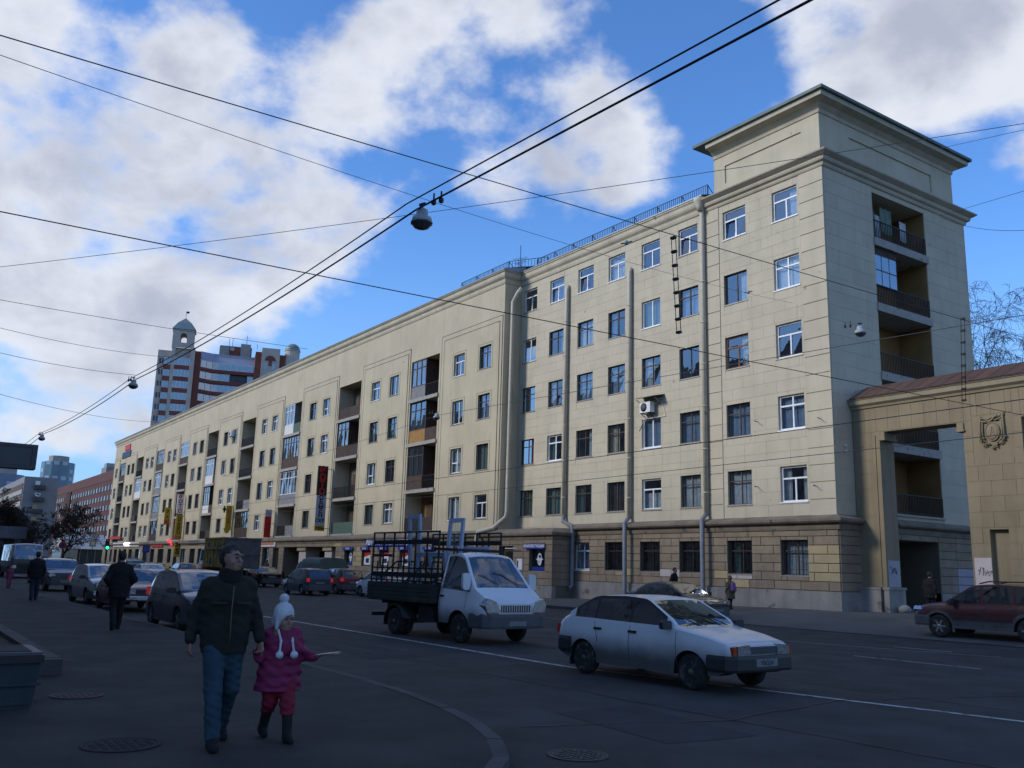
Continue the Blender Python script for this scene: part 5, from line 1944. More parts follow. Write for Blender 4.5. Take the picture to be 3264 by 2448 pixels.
def car(name, label, cat, s, loc, rz, pm, group=None, scale=1.0):
    """assemble a car: shell, glass, wheels, bumpers, lamps, mirrors, handles, door seams"""
    root = thing(name, label, cat, loc, rz, group)
    root.scale = (scale, scale, scale)
    parts, hw, side_y = car_body(s)
    gm = s.get('glass', G_CAR)
    for pn, mb in parts.items():
        nm = 'side_window' if pn.startswith('side_window') else 'lower_cladding' if pn.startswith('lower') else pn
        m = pm if pn == 'body' else M_BLACKP if pn == 'underbody' else s.get('lower') if pn.startswith('lower') else gm
        if pn == 'rear_window' and s.get('rear_glass'):
            m = s['rear_glass']
        if pn == 'pillar_trim':
            m = M_BLACKP
        o = mb.build(nm, m, root, False, recalc=pn in ('body', 'underbody'))
        o.data.polygons.foreach_set('use_smooth', [True] * len(o.data.polygons))
        if pn == 'body':
            md = o.modifiers.new('edge', 'EDGE_SPLIT')
            md.split_angle = R(38)
    Lf, Lr, hwm = s['xf'], s['xr'], s['W'] / 2
    for k, xw in enumerate(s['axles']):
        for sg in (1, -1):
            wheel(root, xw, sg * (hwm - s['tw'] / 2 - .035), s['wr'], s['tw'], s.get('rim', M_RIM), sg, spokes=s.get('spokes', 0))
    # cabin fittings
    fl = s['sill'][0][1] + .12
    zbelt = pl(0, s['belt'])
    mb = MB()
    mb.box(s['screen'][0] - .45, s['screen'][0] + .02, -hwm * .8, hwm * .8, zbelt - .25, zbelt - .03)
    mb.build('dashboard', M_INTR, root, False)
    for sx in s.get('seats', [.15, -.75]):
        for sg in (1, -1):
            mb = MB()
            Mx = Matrix.Translation((sx - .18, sg * hwm * .43, fl + .14)) @ Matrix.Rotation(R(-14), 4, 'Y')
            mb.box(-.07, .07, -.22, .22, 0, .46, Mx)
            mb.box(-.05, .05, -.12, .12, .49, .63, Mx)
            mb.box(sx - .2, sx + .32, sg * hwm * .43 - .24, sg * hwm * .43 + .24, fl + .08, fl + .26)
            mb.build('seat', M_SEAT, root, False)
    mb = MB()
    sw = Vector((s['screen'][0] - .62, hwm * .43, zbelt + .02))
    mb.tube([sw + Vector((.06 * math.sin(a), .19 * math.cos(a), .18 * math.sin(a))) for a in np.linspace(0, 2 * math.pi, 17)], .015, 6, cap=False)
    mb.build('steering_wheel', M_INTR, root, False)
    # bumpers: wrapped bars
    for end, z0, z1, pr, wrap, bm in s['bumpers']:
        xe = Lf if end > 0 else Lr
        xs_ = xe - end * wrap
        w1 = hw(xs_) * .985
        w2 = hw(xe - end * .10) * .97
        path = [(xs_, -w1), (xe - end * .12, -w2 - .0), (xe - end * .01, -w2 * .86), (xe + end * .02, -w2 * .4), (xe + end * .02, w2 * .4), (xe - end * .01, w2 * .86), (xe - end * .12, w2), (xs_, w1)]
        if end < 0:
            path = [(x, -y) for x, y in path]
        mb = MB()
        h_ = z1 - z0
        sweep(mb, path, [(-.05, z0), (pr * .7, z0), (pr, z0 + h_ * .15), (pr, z1 - h_ * .2), (pr * .75, z1), (-.05, z1)])
        mb.build('bumper', bm, root, False)
    for (kind, poly, x0, x1, m, nm) in s.get('lights', []):
        # polygon in (y, z), pushed along x; mirrored left and right
        for sg in (1, -1):
            mb = MB()
            mb.prism([(sg * u, v) for u, v in (poly if sg > 0 else poly[::-1])], x0, x1, lambda u, v, a: (a, u, v))
            mb.build(nm, m, root, False)
    for (x0, x1, y0, y1, z0, z1, m, nm) in s.get('boxes', []):
        MB().box(x0, x1, y0, y1, z0, z1).build(nm, m, root, False)
    if s.get('grille'):
        x, y, z0, z1, n, vert = s['grille']
        mb = MB()
        mb.box(x - .05, x - .012, -y, y, z0, z1)
        g = mb.build('grille', M_BLACKP, root, False)
        mb = MB()
        for k in range(n):
            if vert:
                u = -y + 2 * y * (k + .5) / n
                mb.box(x - .012, x + .006, u - .012, u + .012, z0 + .01, z1 - .01)
            else:
                u = z0 + (z1 - z0) * (k + .5) / n
                mb.box(x - .012, x + .006, -y + .01, y - .01, u - .012, u + .008)
        mb.build('grille_bars', s.get('grille_mat', M_GREYP), g, False)
    for (xp, zp, nrm, txt) in s.get('plates', []):
        mb = MB()
        mb.box(xp - .008, xp + .008, -.26, .26, zp - .056, zp + .056)
        p = mb.build('number_plate', M_PLATE, root, False)
        if txt:
            text(txt, .105, M_PLTXT, p, (xp + .0095 * nrm, 0, zp), (R(90), 0, R(90 * nrm)), 'plate_lettering', .0005, bold=.003)
    for (xm_, zm_, m) in s.get('mirrors', []):
        for sg in (1, -1):
            y = side_y(xm_, zm_ - .05)
            mb = MB()
            hgt = s.get('mirror_h', .07)
            rp = [(y + .13 + .11 * math.copysign(abs(math.cos(a)) ** .5, math.cos(a)), zm_ + .03 + hgt * math.copysign(abs(math.sin(a)) ** .5, math.sin(a))) for a in np.linspace(0, 2 * math.pi, 17)[:-1]]
            mb.prism([(sg * u, v) for u, v in rp], xm_ - .02, xm_ + .06, lambda u, v, a: (a, u, v))
            mb.bar((xm_, sg * (y - .08), zm_ - .02), (xm_ + .01, sg * (y + .10), zm_), .04, .03)
            mb.build('mirror', m, root, False)
    for (xh, zh) in s.get('handles', []):
        for sg in (1, -1):
            y = side_y(xh, zh)
            MB().box(xh - .09, xh + .09, min(sg * (y - .01), sg * (y + .022)), max(sg * (y - .01), sg * (y + .022)), zh - .02, zh + .02).build('door_handle', s.get('handle_mat', M_BLACKP), root, False)
    for xd, z0, z1 in s.get('seams', []):
        for sg in (1, -1):
            mb = MB()
            pts = []
            for k in range(9):
                z = z0 + (z1 - z0) * k / 8
                xx = xd(z) if callable(xd) else xd
                pts.append((xx, sg * (side_y(xx, z) - .001), z))
            mb.tube(pts, .0055, 5)
            mb.build('door_seam', M_BLACKP, root, False)
    if s.get('strip'):
        z, x0, x1 = s['strip']
        for sg in (1, -1):
            mb = MB()
            pts = [(x, sg * (side_y(x, z) + .002), z) for x in np.linspace(x0, x1, 14)]
            for a, b in zip(pts, pts[1:]):
                mb.bar(a, b, .02, .05)
            mb.build('side_strip', M_BLACKP, root, False)
    for (pts, r, m, nm) in s.get('tubes', []):
        for sg in ((1, -1) if not nm.startswith('wiper') else (1,)):
            MB().tube([(x, sg * y, z) for x, y, z in pts], r, 6).build(nm, m, root, False)
    return root


# --- body styles
OLD_HATCH = dict(xf=2.0, xr=-2.0, W=1.65, taper=.09, top=[(-2.0, .84), (-1.93, .93), (-1.80, .985), (-1.08, 1.355), (-.9, 1.385), (-.3, 1.40), (.12, 1.375), (.22, 1.35), (.98, .945), (1.5, .86), (1.9, .765), (2.0, .70)],
                 belt=[(-2.0, .80), (-1.8, .94), (-1.2, .94), (0, .915), (.95, .90), (1.5, .82), (1.92, .72), (2.0, .66)],
                 sill=[(-2.0, .36), (-1.7, .27), (-1.0, .22), (1.0, .22), (1.7, .26), (2.0, .36)], axles=(1.22, -1.24), arch=.335, wr=.28, tw=.17, tumble=.32,
                 win=[(-1.50, -.98), (-.92, -.14), (-.07, .92)], screen=(.97, .24), rear=(-1.12, -1.78), spokes=0, black_pillars=True,
                 bumpers=[(1, .33, .57, .06, .42, M_BLACKP), (-1, .36, .62, .06, .45, M_BLACKP)],
                 lights=[('h', [(.33, .575), (.635, .575), (.635, .715), (.35, .735)], 1.93, 2.03, M_LAMP, 'headlight'), ('i', [(.64, .575), (.72, .575), (.71, .70), (.64, .715)], 1.86, 2.015, mat('dull_orange_lens', (.30, .045, .012), .3, .1), 'indicator'),
                         ('t', [(.45, .66), (.74, .66), (.73, .82), (.45, .82)], -2.02, -1.92, M_REDL, 'tail_light')],
                 grille=(2.015, .35, .585, .70, 4, False), plates=[(2.075, .465, 1, 'т065рк'), (-2.03, .56, -1, '')], mirrors=[(.80, .93, M_BLACKP)],
                 handles=[(-.02, .80), (-.86, .80)], seams=[(lambda z: .93 + (.9 - z) * .06, .26, .88), (-.10, .26, .90), (lambda z: -.86 - max(0, z - .62) * .35, .58, .92)], seats=[.12, -.80],
                 tubes=[([(.99, .42, .955), (.72, .18, 1.10), (.62, -.02, 1.155)], .008, M_BLACKP, 'wiper'), ([(1.0, -.1, .96), (.78, -.35, 1.075), (.70, -.52, 1.11)], .008, M_BLACKP, 'wiper_arm')],
                 boxes=[(-1.66, -1.62, -.74, -.56, .13, .36, M_BLACKP, 'mud_flap'), (-1.66, -1.62, .56, .74, .13, .36, M_BLACKP, 'mud_flap')])

MOD_HATCH = dict(xf=2.05, xr=-2.05, W=1.74, taper=.14, top=[(-2.05, .90), (-1.98, 1.02), (-1.90, 1.08), (-1.40, 1.46), (-1.1, 1.50), (-.4, 1.53), (.1, 1.50), (.3, 1.46), (1.15, 1.02), (1.6, .92), (1.95, .78), (2.05, .68)],
                 belt=[(-2.05, .86), (-1.8, 1.02), (-1.0, 1.0), (.3, .95), (1.1, .93), (1.7, .82), (2.05, .62)], sill=[(-2.05, .33), (-1.7, .24), (-1.0, .20), (1.0, .20), (1.7, .24), (2.05, .33)],
                 axles=(1.25, -1.27), arch=.36, wr=.305, tw=.20, win=[(-1.72, -1.12), (-1.06, -.20), (-.12, 1.0)], screen=(1.14, .32), rear=(-1.42, -1.88), spokes=5, rim=M_ALLOY,
                 bumpers=[(1, .22, .55, .03, .5, M_GREYP), (-1, .28, .62, .05, .5, M_GREYP)],
                 lights=[('h', [(.40, .64), (.66, .62), (.76, .72), (.70, .82), (.52, .76)], 1.80, 2.03, M_LAMP, 'headlight'), ('t', [(.62, .80), (.80, .80), (.80, 1.02), (.68, 1.02)], -2.05, -1.86, M_REDLIT, 'tail_light')],
                 grille=(2.05, .33, .60, .68, 3, False), plates=[(2.10, .42, 1, ''), (-2.07, .74, -1, '')], mirrors=[(.88, .98, M_BLACKP)], handles=[(-.1, .84), (-1.0, .86)],
                 seams=[(1.0, .26, .92), (-.16, .24, .95), (lambda z: -1.05 - max(0, z - .6) * .2, .55, .98)], handle_mat=M_GREYP)

MPV = dict(MOD_HATCH, W=1.76, top=[(-2.05, .95), (-2.0, 1.05), (-1.93, 1.10), (-1.70, 1.52), (-1.4, 1.57), (-.4, 1.60), (.2, 1.57), (.42, 1.52), (1.35, 1.02), (1.7, .92), (1.98, .76), (2.05, .66)],
           win=[(-1.80, -1.10), (-1.04, -.15), (-.08, 1.15)], screen=(1.33, .44), rear=(-1.72, -1.96), rear_glass=G_CARD)

OLD_SEDAN = dict(OLD_HATCH, xf=2.1, xr=-2.1, W=1.66, top=[(-2.1, .86), (-1.95, .93), (-1.35, .99), (-.85, 1.40), (-.5, 1.43), (-.1, 1.42), (.12, 1.38), (.72, .98), (1.5, .91), (2.0, .82), (2.1, .76)],
                 belt=[(-2.1, .80), (-1.9, .90), (-1.2, .93), (0, .91), (.75, .92), (1.6, .84), (2.1, .72)], axles=(1.28, -1.28), screen=(.72, .14), rear=(-.87, -1.33), win=[(-1.15, -.80), (-.74, -.20), (-.13, .66)],
                 seams=[(.68, .26, .88), (-.16, .26, .90)], handles=[(-.08, .80), (-.82, .80)], lights=[('h', [(.34, .60), (.70, .60), (.70, .74), (.34, .74)], 2.02, 2.115, M_LAMP, 'headlight'), ('t', [(.5, .66), (.74, .66), (.74, .82), (.5, .82)], -2.12, -2.02, M_REDL, 'tail_light')],
                 grille=(2.115, .33, .60, .73, 8, True), plates=[(2.18, .45, 1, ''), (-2.13, .55, -1, '')], mirrors=[(.55, .95, M_BLACKP)], tubes=[], boxes=[], bumpers=[(1, .40, .54, .07, .40, M_CHROME), (-1, .42, .56, .07, .4, M_CHROME)])

MOD_SEDAN = dict(MOD_HATCH, xf=2.2, xr=-2.2, top=[(-2.2, .92), (-2.1, 1.02), (-1.55, 1.08), (-.95, 1.40), (-.5, 1.46), (0, 1.45), (.25, 1.41), (1.15, .98), (1.7, .90), (2.08, .76), (2.2, .66)],
                 belt=[(-2.2, .86), (-1.9, 1.0), (-1.0, .98), (.3, .94), (1.1, .92), (1.8, .80), (2.2, .62)], axles=(1.33, -1.33), screen=(1.14, .28), rear=(-.97, -1.52), win=[(-1.30, -.95), (-.88, -.15), (-.08, 1.0)],
                 lights=[('h', [(.42, .64), (.68, .62), (.78, .72), (.72, .80), (.52, .75)], 1.92, 2.17, M_LAMP, 'headlight'), ('t', [(.45, .76), (.78, .76), (.78, .94), (.45, .94)], -2.2, -2.03, M_REDL, 'tail_light')],
                 grille=(2.2, .33, .58, .66, 3, False), plates=[(2.25, .42, 1, ''), (-2.22, .74, -1, '')])

CROSSOVER = dict(xf=2.15, xr=-2.15, W=1.82, taper=.11, top=[(-2.15, 1.02), (-2.08, 1.15), (-1.98, 1.20), (-1.72, 1.58), (-1.4, 1.64), (-.5, 1.68), (.1, 1.65), (.30, 1.60), (1.02, 1.12), (1.6, 1.06), (2.0, .94), (2.15, .78)],
                 belt=[(-2.15, .98), (-1.9, 1.10), (-.5, 1.06), (.6, 1.02), (1.05, 1.02), (1.8, .94), (2.15, .72)], sill=[(-2.15, .42), (-1.7, .34), (-1.0, .30), (1.0, .30), (1.7, .34), (2.15, .40)],
                 axles=(1.32, -1.32), arch=.41, wr=.345, tw=.22, tumble=.12, win=[(-1.75, -1.02), (-.94, -.08), (.02, .92)], screen=(1.01, .32), rear=(-1.74, -2.02), spokes=6, rim=M_ALLOY, lower=M_GREYP, lower_rows=1,
                 bumpers=[(1, .34, .66, .05, .55, M_GREYP), (-1, .38, .72, .06, .55, M_GREYP)],
                 lights=[('h', [(.48, .74), (.76, .72), (.84, .82), (.78, .92), (.58, .90)], 1.86, 2.13, M_LAMP, 'headlight'), ('t', [(.70, .90), (.86, .90), (.86, 1.18), (.74, 1.18)], -2.15, -1.98, M_REDL, 'tail_light')],
                 grille=(2.15, .45, .70, .82, 4, False), plates=[(2.22, .52, 1, ''), (-2.17, .82, -1, '')], mirrors=[(.80, 1.06, M_BLACKP)], mirror_h=.10, handles=[(-.02, .92), (-.9, .94)],
                 seams=[(.98, .36, 1.0), (-.04, .34, 1.02), (lambda z: -.98 - max(0, z - .7) * .2, .62, 1.05)], handle_mat=M_GREYP,
                 tubes=[([(.1, .62, 1.66), (-.2, .63, 1.73), (-1.3, .63, 1.73), (-1.5, .62, 1.65)], .022, M_BLACKP, 'roof_rail')], strip=(.62, -.85, .85))


WHITE_MUD = paint('white_muddy_paint', (.60, .61, .63), .95, .66)
car('hatchback', 'muddy white five-door hatchback driving along the lane in the foreground', 'car', OLD_HATCH, (-11.8, 11.46, RZ), R(3.4), WHITE_MUD)
car('crossover', 'dark red crossover with grey lower panels at the right edge of the picture', 'car', CROSSOVER, (-15.1, 28.5, -.08), R(183.5), paint('maroon_muddy_paint', (.055, .004, .010), .9, .66))
car('estate_car', 'dark blue family car seen from behind left of the flatbed truck', 'car', MPV, (-51.2, 21.05, RZ), R(179.5), paint('dark_blue_paint', (.018, .028, .055), .4, .5), scale=.95)
car('estate_car', 'red family car between the dark blue car and the flatbed truck', 'car', MPV, (-53.4, 24.1, RZ), R(179), paint('red_paint', (.16, .015, .02), .4, .5), scale=.97)
car('hatchback', 'dark navy car parked at the near kerb right behind the man', 'car', MOD_HATCH, (-25.2, 7.3, RZ), R(1), paint('navy_paint', (.012, .017, .035), .3, .45))
car('sedan', 'old dull maroon saloon parked at the near kerb behind the navy car', 'car', OLD_SEDAN, (-34.9, 7.75, RZ), R(1), paint('faded_maroon_paint', (.085, .035, .035), .5, .5, .5))
car('hatchback', 'silver hatchback parked between the maroon saloon and the black crossover', 'car', MOD_HATCH, (-40.3, 7.8, RZ), R(3), paint('silver_paint', (.36, .38, .41), .35, .45, .3, .6))
car('crossover', 'black crossover with roof rails parked in front of the bus', 'car', dict(CROSSOVER, lower=M_BLACKP), (-54.6, 8.35, RZ), R(2), paint('black_paint', (.012, .012, .014), .3, .45))
car('estate_car', 'silver estate car half hidden behind the black crossover', 'car', MPV, (-67.5, 9.6, RZ), R(0), MATS['silver_paint'])
car('sedan', 'very dark green car on the far side between dump truck and canvas truck', 'car', MOD_SEDAN, (-67.2, 24.0, RZ), R(180), paint('dark_green_paint', (.012, .022, .024), .4, .5))
car('hatchback', 'small yellow car in the distance left of the dump truck', 'car', OLD_HATCH, (-104.5, 26.0, RZ), R(182), paint('taxi_yellow_paint', (.55, .36, .02), .2, .4))
car('hatchback', 'blue-grey car between the yellow car and the dump truck', 'car', MOD_HATCH, (-92.8, 25.2, RZ), R(181), paint('steel_blue_paint', (.06, .08, .13), .3, .5))
car('sedan', 'pale saloon in the distance left of the yellow car', 'car', MOD_SEDAN, (-115.5, 26.2, RZ), R(181), MATS['silver_paint'])
car('sedan', 'white saloon driving away whose roof shows behind the maroon saloon', 'car', MOD_SEDAN, (-68.5, 16.2, RZ), R(181), paint('clean_white_paint', (.62, .63, .64), .2, .45))
car('sedan', 'dark saloon half hidden behind the roof of the white hatchback', 'car', MOD_SEDAN, (-27.4, 27.2, RZ), R(1), paint('black_green_paint', (.014, .018, .018), .3, .45))
car('hatchback', 'white car showing past the tail of the flatbed truck', 'car', MOD_HATCH, (-47.7, 24.2, RZ), R(180), MATS['clean_white_paint'])
car('crossover', 'dark off-roader far down the street behind the man in black', 'car', dict(CROSSOVER, lower=M_BLACKP), (-98.5, 21.6, RZ), R(180), MATS['black_paint'])

# --- flatbed truck with a glazier's rack
CAB = dict(xf=2.5, xr=.42, W=1.96, taper=.10, top=[(.42, 2.05), (.5, 2.13), (.95, 2.17), (1.2, 2.14), (1.36, 2.07), (1.98, 1.31), (2.25, 1.17), (2.42, 1.06), (2.5, .94)],
           belt=[(.42, 1.24), (1.2, 1.21), (1.8, 1.18), (2.15, 1.07), (2.5, .84)], sill=[(.42, .44), (1.0, .44), (2.0, .46), (2.5, .50)], axles=(1.45,), arch=.44, wr=.345, tw=.2, tumble=.24, rooflow=.7,
           win=[(.64, 1.84)], screen=(1.97, 1.33), rear=(-9, -10), rim=M_RIM, bumpers=[(1, .38, .72, .05, .55, M_GREYP)],
           lights=[('h', [(.48, .78), (.86, .75), (.93, .92), (.84, 1.08), (.60, 1.0)], 2.18, 2.515, M_LAMP, 'headlight'), ('f', [(.52, .715), (.86, .715), (.86, .75), (.52, .755)], 2.3, 2.5, MATS['dull_orange_lens'], 'indicator')],
           grille=(2.515, .46, .76, .92, 13, True), grille_mat=M_CHROME, plates=[(2.575, .50, 1, '')], mirrors=[(1.80, 1.42, mat('white_mirror', (.6, .62, .64), .4))], mirror_h=.20, handles=[(.72, 1.08)],
           seams=[(lambda z: .60, .50, 1.28), (lambda z: 1.74 - max(0, .9 - z) * .25, .82, 1.25)], seats=[.95],
           tubes=[([(1.95, .5, 1.38), (1.74, .1, 1.62), (1.70, -.15, 1.66)], .009, M_BLACKP, 'wiper'), ([(1.95, -.1, 1.38), (1.78, -.45, 1.58), (1.74, -.6, 1.62)], .009, M_BLACKP, 'wiper_arm')])
TK = car('flatbed_truck', 'white-cabbed flatbed truck carrying a black glazing rack', 'truck', CAB, (-20.8, 12.7, RZ), R(3.5), paint('white_truck_paint', (.66, .68, .71), .85, .80))
M_BED = mat('dark_green_bed_board', (.035, .046, .042), .7, .25, 3, dirt=((.08, .075, .065), .42, 4))
M_RACK = mat('black_rack_steel', (.012, .012, .014), .6, .2, 5)
mb = MB()
mb.box(-2.80, .34, -1.03, 1.03, .86, .95)
mb.build('bed_floor', M_BED, TK, False)
for (nm, x0, x1, y0, y1) in (('side_board', -2.80, .34, -1.06, -1.03), ('side_board', -2.80, .34, 1.03, 1.06), ('tail_board', -2.83, -2.80, -1.06, 1.06), ('head_board', .34, .37, -1.06, 1.06)):
    mb = MB()
    mb.box(x0, x1, y0, y1, .88, 1.34)
    for zz in (.93, 1.03, 1.13, 1.23):
        mb.box(x0 - .012, x1 + .012, y0 - .012, y1 + .012, zz, zz + .035)
    mb.build(nm, M_BED, TK, False)
mb = MB()
for sg in (-1, 1):
    mb.box(-2.7, 1.3, sg * .42 - .05, sg * .42 + .05, .55, .84)
    for x in (-2.2, -1.2, -.2):
        mb.box(x, x + .08, -.95, .95, .78, .86)
mb.box(-.5, .2, -.85, -.45, .42, .78)
mb.box(-2.72, -2.64, -.95, .95, .42, .52)
mb.bar((-1.45, -.8, .345), (-1.45, .8, .345), .12)
mb.build('chassis', M_BLACKP, TK, False)
for sg in (-1, 1):
    wheel(TK, -1.45, sg * .90, .345, .2, M_RIM, sg)
    wheel(TK, -1.45, sg * .66, .345, .2, M_RIM, sg)
    mb = MB()
    pts = [(-1.45 + .46 * math.cos(a), .345 + .46 * math.sin(a)) for a in np.linspace(R(10), R(185), 14)]
    for (xa, za), (xb, zb) in zip(pts, pts[1:]):
        mb.face([(xa, sg * .55, za), (xb, sg * .55, zb), (xb, sg * 1.02, zb), (xa, sg * 1.02, za)], True)
        mb.face([(xa, sg * 1.02, za), (xb, sg * 1.02, zb), (xb, sg * 1.02, zb - .05), (xa, sg * 1.02, za - .05)])
    mb.build('mudguard', M_BLACKP, TK, False)
MB().box(-1.97, -1.93, -1.0, -.58, .22, .55).build('mud_flap', M_BLACKP, TK, False)
for sg, top in ((-1, 2.66), (1, 2.70)):
    mb = MB()
    y0 = sg * 1.0
    lean = -sg * .02
    x0, x1 = -2.74, .55
    n = 7
    P = lambda x, z: (x, y0 + lean * (z - 1.33) / 1.3, z)
    for k in range(n):
        x = x0 + (x1 - x0) * k / (n - 1)
        mb.bar(P(x, 1.33), P(x, top), .038, .038)
    for z, w_ in ((top, .05), (1.72, .05), (1.40, .05)):
        mb.bar(P(x0 - .02, z), P(x1 + .02, z), .034, w_ * .8)
    mb.bar(P(x0, top - .26), P(x1, top - .26), .03, .12)
    mb.bar(P(x0, 1.55), P(x1, 1.55), .03, .13)
    for k in range(n - 1):
        x = x0 + (x1 - x0) * (k + .5) / (n - 1)
        mb.bar(P(x, 1.33), P(x, 1.9), .025)
    mb.bar(P(x0, 2.05), P(x0 + 1.0, 2.05), .05, .06)
    mb.build('glazing_rack', M_RACK, TK, False)
mb = MB()
for x in (-2.5, -1.0, .3):
    mb.bar((x, -1.0, 1.36), (x, -.35, 1.9), .035)
    mb.bar((x, 1.0, 1.36), (x, .35, 1.9), .035)
mb.bar((-2.5, -.35, 1.9), (.4, -.35, 1.9), .04)
mb.build('rack_brace', M_RACK, TK, False)
MB().bar((.40, -1.02, 2.22), (.40, 1.02, 2.22), .07, .07).build('cab_bar', M_RACK, TK, False)
MB().bar((.45, -.95, 2.24), (1.25, -.9, 2.21), .05, .04).build('cab_bar', M_RACK, TK, False)

M_PVCB = mat('blue_film_frame', (.40, .45, .56), .5, .08, 4)
G_UPVC = glass('loose_pane', (.72, .8, .82), .06)


def loose_frame(label, x, y, z0, w, h, tilt, split=None):
    """new window frame standing on the flatbed (bed coordinates)"""
    c, s_ = math.cos(R(3.5)), math.sin(R(3.5))
    root = thing('window_frame', label, 'window frame', (-20.8 + c * x - s_ * y, 12.7 + s_ * x + c * y, RZ + z0), R(3.5), 'new window frames carried on the flatbed truck')
    root.rotation_euler = (R(tilt), 0, R(3.5))
    b = .11
    mb = MB()
    mb.box(0, w, -.03, .03, 0, b)
    mb.box(0, w, -.03, .03, h - b, h)
    mb.box(0, b, -.03, .03, b, h - b)
    mb.box(w - b, w, -.03, .03, b, h - b)
    if split:
        mb.box(w * split - .06, w * split + .06, -.032, .032, b, h - b)
    mb.build('frame', M_PVCB, root, False)
    q = MB()
    q.face([(b, 0, b), (w - b, 0, b), (w - b, 0, h - b), (b, 0, h - b)])
    q.build('pane', G_UPVC, root, False, recalc=False)


loose_frame('tall blue-filmed window frame standing highest behind the rack on the flatbed', -1.85, -.32, .96, .62, 2.22, 3)
loose_frame('tall blue-filmed window frame leaning just behind the truck cab', -.75, .05, .96, .70, 2.12, -4)
loose_frame('wide blue-filmed window frame low behind the rack bars', -1.15, -.45, .96, 1.45, 1.20, 8, .5)
loose_frame('wide blue-filmed window frame lying behind the cab roof', -.95, .62, .98, 1.35, 1.36, -5, .45)

# --- dump truck on the far side
def heavy_truck(name, label, loc, rz, cabm, bodym, rearm):
    root = thing(name, label, 'truck', loc, rz)
    cab = dict(xf=3.6, xr=1.9, W=2.4, taper=.05, top=[(1.9, 2.68), (2.1, 2.75), (3.2, 2.72), (3.4, 2.6), (3.52, 1.75), (3.6, 1.5)], belt=[(1.9, 1.75), (3.4, 1.72), (3.6, 1.45)], sill=[(1.9, .75), (3.6, .70)],
               axles=(2.75,), arch=.58, wr=.5, tw=.28, tumble=.08, win=[(2.1, 3.3)], screen=(3.53, 3.38), rear=(-9, -10), bumpers=[])
    parts, hw, sy = car_body(cab)
    for pn, mb in parts.items():
        mb.build('side_window' if pn.startswith('side') else 'cab' if pn == 'body' else pn, cabm if pn == 'body' else M_BLACKP if pn == 'underbody' else G_CARD, root, False, recalc=pn in ('body', 'underbody'))
    mb = MB()
    z0, z1 = 1.35, 3.35
    mb.prism([(-1.22, z0), (1.22, z0), (1.25, z1), (-1.25, z1)], -3.4, 1.6, lambda u, v, a: (a, u, v))
    for x in np.arange(-3.3, 1.6, .8):
        for sg in (-1, 1):
            mb.box(x, x + .1, sg * 1.24 - .05, sg * 1.24 + .05, z0, z1 - .05)
    for sg in (-1, 1):
        mb.box(-3.4, 1.6, sg * 1.27 - .05, sg * 1.27 + .05, 2.55, 2.66)
        mb.box(-3.42, 1.62, sg * 1.26 - .06, sg * 1.26 + .06, z1 - .08, z1 + .03)
    mb.build('dump_body', bodym, root, False)
    mb = MB()
    mb.box(-3.47, -3.41, -1.24, 1.24, z0 - .05, z1 + .02)
    for zz in (z0, 2.2, z1 - .1):
        mb.box(-3.52, -3.46, -1.24, 1.24, zz, zz + .1)
    mb.build('tailgate', rearm, root, False)
    mb = MB()
    for sg in (-1, 1):
        mb.box(-3.3, 3.2, sg * .45 - .08, sg * .45 + .08, .85, 1.2)
    mb.box(-3.45, -3.35, -1.1, 1.1, .7, .85)
    mb.build('chassis', M_BLACKP, root, False)
    for x in (2.75, -1.2, -2.5):
        for sg in (-1, 1):
            wheel(root, x, sg * 1.0, .5, .3, M_RIM, sg)
    for sg in (-1, 1):
        MB().box(-3.5, -3.44, sg * .9 - .14, sg * .9 + .14, .88, 1.02).build('tail_light', M_REDL, root, False)
    return root


heavy_truck('dump_truck', 'dump truck with yellow body sides and dark tailgate on the far side', (-66.0, 21.0, RZ), R(178), paint('orange_red_cab_paint', (.30, .05, .02), .4, 1.0), mat('dirty_yellow_body', (.40, .26, .04), .8, .3, 1.2, dirt=((.12, .10, .08), .48, 1.5)), mat('dark_dump_tailgate', (.10, .10, .105), .7, .3, 2))

# --- canvas-topped truck
CT = thing('canvas_truck', 'small truck with a grey-green canvas tilt parked by the arcade', 'truck', (-61.6, 26.2, RZ), R(181))
parts, hw_, sy_ = car_body(dict(xf=2.6, xr=1.0, W=1.85, taper=.06, top=[(1.0, 1.95), (1.1, 2.02), (1.75, 2.0), (1.9, 1.92), (2.35, 1.28), (2.6, 1.1)], belt=[(1.0, 1.22), (2.3, 1.2), (2.6, .95)], sill=[(1.0, .5), (2.6, .5)], axles=(1.8,), arch=.42, wr=.35, tw=.2, tumble=.15,
                                win=[(1.15, 2.2)], screen=(2.34, 1.88), rear=(-9, -10)))
for pn, mb in parts.items():
    mb.build('side_window' if pn.startswith('side') else 'cab' if pn == 'body' else pn, paint('cream_cab_paint', (.46, .43, .36), .4, .8) if pn == 'body' else M_BLACKP if pn == 'underbody' else G_CARD, CT, False, recalc=pn in ('body', 'underbody'))
M_CANVAS = mat('grey_green_canvas', (.10, .125, .11), .9, .2, 2, .5, 12)
mb = MB()
n = 10
prof = [(-.98, .95), (-1.0, 1.75), (-.96, 2.05), (-.6, 2.17), (0, 2.22), (.6, 2.17), (.96, 2.05), (1.0, 1.75), (.98, .95)]
for i in range(n):
    xa, xb = -2.2 + 3.1 * i / n, -2.2 + 3.1 * (i + 1) / n
    sa, sb = (.03 if i % 2 else 0), (.03 if (i + 1) % 2 else 0)
    for (u, v), (u2, v2) in zip(prof, prof[1:]):
        mb.face([(xa, u * (1 - sa), v - sa), (xb, u * (1 - sb), v - sb), (xb, u2 * (1 - sb), v2 - sb), (xa, u2 * (1 - sa), v2 - sa)], True)
mb.face([(-2.2, u, v) for u, v in prof])
mb.face([(.9, u, v) for u, v in prof[::-1]])
mb.build('canvas_tilt', M_CANVAS, CT, False)
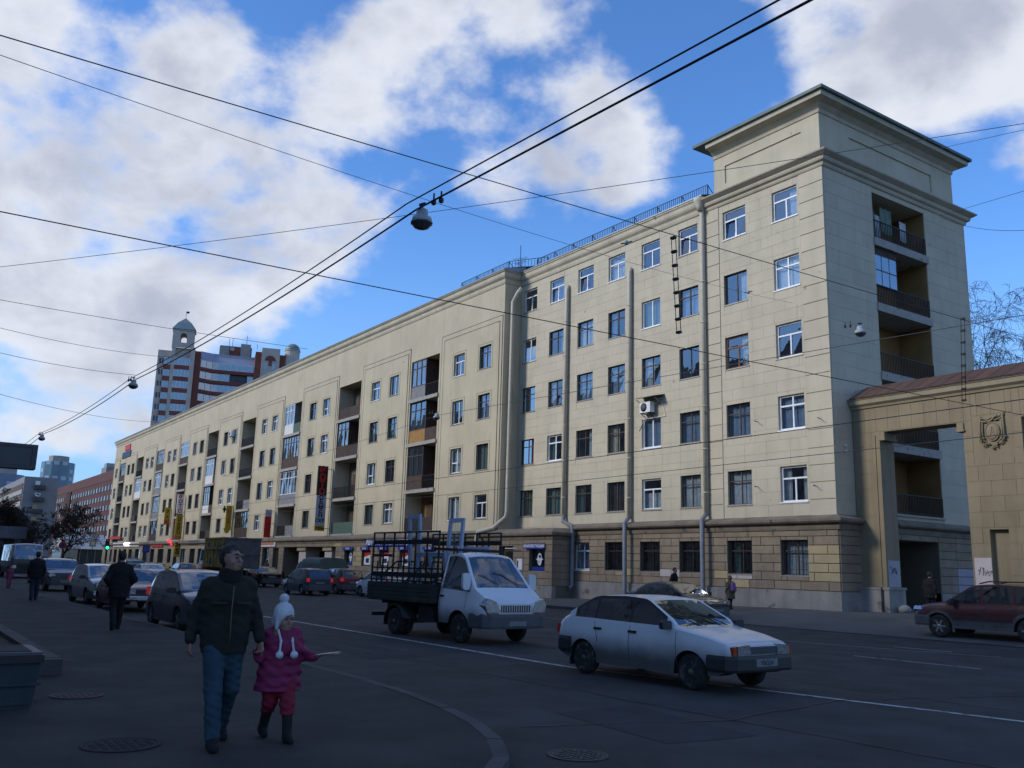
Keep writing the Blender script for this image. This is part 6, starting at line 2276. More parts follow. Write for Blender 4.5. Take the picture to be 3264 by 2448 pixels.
MB().box(-2.25, .92, -1.0, 1.0, .62, .94).build('bed', M_BED, CT, False)
for x in (1.8, -1.2):
    for sg in (-1, 1):
        wheel(CT, x, sg * .8, .35, .2, M_RIM, sg)

# --- bus at the far end of the near kerb
BU = thing('bus', 'small white-roofed bus facing the camera at the far left of the street', 'bus', (-85.5, 10.2, RZ), R(1))
parts, hw_, sy_ = car_body(dict(xf=3.4, xr=-3.4, W=2.4, taper=.05, top=[(-3.4, 2.55), (-3.2, 2.7), (2.9, 2.72), (3.1, 2.62), (3.32, 1.45), (3.4, 1.2)], belt=[(-3.4, 1.3), (3.1, 1.28), (3.4, 1.05)], sill=[(-3.4, .4), (3.4, .4)], axles=(2.3, -1.9), arch=.5, wr=.42, tw=.26, tumble=.06,
                                win=[(-3.0, -1.6), (-1.5, -.1), (0, 1.4), (1.5, 2.8)], screen=(3.32, 3.08), rear=(-9, -10)))
for pn, mb in parts.items():
    mb.build('side_window' if pn.startswith('side') else pn, paint('bus_paint', (.42, .42, .43), .93, 1.75) if pn == 'body' else M_BLACKP if pn == 'underbody' else G_CAR, BU, False, recalc=pn in ('body', 'underbody'))
mb = MB()
sweep(mb, [(2.9, -1.17), (3.3, -1.14), (3.42, -.9), (3.44, 0), (3.42, .9), (3.3, 1.14), (2.9, 1.17)], [(-.03, .35), (.05, .36), (.06, .65), (-.03, .7)])
mb.build('bumper', M_BLACKP, BU, False)
MB().box(3.36, 3.43, -.7, .7, .75, 1.1).build('grille', M_BLACKP, BU, False)
for sg in (-1, 1):
    MB().box(3.34, 3.43, sg * .92 - .14, sg * .92 + .14, .78, 1.0).build('headlight', M_LAMP, BU, False)
    for x in (2.3, -1.9):
        wheel(BU, x, sg * 1.03, .42, .26, M_RIM, sg)
MB().box(3.44, 3.47, -.28, .28, .46, .58).build('number_plate', M_PLATE, BU, False)
MB().box(-3.0, 2.5, -1.0, 1.0, .9, 1.15).build('seat_row', M_SEAT, BU, False)

# ------------------------------------------------------------------ people: smooth implicit bodies meshed with surface nets
class Field:
    def __init__(s, lo, hi, h):
        s.lo, s.h = np.array(lo, float), h
        s.n = np.ceil((np.array(hi) - s.lo) / h).astype(int) + 1
        s.F = np.full(s.n, 0.25, np.float32)

    def _sub(s, a, b, pad):
        i0 = np.clip(np.floor((np.array(a) - pad - s.lo) / s.h).astype(int), 0, s.n - 1)
        i1 = np.clip(np.ceil((np.array(b) + pad - s.lo) / s.h).astype(int) + 1, 1, s.n)
        g = [s.lo[k] + s.h * np.arange(i0[k], i1[k]) for k in range(3)]
        return tuple(slice(i0[k], i1[k]) for k in range(3)), np.meshgrid(*g, indexing='ij')

    def _add(s, sl, d, k):
        f = s.F[sl]
        if k <= 0:
            s.F[sl] = np.minimum(f, d)
        else:
            t = np.clip(.5 + .5 * (f - d) / k, 0, 1)
            s.F[sl] = f * (1 - t) + d * t - k * t * (1 - t)

    def cone(s, a, b, ra, rb, k=.03, flat=(1, 1, 1)):
        a, b = np.array(a, float), np.array(b, float)
        pad = max(ra, rb) * max(1 / min(flat), 1) + .08
        sl, (X, Y, Z) = s._sub(np.minimum(a, b), np.maximum(a, b), pad)
        fx, fy, fz = flat
        ab = b - a
        L2 = max(1e-9, (ab ** 2).sum())
        t = np.clip(((X - a[0]) * ab[0] + (Y - a[1]) * ab[1] + (Z - a[2]) * ab[2]) / L2, 0, 1)
        d = np.sqrt(((X - a[0] - t * ab[0]) * fx) ** 2 + ((Y - a[1] - t * ab[1]) * fy) ** 2 + ((Z - a[2] - t * ab[2]) * fz) ** 2) - (ra + (rb - ra) * t)
        s._add(sl, d.astype(np.float32), k)
        return s

    def ell(s, c, r, k=.02, M=None, sub=False):
        c, r = np.array(c, float), np.array(r, float)
        pad = r.max() + .05
        sl, (X, Y, Z) = s._sub(c, c, pad)
        x, y, z = X - c[0], Y - c[1], Z - c[2]
        if M is not None:
            x, y, z = [M[0][i] * x + M[1][i] * y + M[2][i] * z for i in range(3)]
        q = np.sqrt((x / r[0]) ** 2 + (y / r[1]) ** 2 + (z / r[2]) ** 2)
        d = ((q - 1) * r.min()).astype(np.float32)
        if sub:
            f = s.F[sl]
            t = np.clip(.5 - .5 * (f + d) / k, 0, 1)
            s.F[sl] = f * (1 - t) - d * t + k * t * (1 - t)
        else:
            s._add(sl, d, k)
        return s

    def wrinkle(s, amp, sc, seed=0, zs=1.0):
        g = [s.lo[k] + s.h * np.arange(s.n[k]) for k in range(3)]
        X, Y, Z = np.meshgrid(*g, indexing='ij')
        a = seed * 1.7
        w = np.sin(X * sc + 3 * np.sin(Z * sc * .6 + a)) * np.sin(Z * sc * zs * 1.3 + 2 * np.sin(Y * sc * .7 + a) + a) + .5 * np.sin(Y * sc * 1.9 + Z * sc * 2.1 * zs + a)
        s.F += (amp * w).astype(np.float32)
        return s

    def cut(s, axis, val, above):
        """remove everything above (or below) a level"""
        g = s.lo[axis] + s.h * np.arange(s.n[axis])
        d = (g - val) if above else (val - g)
        shp = [1, 1, 1]
        shp[axis] = -1
        s.F = np.maximum(s.F, d.reshape(shp).astype(np.float32))
        return s

    def mesh(s, name, m):
        F = s.F.copy()
        F[0], F[-1] = .1, .1
        F[:, 0], F[:, -1] = .1, .1
        F[:, :, 0], F[:, :, -1] = .1, .1
        ins = F < 0
        nx, ny, nz = F.shape
        c = np.zeros((nx - 1, ny - 1, nz - 1), np.int8)
        for dx in (0, 1):
            for dy in (0, 1):
                for dz in (0, 1):
                    c += ins[dx:nx - 1 + dx, dy:ny - 1 + dy, dz:nz - 1 + dz]
        act = (c > 0) & (c < 8)
        idx = np.full(act.shape, -1, np.int64)
        cells = np.argwhere(act)
        idx[act] = np.arange(len(cells))
        pos = np.zeros((len(cells), 3))
        cnt = np.zeros(len(cells))
        i, j, k = cells.T
        cor = [(0, 0, 0), (1, 0, 0), (0, 1, 0), (1, 1, 0), (0, 0, 1), (1, 0, 1), (0, 1, 1), (1, 1, 1)]
        V = [F[i + a, j + b, k + e] for a, b, e in cor]
        for p, q in ((0, 1), (2, 3), (4, 5), (6, 7), (0, 2), (1, 3), (4, 6), (5, 7), (0, 4), (1, 5), (2, 6), (3, 7)):
            cr = (V[p] < 0) != (V[q] < 0)
            t = np.where(cr, V[p] / np.where(V[p] - V[q] == 0, 1, V[p] - V[q]), 0)
            P = np.array(cor[p], float)
            Q = np.array(cor[q], float)
            pt = P + t[:, None] * (Q - P)
            pos += np.where(cr[:, None], pt, 0)
            cnt += cr
        pos = s.lo + s.h * (cells + pos / cnt[:, None])
        faces = []
        for ax in range(3):
            A = [slice(0, n) for n in F.shape]
            B = [slice(0, n) for n in F.shape]
            A[ax] = slice(0, F.shape[ax] - 1)
            B[ax] = slice(1, F.shape[ax])
            cr = ins[tuple(A)] != ins[tuple(B)]
            e = np.argwhere(cr)
            o = [k for k in range(3) if k != ax]
            e = e[(e[:, o[0]] > 0) & (e[:, o[1]] > 0) & (e[:, o[0]] < F.shape[o[0]] - 1) & (e[:, o[1]] < F.shape[o[1]] - 1)]
            q = []
            for da, db in ((-1, -1), (0, -1), (0, 0), (-1, 0)):
                f = e.copy()
                f[:, o[0]] += da
                f[:, o[1]] += db
                q.append(idx[f[:, 0], f[:, 1], f[:, 2]])
            q = np.stack(q, 1)
            inside = ins[e[:, 0], e[:, 1], e[:, 2]]
            flip = inside if ax != 1 else ~inside
            q[~flip] = q[~flip][:, ::-1]
            faces.append(q)
        faces = np.concatenate(faces)
        faces = faces[(faces >= 0).all(1)]
        me = bpy.data.meshes.new(name)
        me.from_pydata(pos.tolist(), [], faces.tolist())
        me.polygons.foreach_set('use_smooth', [True] * len(me.polygons))
        me.materials.append(m)
        me.update()
        return me


def rotz3(a):
    c, s_ = math.cos(a), math.sin(a)
    return np.array([[c, s_, 0], [-s_, c, 0], [0, 0, 1]])     # rows: local axes in body space


def lerp3(a, b, t):
    return tuple(a[i] + (b[i] - a[i]) * t for i in range(3))


M_SKIN = mat('skin', (.25, .145, .105), .6, .08, 20)
M_HAIRD = mat('dark_hair', (.022, .017, .014), .7, .25, 60)
M_HAIRB = mat('fair_brown_hair', (.16, .10, .06), .7, .2, 60)
M_EYE = mat('eye_dark', (.02, .016, .014), .3, 0)
M_LIP = mat('lip', (.28, .10, .09), .5, .05)
M_SHOE = mat('black_leather', (.008, .0075, .0075), .85, .2, 20)


def add_head(f, c, yaw, r=1.0):
    """skull, jaw, nose, brow, ears and eye hollows into the body field"""
    M = rotz3(yaw)
    def P(x, y, z):
        return tuple(np.array(c) + r * (x * M[0] + y * M[1] + np.array([0, 0, z])))
    f.ell(P(-.012, 0, .03), np.array([.098, .076, .098]) * r, .02, M)
    f.ell(P(.022, 0, -.045), np.array([.070, .060, .085]) * r, .03, M)
    f.ell(P(.062, 0, -.085), np.array([.03, .034, .028]) * r, .02, M)
    f.cone(P(.083, 0, .012), P(.108, 0, -.028), .010 * r, .014 * r, .012)
    f.ell(P(.074, 0, .034), np.array([.022, .052, .014]) * r, .014, M)
    f.ell(P(.082, 0, -.062), np.array([.018, .026, .013]) * r, .01, M)
    for sg in (-1, 1):
        f.ell(P(-.012, sg * .076, -.012), np.array([.022, .012, .034]) * r, .008, M)
        f.ell(P(.098, sg * .032, .010), np.array([.016, .018, .011]) * r, .010, M, sub=True)
        f.ell(P(.055, sg * .045, -.03), np.array([.03, .022, .028]) * r, .015, M)
    return P


def add_hand(f, wrist, direc, palm_n, r=1.0, curl=.5, thumb=1):
    """palm and five separate, unequal, bent fingers"""
    w = np.array(wrist, float)
    d = np.array(direc, float)
    d /= np.linalg.norm(d)
    n = np.array(palm_n, float)
    n -= d * (n @ d)
    n /= np.linalg.norm(n)
    sd = np.cross(d, n) * thumb
    pc = w + d * .048 * r
    for t in (-1, 0, 1):
        f.cone(w + sd * t * .014 * r, w + d * .085 * r + sd * t * .026 * r, .016 * r, .013 * r, .012)
    lens = [.068, .078, .072, .056]
    for q in range(4):
        b = w + d * .083 * r + sd * (.032 - .021 * q) * r
        a1 = curl * .9
        d1 = d * math.cos(a1) + n * math.sin(a1)
        d2 = d * math.cos(a1 + curl * 1.4) + n * math.sin(a1 + curl * 1.4)
        m = b + d1 * lens[q] * .52 * r
        e = m + d2 * lens[q] * .50 * r
        f.cone(b, m, .0098 * r, .009 * r, .004)
        f.cone(m, e, .009 * r, .0072 * r, .003)
    tb = w + d * .028 * r + sd * .034 * r
    tm = tb + (d * .65 + sd * .55 + n * .35) * .034 * r
    te = tm + (d * .85 + n * .45) * .032 * r
    f.cone(tb, tm, .014 * r, .011 * r, .008)
    f.cone(tm, te, .011 * r, .009 * r, .003)


def person(label, loc, rz, J, S, group=None, h=.012):
    """J: joints in body space (x ahead, y left); S: sizes, garments and colours"""
    k = S.get('k', 1.0)
    lo = [min(p[i] for p in J.values()) - .30 for i in range(3)]
    hi = [max(p[i] for p in J.values()) + .30 for i in range(3)]
    lo[2] = -.03
    hr = S.get('head_r', 1.0)
    g = S.get('girth', 1.0)
    # --- body: one continuous surface under the clothes
    f = Field(lo, hi, h)
    P = add_head(f, J['head'], S.get('head_yaw', 0), hr)
    f.cone(J['neck'], lerp3(J['neck'], J['head'], .55), .055 * k * 1.0, .05 * hr, .03)
    f.cone(J['chest'], J['neck'], .10 * k, .055 * k, .05, (1.1, .8, 1))
    f.cone(J['pelvis'], J['chest'], .11 * k, .12 * k, .05, (1.15, .85, 1))
    for sd in 'RL':
        f.cone(J['chest'], J[sd + 'sh'], .08 * k, .05 * k, .04)
        f.cone(J[sd + 'sh'], J[sd + 'el'], .045 * k, .036 * k, .02)
        f.cone(J[sd + 'el'], J[sd + 'wr'], .036 * k, .027 * k, .02)
        hd = J.get(sd + 'hd', (0, 0, -1))
        add_hand(f, J[sd + 'wr'], hd, S.get(sd + 'palm', (0, 1 if sd == 'R' else -1, 0)), k * S.get('hand', 1.0), S.get(sd + 'curl', .35), S.get(sd + 'thumb', -1 if sd == 'R' else 1))
        f.cone(J['pelvis'], J[sd + 'hip'], .09 * k, .075 * k, .04)
        f.cone(J[sd + 'hip'], J[sd + 'kn'], .075 * k, .05 * k, .02)
        f.cone(J[sd + 'kn'], J[sd + 'an'], .05 * k, .036 * k, .02)
        f.cone(J[sd + 'an'], J[sd + 'toe'], .036 * k, .028 * k, .02)
    body = link('person', f.mesh('person', M_SKIN))
    tag(body, label, 'person', group)
    body.location = loc
    body.rotation_euler = (0, 0, rz)
    # --- eyes, mouth
    if S.get('face', True):
        for sg in (-1, 1):
            MB().blob(P(.086, sg * .032, .010), .0095 * hr, 6).build('eye', M_EYE, body, False)
            MB().tube([P(.086, sg * .014, .036), P(.083, sg * .030, .041), P(.068, sg * .048, .036)], .006 * hr, 5).build('eyebrow', S.get('hair', M_HAIRD), body, False)
        MB().tube([P(.094, -.022, -.062), P(.102, 0, -.060), P(.094, .022, -.062)], .0055 * hr, 5).build('mouth', M_LIP, body, False)
    # --- hair
    if S.get('hair_style', 'short') != 'none':
        f = Field([J['head'][i] - .2 for i in range(3)], [J['head'][i] + .2 for i in range(3)], h * .8)
        M = rotz3(S.get('head_yaw', 0))
        f.ell(P(-.022, 0, .046), np.array([.101, .086, .094]) * hr, .02, M)
        f.ell(P(-.055, 0, .0), np.array([.062, .082, .09]) * hr, .03, M)
        f.ell(P(.075, 0, -.02), np.array([.075, .085, .082]) * hr, .02, M, sub=True)
        f.wrinkle(.004, 90, 3)
        link('hair', f.mesh('hair', S.get('hair', M_HAIRD)), body, False)
    # --- trousers
    f = Field(lo, [hi[0], hi[1], J['pelvis'][2] + .3], h)
    f.cone(J['pelvis'], lerp3(J['pelvis'], J['chest'], .25), .145 * k * g, .14 * k * g, .04, (1.15, .85, 1))
    tw = S.get('trouser', 1.0)
    for sd in 'RL':
        f.cone(J[sd + 'hip'], J[sd + 'kn'], .105 * k * g * tw, .078 * k * tw, .05)
        f.cone(J[sd + 'kn'], lerp3(J[sd + 'kn'], J[sd + 'an'], .96), .078 * k * tw, .066 * k * tw, .03)
    f.wrinkle(.0045, 26, 1, 1.6)
    f.cut(2, S.get('trouser_low', .06), False)
    link('trousers', f.mesh('trousers', S['trousers']), body, False)
    # --- shoes or boots
    for sd in 'RL':
        a, t = J[sd + 'an'], J[sd + 'toe']
        f = Field([min(a[i], t[i]) - .15 for i in range(3)], [max(a[i], t[i]) + .45 * (i == 2) + .15 * (i < 2) for i in range(3)], h * .8)
        heel = (a[0] - .05 * k, a[1], max(.035 * k, a[2] - .055 * k))
        f.cone(heel, (t[0], t[1], t[2] + .0), .045 * k, .038 * k, .03, (1, .95, 1))
        f.cone((a[0], a[1], a[2] - .01), lerp3(a, t, .5), .052 * k, .045 * k, .03)
        if S.get('boots'):
            f.cone((a[0], a[1], a[2]), lerp3(a, J[sd + 'kn'], .72), .058 * k, .070 * k, .03)
        link('shoe' if not S.get('boots') else 'boot', f.mesh('shoe', M_SHOE), body, False)
    # --- coat or jacket
    top = J['neck']
    f = Field(lo, hi, h)
    cw = S.get('coat_w', 1.0)
    f.cone(lerp3(J['pelvis'], J['chest'], .1), J['chest'], .165 * k * g * cw, .172 * k * g * cw, .06, (1.2, .80, 1))
    f.cone(J['chest'], (top[0] - .015, top[1], top[2] - .04), .16 * k * g * cw, .085 * k, .06, (1.15, .8, 1))
    hem = S.get('hem', J['pelvis'][2] - .12 * k)
    f.cone(lerp3(J['pelvis'], J['chest'], .2), (J['pelvis'][0], J['pelvis'][1], hem), .165 * k * g * cw, S.get('flare', .175) * k * g * cw, .05, (1.2, .82, 1))
    for sd in 'RL':
        f.cone(J['chest'], J[sd + 'sh'], .10 * k, .070 * k * cw, .05)
        f.cone((top[0] - .02, top[1], top[2] - .07 * k), (J[sd + 'sh'][0], J[sd + 'sh'][1], J[sd + 'sh'][2] + .005), .065 * k, .062 * k * cw, .05)
        f.cone(J[sd + 'sh'], J[sd + 'el'], .074 * k * cw, .063 * k * cw, .03)
        f.cone(J[sd + 'el'], lerp3(J[sd + 'el'], J[sd + 'wr'], .92), .064 * k * cw, .050 * k * cw, .03)
    # collar
    for a in np.linspace(-2.4, 2.4, 11):
        p = (top[0] + .01 + .062 * k * math.cos(a), top[1] + .062 * k * math.sin(a), top[2] - .01)
        f.cone((p[0], p[1], p[2] - .05 * k), (p[0], p[1], p[2] + .03 * k), .026 * k, .02 * k, .02)
    if S.get('quilt'):
        Z = (lo[2] + h * np.arange(f.n[2])).reshape(1, 1, -1)
        f.F -= (.010 * np.abs(np.sin(Z * math.pi / S['quilt']))).astype(np.float32)
    f.wrinkle(S.get('wr', .007), 22, S.get('seed', 2), 1.3)
    f.cut(2, hem, False)
    link('coat', f.mesh('coat', S['coat']), body, False)
    return body, P


def joints(k=1.0, stride=.26, arm=.10, swing=0.0, lean=.02, wide=.10):
    """walking figure of height 1.78*k; right foot ahead"""
    j = dict(pelvis=(0, 0, .95), chest=(lean, 0, 1.30), neck=(lean + .02, 0, 1.50), head=(lean + .05, 0, 1.655),
             Rsh=(lean, -.175, 1.395), Rel=(-.04 - arm * .3, -.245, 1.13), Rwr=(.02 - arm, -.25, .90), Lsh=(lean, .175, 1.395), Lel=(-.02 + arm * .3, .245, 1.13), Lwr=(.08 + arm, .235, .91),
             Rhip=(0, -.09, .90), Rkn=(stride * .55, -wide * .9, .49), Ran=(stride, -wide * .85, .085), Rtoe=(stride + .15, -wide * .95, .035),
             Lhip=(0, .09, .90), Lkn=(-stride * .15 + .05, wide * .9, .49), Lan=(-stride, wide * .85, .115), Ltoe=(-stride + .14, wide * .95, .035))
    return {n: (p[0] * k, p[1] * k, p[2] * k) for n, p in j.items()}


# the man in the foreground
M_JACK = mat('dark_green_jacket', (.014, .015, .010), .9, .3, 8, .5, 70)
M_JEAN = mat('blue_jeans', (.018, .045, .066), .9, .25, 9, .3, 120)
M_COLLAR = mat('black_fleece', (.009, .008, .008), .95, .2, 20)
J = joints(1.0, .27, .02)
J.update(Rel=(-.05, -.275, 1.14), Rwr=(.0, -.305, .90), Lel=(-.01, .265, 1.13), Lwr=(.07, .315, .905), Lhd=(.1, .1, -1), chest=(.02, 0, 1.29), head=(.07, 0, 1.645))
MAN, P = person('man in dark jacket and blue jeans walking hand in hand with the girl', (-8.63, 2.78, 0), R(-6), J,
                dict(head_yaw=R(32), girth=1.04, coat=M_JACK, trousers=M_JEAN, hair=M_HAIRD, Lcurl=.85, Rcurl=.45, trouser=1.0, hem=.80, coat_w=1.0, flare=.162, wr=.0045, seed=3, Rpalm=(-.3, 1, 0), Lpalm=(.6, -1, 0)), h=.0085)
f = Field([-.15, -.18, 1.38], [.22, .18, 1.6], .01)
for a in np.linspace(-2.7, 2.7, 13):
    p = (.035 + .078 * math.cos(a), .082 * math.sin(a))
    f.cone((p[0], p[1], 1.44), (p[0] * 1.02, p[1] * 1.02, 1.535), .03, .022, .03)
link('collar', f.mesh('collar', M_COLLAR), MAN, False)
MB().tube([(.232, 0, 1.40), (.226, -.004, 1.2), (.218, .002, 1.0), (.215, 0, .84)], .006, 5).build('zip', mat('brass_zip', (.12, .09, .04), .5, .1, metal=.5), MAN, False)
for sg in (-1, 1):
    MB().box(.185, .215, sg * .11 - .065, sg * .11 + .065, 1.24, 1.255).build('pocket_flap', mat('jacket_trim', (.032, .027, .018), .8, .2), MAN, False)

# the girl
M_PINKC = mat('magenta_quilted_jacket', (.17, .008, .055), .7, .25, 10, .3, 40)
M_PINKT = mat('raspberry_trousers', (.17, .006, .022), .8, .15, 10)
M_KNIT = mat('white_knit', (.62, .64, .68), .95, .12, 60, .8, 160)
k = .69
J = joints(k, .19, .0, lean=.0)
J.update(head=(.03, 0, 1.085), neck=(.01, 0, .985), chest=(.0, 0, .86), pelvis=(0, 0, .60), Rsh=(0, -.125, .94), Rel=(-.01, -.20, .79), Rwr=(.085, -.215, .745), Rhd=(.05, -.25, .9),
         Lsh=(0, .125, .94), Lel=(-.01, .20, .78), Lwr=(.13, .29, .745), Lhd=(.7, .55, .1), Lan=(.19, .06, .06), Ltoe=(.30, .065, .028), Lkn=(.12, .065, .34), Ran=(-.19, -.06, .08), Rtoe=(-.09, -.065, .03), Rkn=(-.01, -.065, .34))
GIRL, P = person('small girl in pink quilted jacket and white bobble hat', (-8.63, 3.33, 0), R(-4), J,
                 dict(k=.72, head_r=.93, head_yaw=R(22), girth=1.12, coat=M_PINKC, trousers=M_PINKT, hair=M_HAIRB, hair_style='none', boots=True, hand=.85, Lcurl=.25, Rcurl=.7, Lpalm=(0, .1, 1), hem=.44, coat_w=1.10,
                      flare=.205, quilt=.095, trouser=1.22, trouser_low=.24, Lthumb=-1), h=.0085)
hc = J['head']
f = Field([hc[0] - .22, hc[1] - .22, hc[2] - .22], [hc[0] + .22, hc[1] + .22, hc[2] + .35], .008)
Mh = rotz3(R(22))
f.ell(P(-.010, 0, .055), (.112, .098, .118), .02, Mh)
for sg in (-1, 1):
    f.ell(P(-.005, sg * .076, -.035), (.050, .022, .085), .02, Mh)
f.ell(P(-.055, 0, -.01), (.07, .085, .10), .02, Mh)
f.ell(P(.085, 0, -.028), (.085, .070, .072), .01, Mh, sub=True)
f.ell(P(-.02, 0, .215), (.046, .046, .046), .008)
f.wrinkle(.0022, 120, 5)
link('bobble_hat', f.mesh('bobble_hat', M_KNIT), GIRL, False)
f = Field([-.05, -.2, .65], [.3, .2, 1.05], .007)
for sg in (-1, 1):
    f.cone(P(.03, sg * .085, -.10), (.135, sg * .055 + .01, .90), .012, .011, .01)
    f.cone((.135, sg * .055 + .01, .90), (.158, sg * .068 + .01, .80), .011, .011, .01)
    f.ell((.165, sg * .07 + .01, .775), (.036, .036, .036), .006)
f.wrinkle(.002, 130, 2)
link('hat_strings', f.mesh('hat_strings', M_KNIT), GIRL, False)
f = Field([-.15, -.2, .75], [.2, .2, 1.1], .009)
f.cone(P(.0, -.075, -.08), (.075, -.10, .84), .03, .02, .02)
f.cone(P(-.02, .08, -.08), (.0, .11, .88), .03, .025, .02)
f.wrinkle(.003, 80, 1)
link('hair', f.mesh('hair', M_HAIRB), GIRL, False)
# folded leaflet held out in her left hand
lf = thing('leaflet', 'pale folded leaflet held out in the hand of the girl', 'leaflet', (-8.40, 3.68, .775), R(35))
mb = MB()
mb.face([(-.07, -.08, -.005), (.16, -.06, .03), (.16, .05, .035), (-.07, .05, .0)])
mb.face([(-.07, -.08, -.008), (-.07, .05, -.003), (.15, .05, .02), (.15, -.06, .012)])
mb.build('leaflet_sheet', mat('glossy_leaflet', (.62, .55, .42), .3, .25, 30), lf, False, recalc=False)

# the other pedestrians
M_BLK = mat('black_coat', (.008, .008, .009), .9, .2, 8)
M_DKJ = mat('dark_jeans', (.020, .027, .045), .9, .2, 9)
M_TAN = mat('drab_green_coat', (.105, .085, .05), .9, .2, 9)
M_GREYC = mat('grey_coat', (.06, .062, .07), .9, .2, 9)
Jw = joints(1.0, .26, .04)
Jw.update(Rwr=(.10, -.20, .98), Lwr=(.10, .20, .98), Rel=(-.08, -.30, 1.14), Lel=(-.08, .30, 1.14))
person('man in black coat with a hood walking away along the parked cars', (-23.0, 4.85, 0), R(176), Jw, dict(coat=M_BLK, trousers=M_BLK, face=False, hem=.72, coat_w=1.12, trouser=1.05), h=.014)
person('man in dark jacket and jeans walking away beside the black crossover', (-38.5, 5.15, 0), R(178), joints(1.0, .16, .03), dict(coat=M_BLK, trousers=M_DKJ, face=False, hem=.80, coat_w=1.08), h=.02)
person('person in dark clothes at the left edge of the picture', (-52.9, 5.1, 0), R(-2), joints(1.0, .15, .05), dict(coat=M_BLK, trousers=M_BLK, face=False, hem=.7), h=.022)
person('small child in pink walking beside the adult at the left edge', (-52.6, 5.85, 0), R(-2), joints(.62, .15, .05), dict(k=.66, coat=mat('dull_pink_coat', (.20, .05, .10), .9), trousers=MATS['dull_pink_coat'], face=False, hem=.42, head_r=.85), h=.022)
person('man in black on the far pavement behind the white hatchback', (-32.0, 31.6, .13), R(20), joints(1.0, .15, .04), dict(coat=M_BLK, trousers=M_BLK, face=False, hem=.7, coat_w=1.1), h=.022)
sg_, P = person('schoolchild in drab coat with a purple backpack on the far pavement', (-28.2, 31.3, .16), R(175), joints(.80, .14, .05), dict(k=.84, coat=M_TAN, trousers=M_BLK, hair=mat('brown_hat', (.12, .08, .05), .9), face=False, hem=.45, flare=.2, coat_w=1.12), h=.02)
f = Field([-.4, -.2, .7], [0, .2, 1.25], .02)
f.cone((-.20, 0, .85), (-.17, 0, 1.08), .12, .10, .03, (1.3, .8, 1))
link('backpack', f.mesh('backpack', mat('purple_backpack', (.20, .10, .24), .8)), sg_, False)
person('man in black jacket walking into the gateway passage', (-20.9, 34.7, .2), R(95), joints(1.0, .18, .05), dict(coat=M_BLK, trousers=M_BLK, face=False, hem=.75, coat_w=1.1), h=.022)
person('person with dark hair standing by the shop windows above the red car', (-66.3, 30.4, .05), R(-80), joints(.97, .1, .02), dict(coat=M_BLK, trousers=M_DKJ, face=False, hem=.7), h=.03)
person('man in grey standing left of the canvas truck', (-84.5, 30.6, .05), R(-60), joints(1.0, .1, .02), dict(coat=M_GREYC, trousers=M_DKJ, face=False, hem=.75), h=.03)
person('person in black on the steps of the shop beside the dump truck', (-92.0, 30.8, .05), R(-90), joints(.97, .08, .02), dict(coat=M_BLK, trousers=M_BLK, face=False, hem=.6), h=.03)
person('person in brown on the steps of the shop beside the dump truck', (-88.6, 30.9, .05), R(-90), joints(.95, .08, .02), dict(coat=M_TAN, trousers=M_BLK, face=False, hem=.6), h=.03)

# ------------------------------------------------------------------ overhead wires and lamps
M_WIRE = mat('black_wire', (.010, .010, .012), .6, 0)
M_WIREG = mat('grey_steel_wire', (.055, .06, .075), .6, 0)
M_LAMPB = mat('grey_lamp_housing', (.34, .38, .40), .5, .15, 6)
M_LENS = mat('dull_lamp_lens', (.10, .115, .12), .3, .15, 5)


def wire(label, a, b, sag, r=.012, m=None, name='overhead_wire', group=None, n=24):
    a, b = Vector(a), Vector(b)
    pts = [a.lerp(b, i / n) - Vector((0, 0, 4 * sag * (i / n) * (1 - i / n))) for i in range(n + 1)]
    o = MB().tube(pts, r, 5).build(name, m or M_WIRE, None)
    return tag(o, label, 'wire', group or 'overhead wires across the street')


LA = [(-5.6, 9.15, 9.25), (-16.89, 8.64, 9.44), (-43.2, 8.62, 9.66), (-67.6, 8.1, 9.62), (-112, 8.4, 10.6)]
LB = [(-5.4, 9.42, 9.2), (-16.80, 8.83, 9.32), (-43.1, 8.85, 9.64), (-67.5, 8.42, 9.66), (-112, 8.5, 9.95)]
for nm, Lq, r in (('upper', LA, .016), ('lower', LB, .022)):
    for i in range(4):
        where = ['running to the top right from the nearest lamp', 'between the nearest and second hanging lamp', 'between the second and third hanging lamp', 'beyond the third hanging lamp'][i]
        wire('%s black feeder cable %s' % (nm, where), Lq[i], Lq[i + 1], [.0, .22, .25, .3][i], r, name='feeder_cable', group='feeder cables along the street')
wire('thin span wire carrying the nearest hanging lamp', (-14.12, 0.31, 8.71), (-26.31, 33.85, 14.19), .36, .006, M_WIREG)
wire('thin wire rising from the left to the tower top', (-44.90, 2.27, 13.92), (-12.99, 29.80, 16.61), .24, .012, M_WIREG)
wire('black span wire from top left down to the right edge', (-13.00, 0.25, 8.41), (-14.08, 30.80, 9.43), 0.02, .0095)
wire('black span wire from mid left across the facade', (-15.57, 0.66, 6.85), (-14.45, 31.14, 6.97), 0.02, .0105)
wire('thin span wire through the small lamps on the far side', (-13.93, 30.66, 10.42), (-46.5, 26.5, 10.45), -.02, .014, M_WIREG)
wire('thin span wire running on from the small far lamp', (-46.5, 26.5, 10.45), (-110.76, 33.0, 11.60), .5, .012, M_WIREG)
wire('tram contact wire, upper of the two across the facade', (-9.0, 21.4, 5.80), (-140, 23.0, 5.85), .05, .012, M_WIREG, group='tram contact wires')
wire('tram contact wire, lower of the two across the facade', (-11.5, 26.2, 5.80), (-140, 29.5, 5.85), .05, .012, M_WIREG, group='tram contact wires')
wire('thin wire passing just above the bell turret', (-50.71, 2.73, 14.13), (-55.85, 21.82, 15.50), .1, .014, M_WIREG)
wire('thin wire at far left below the bell turret level', (-56.56, 3.24, 14.08), (-71.04, 17.21, 16.87), .3, .014, M_WIREG)
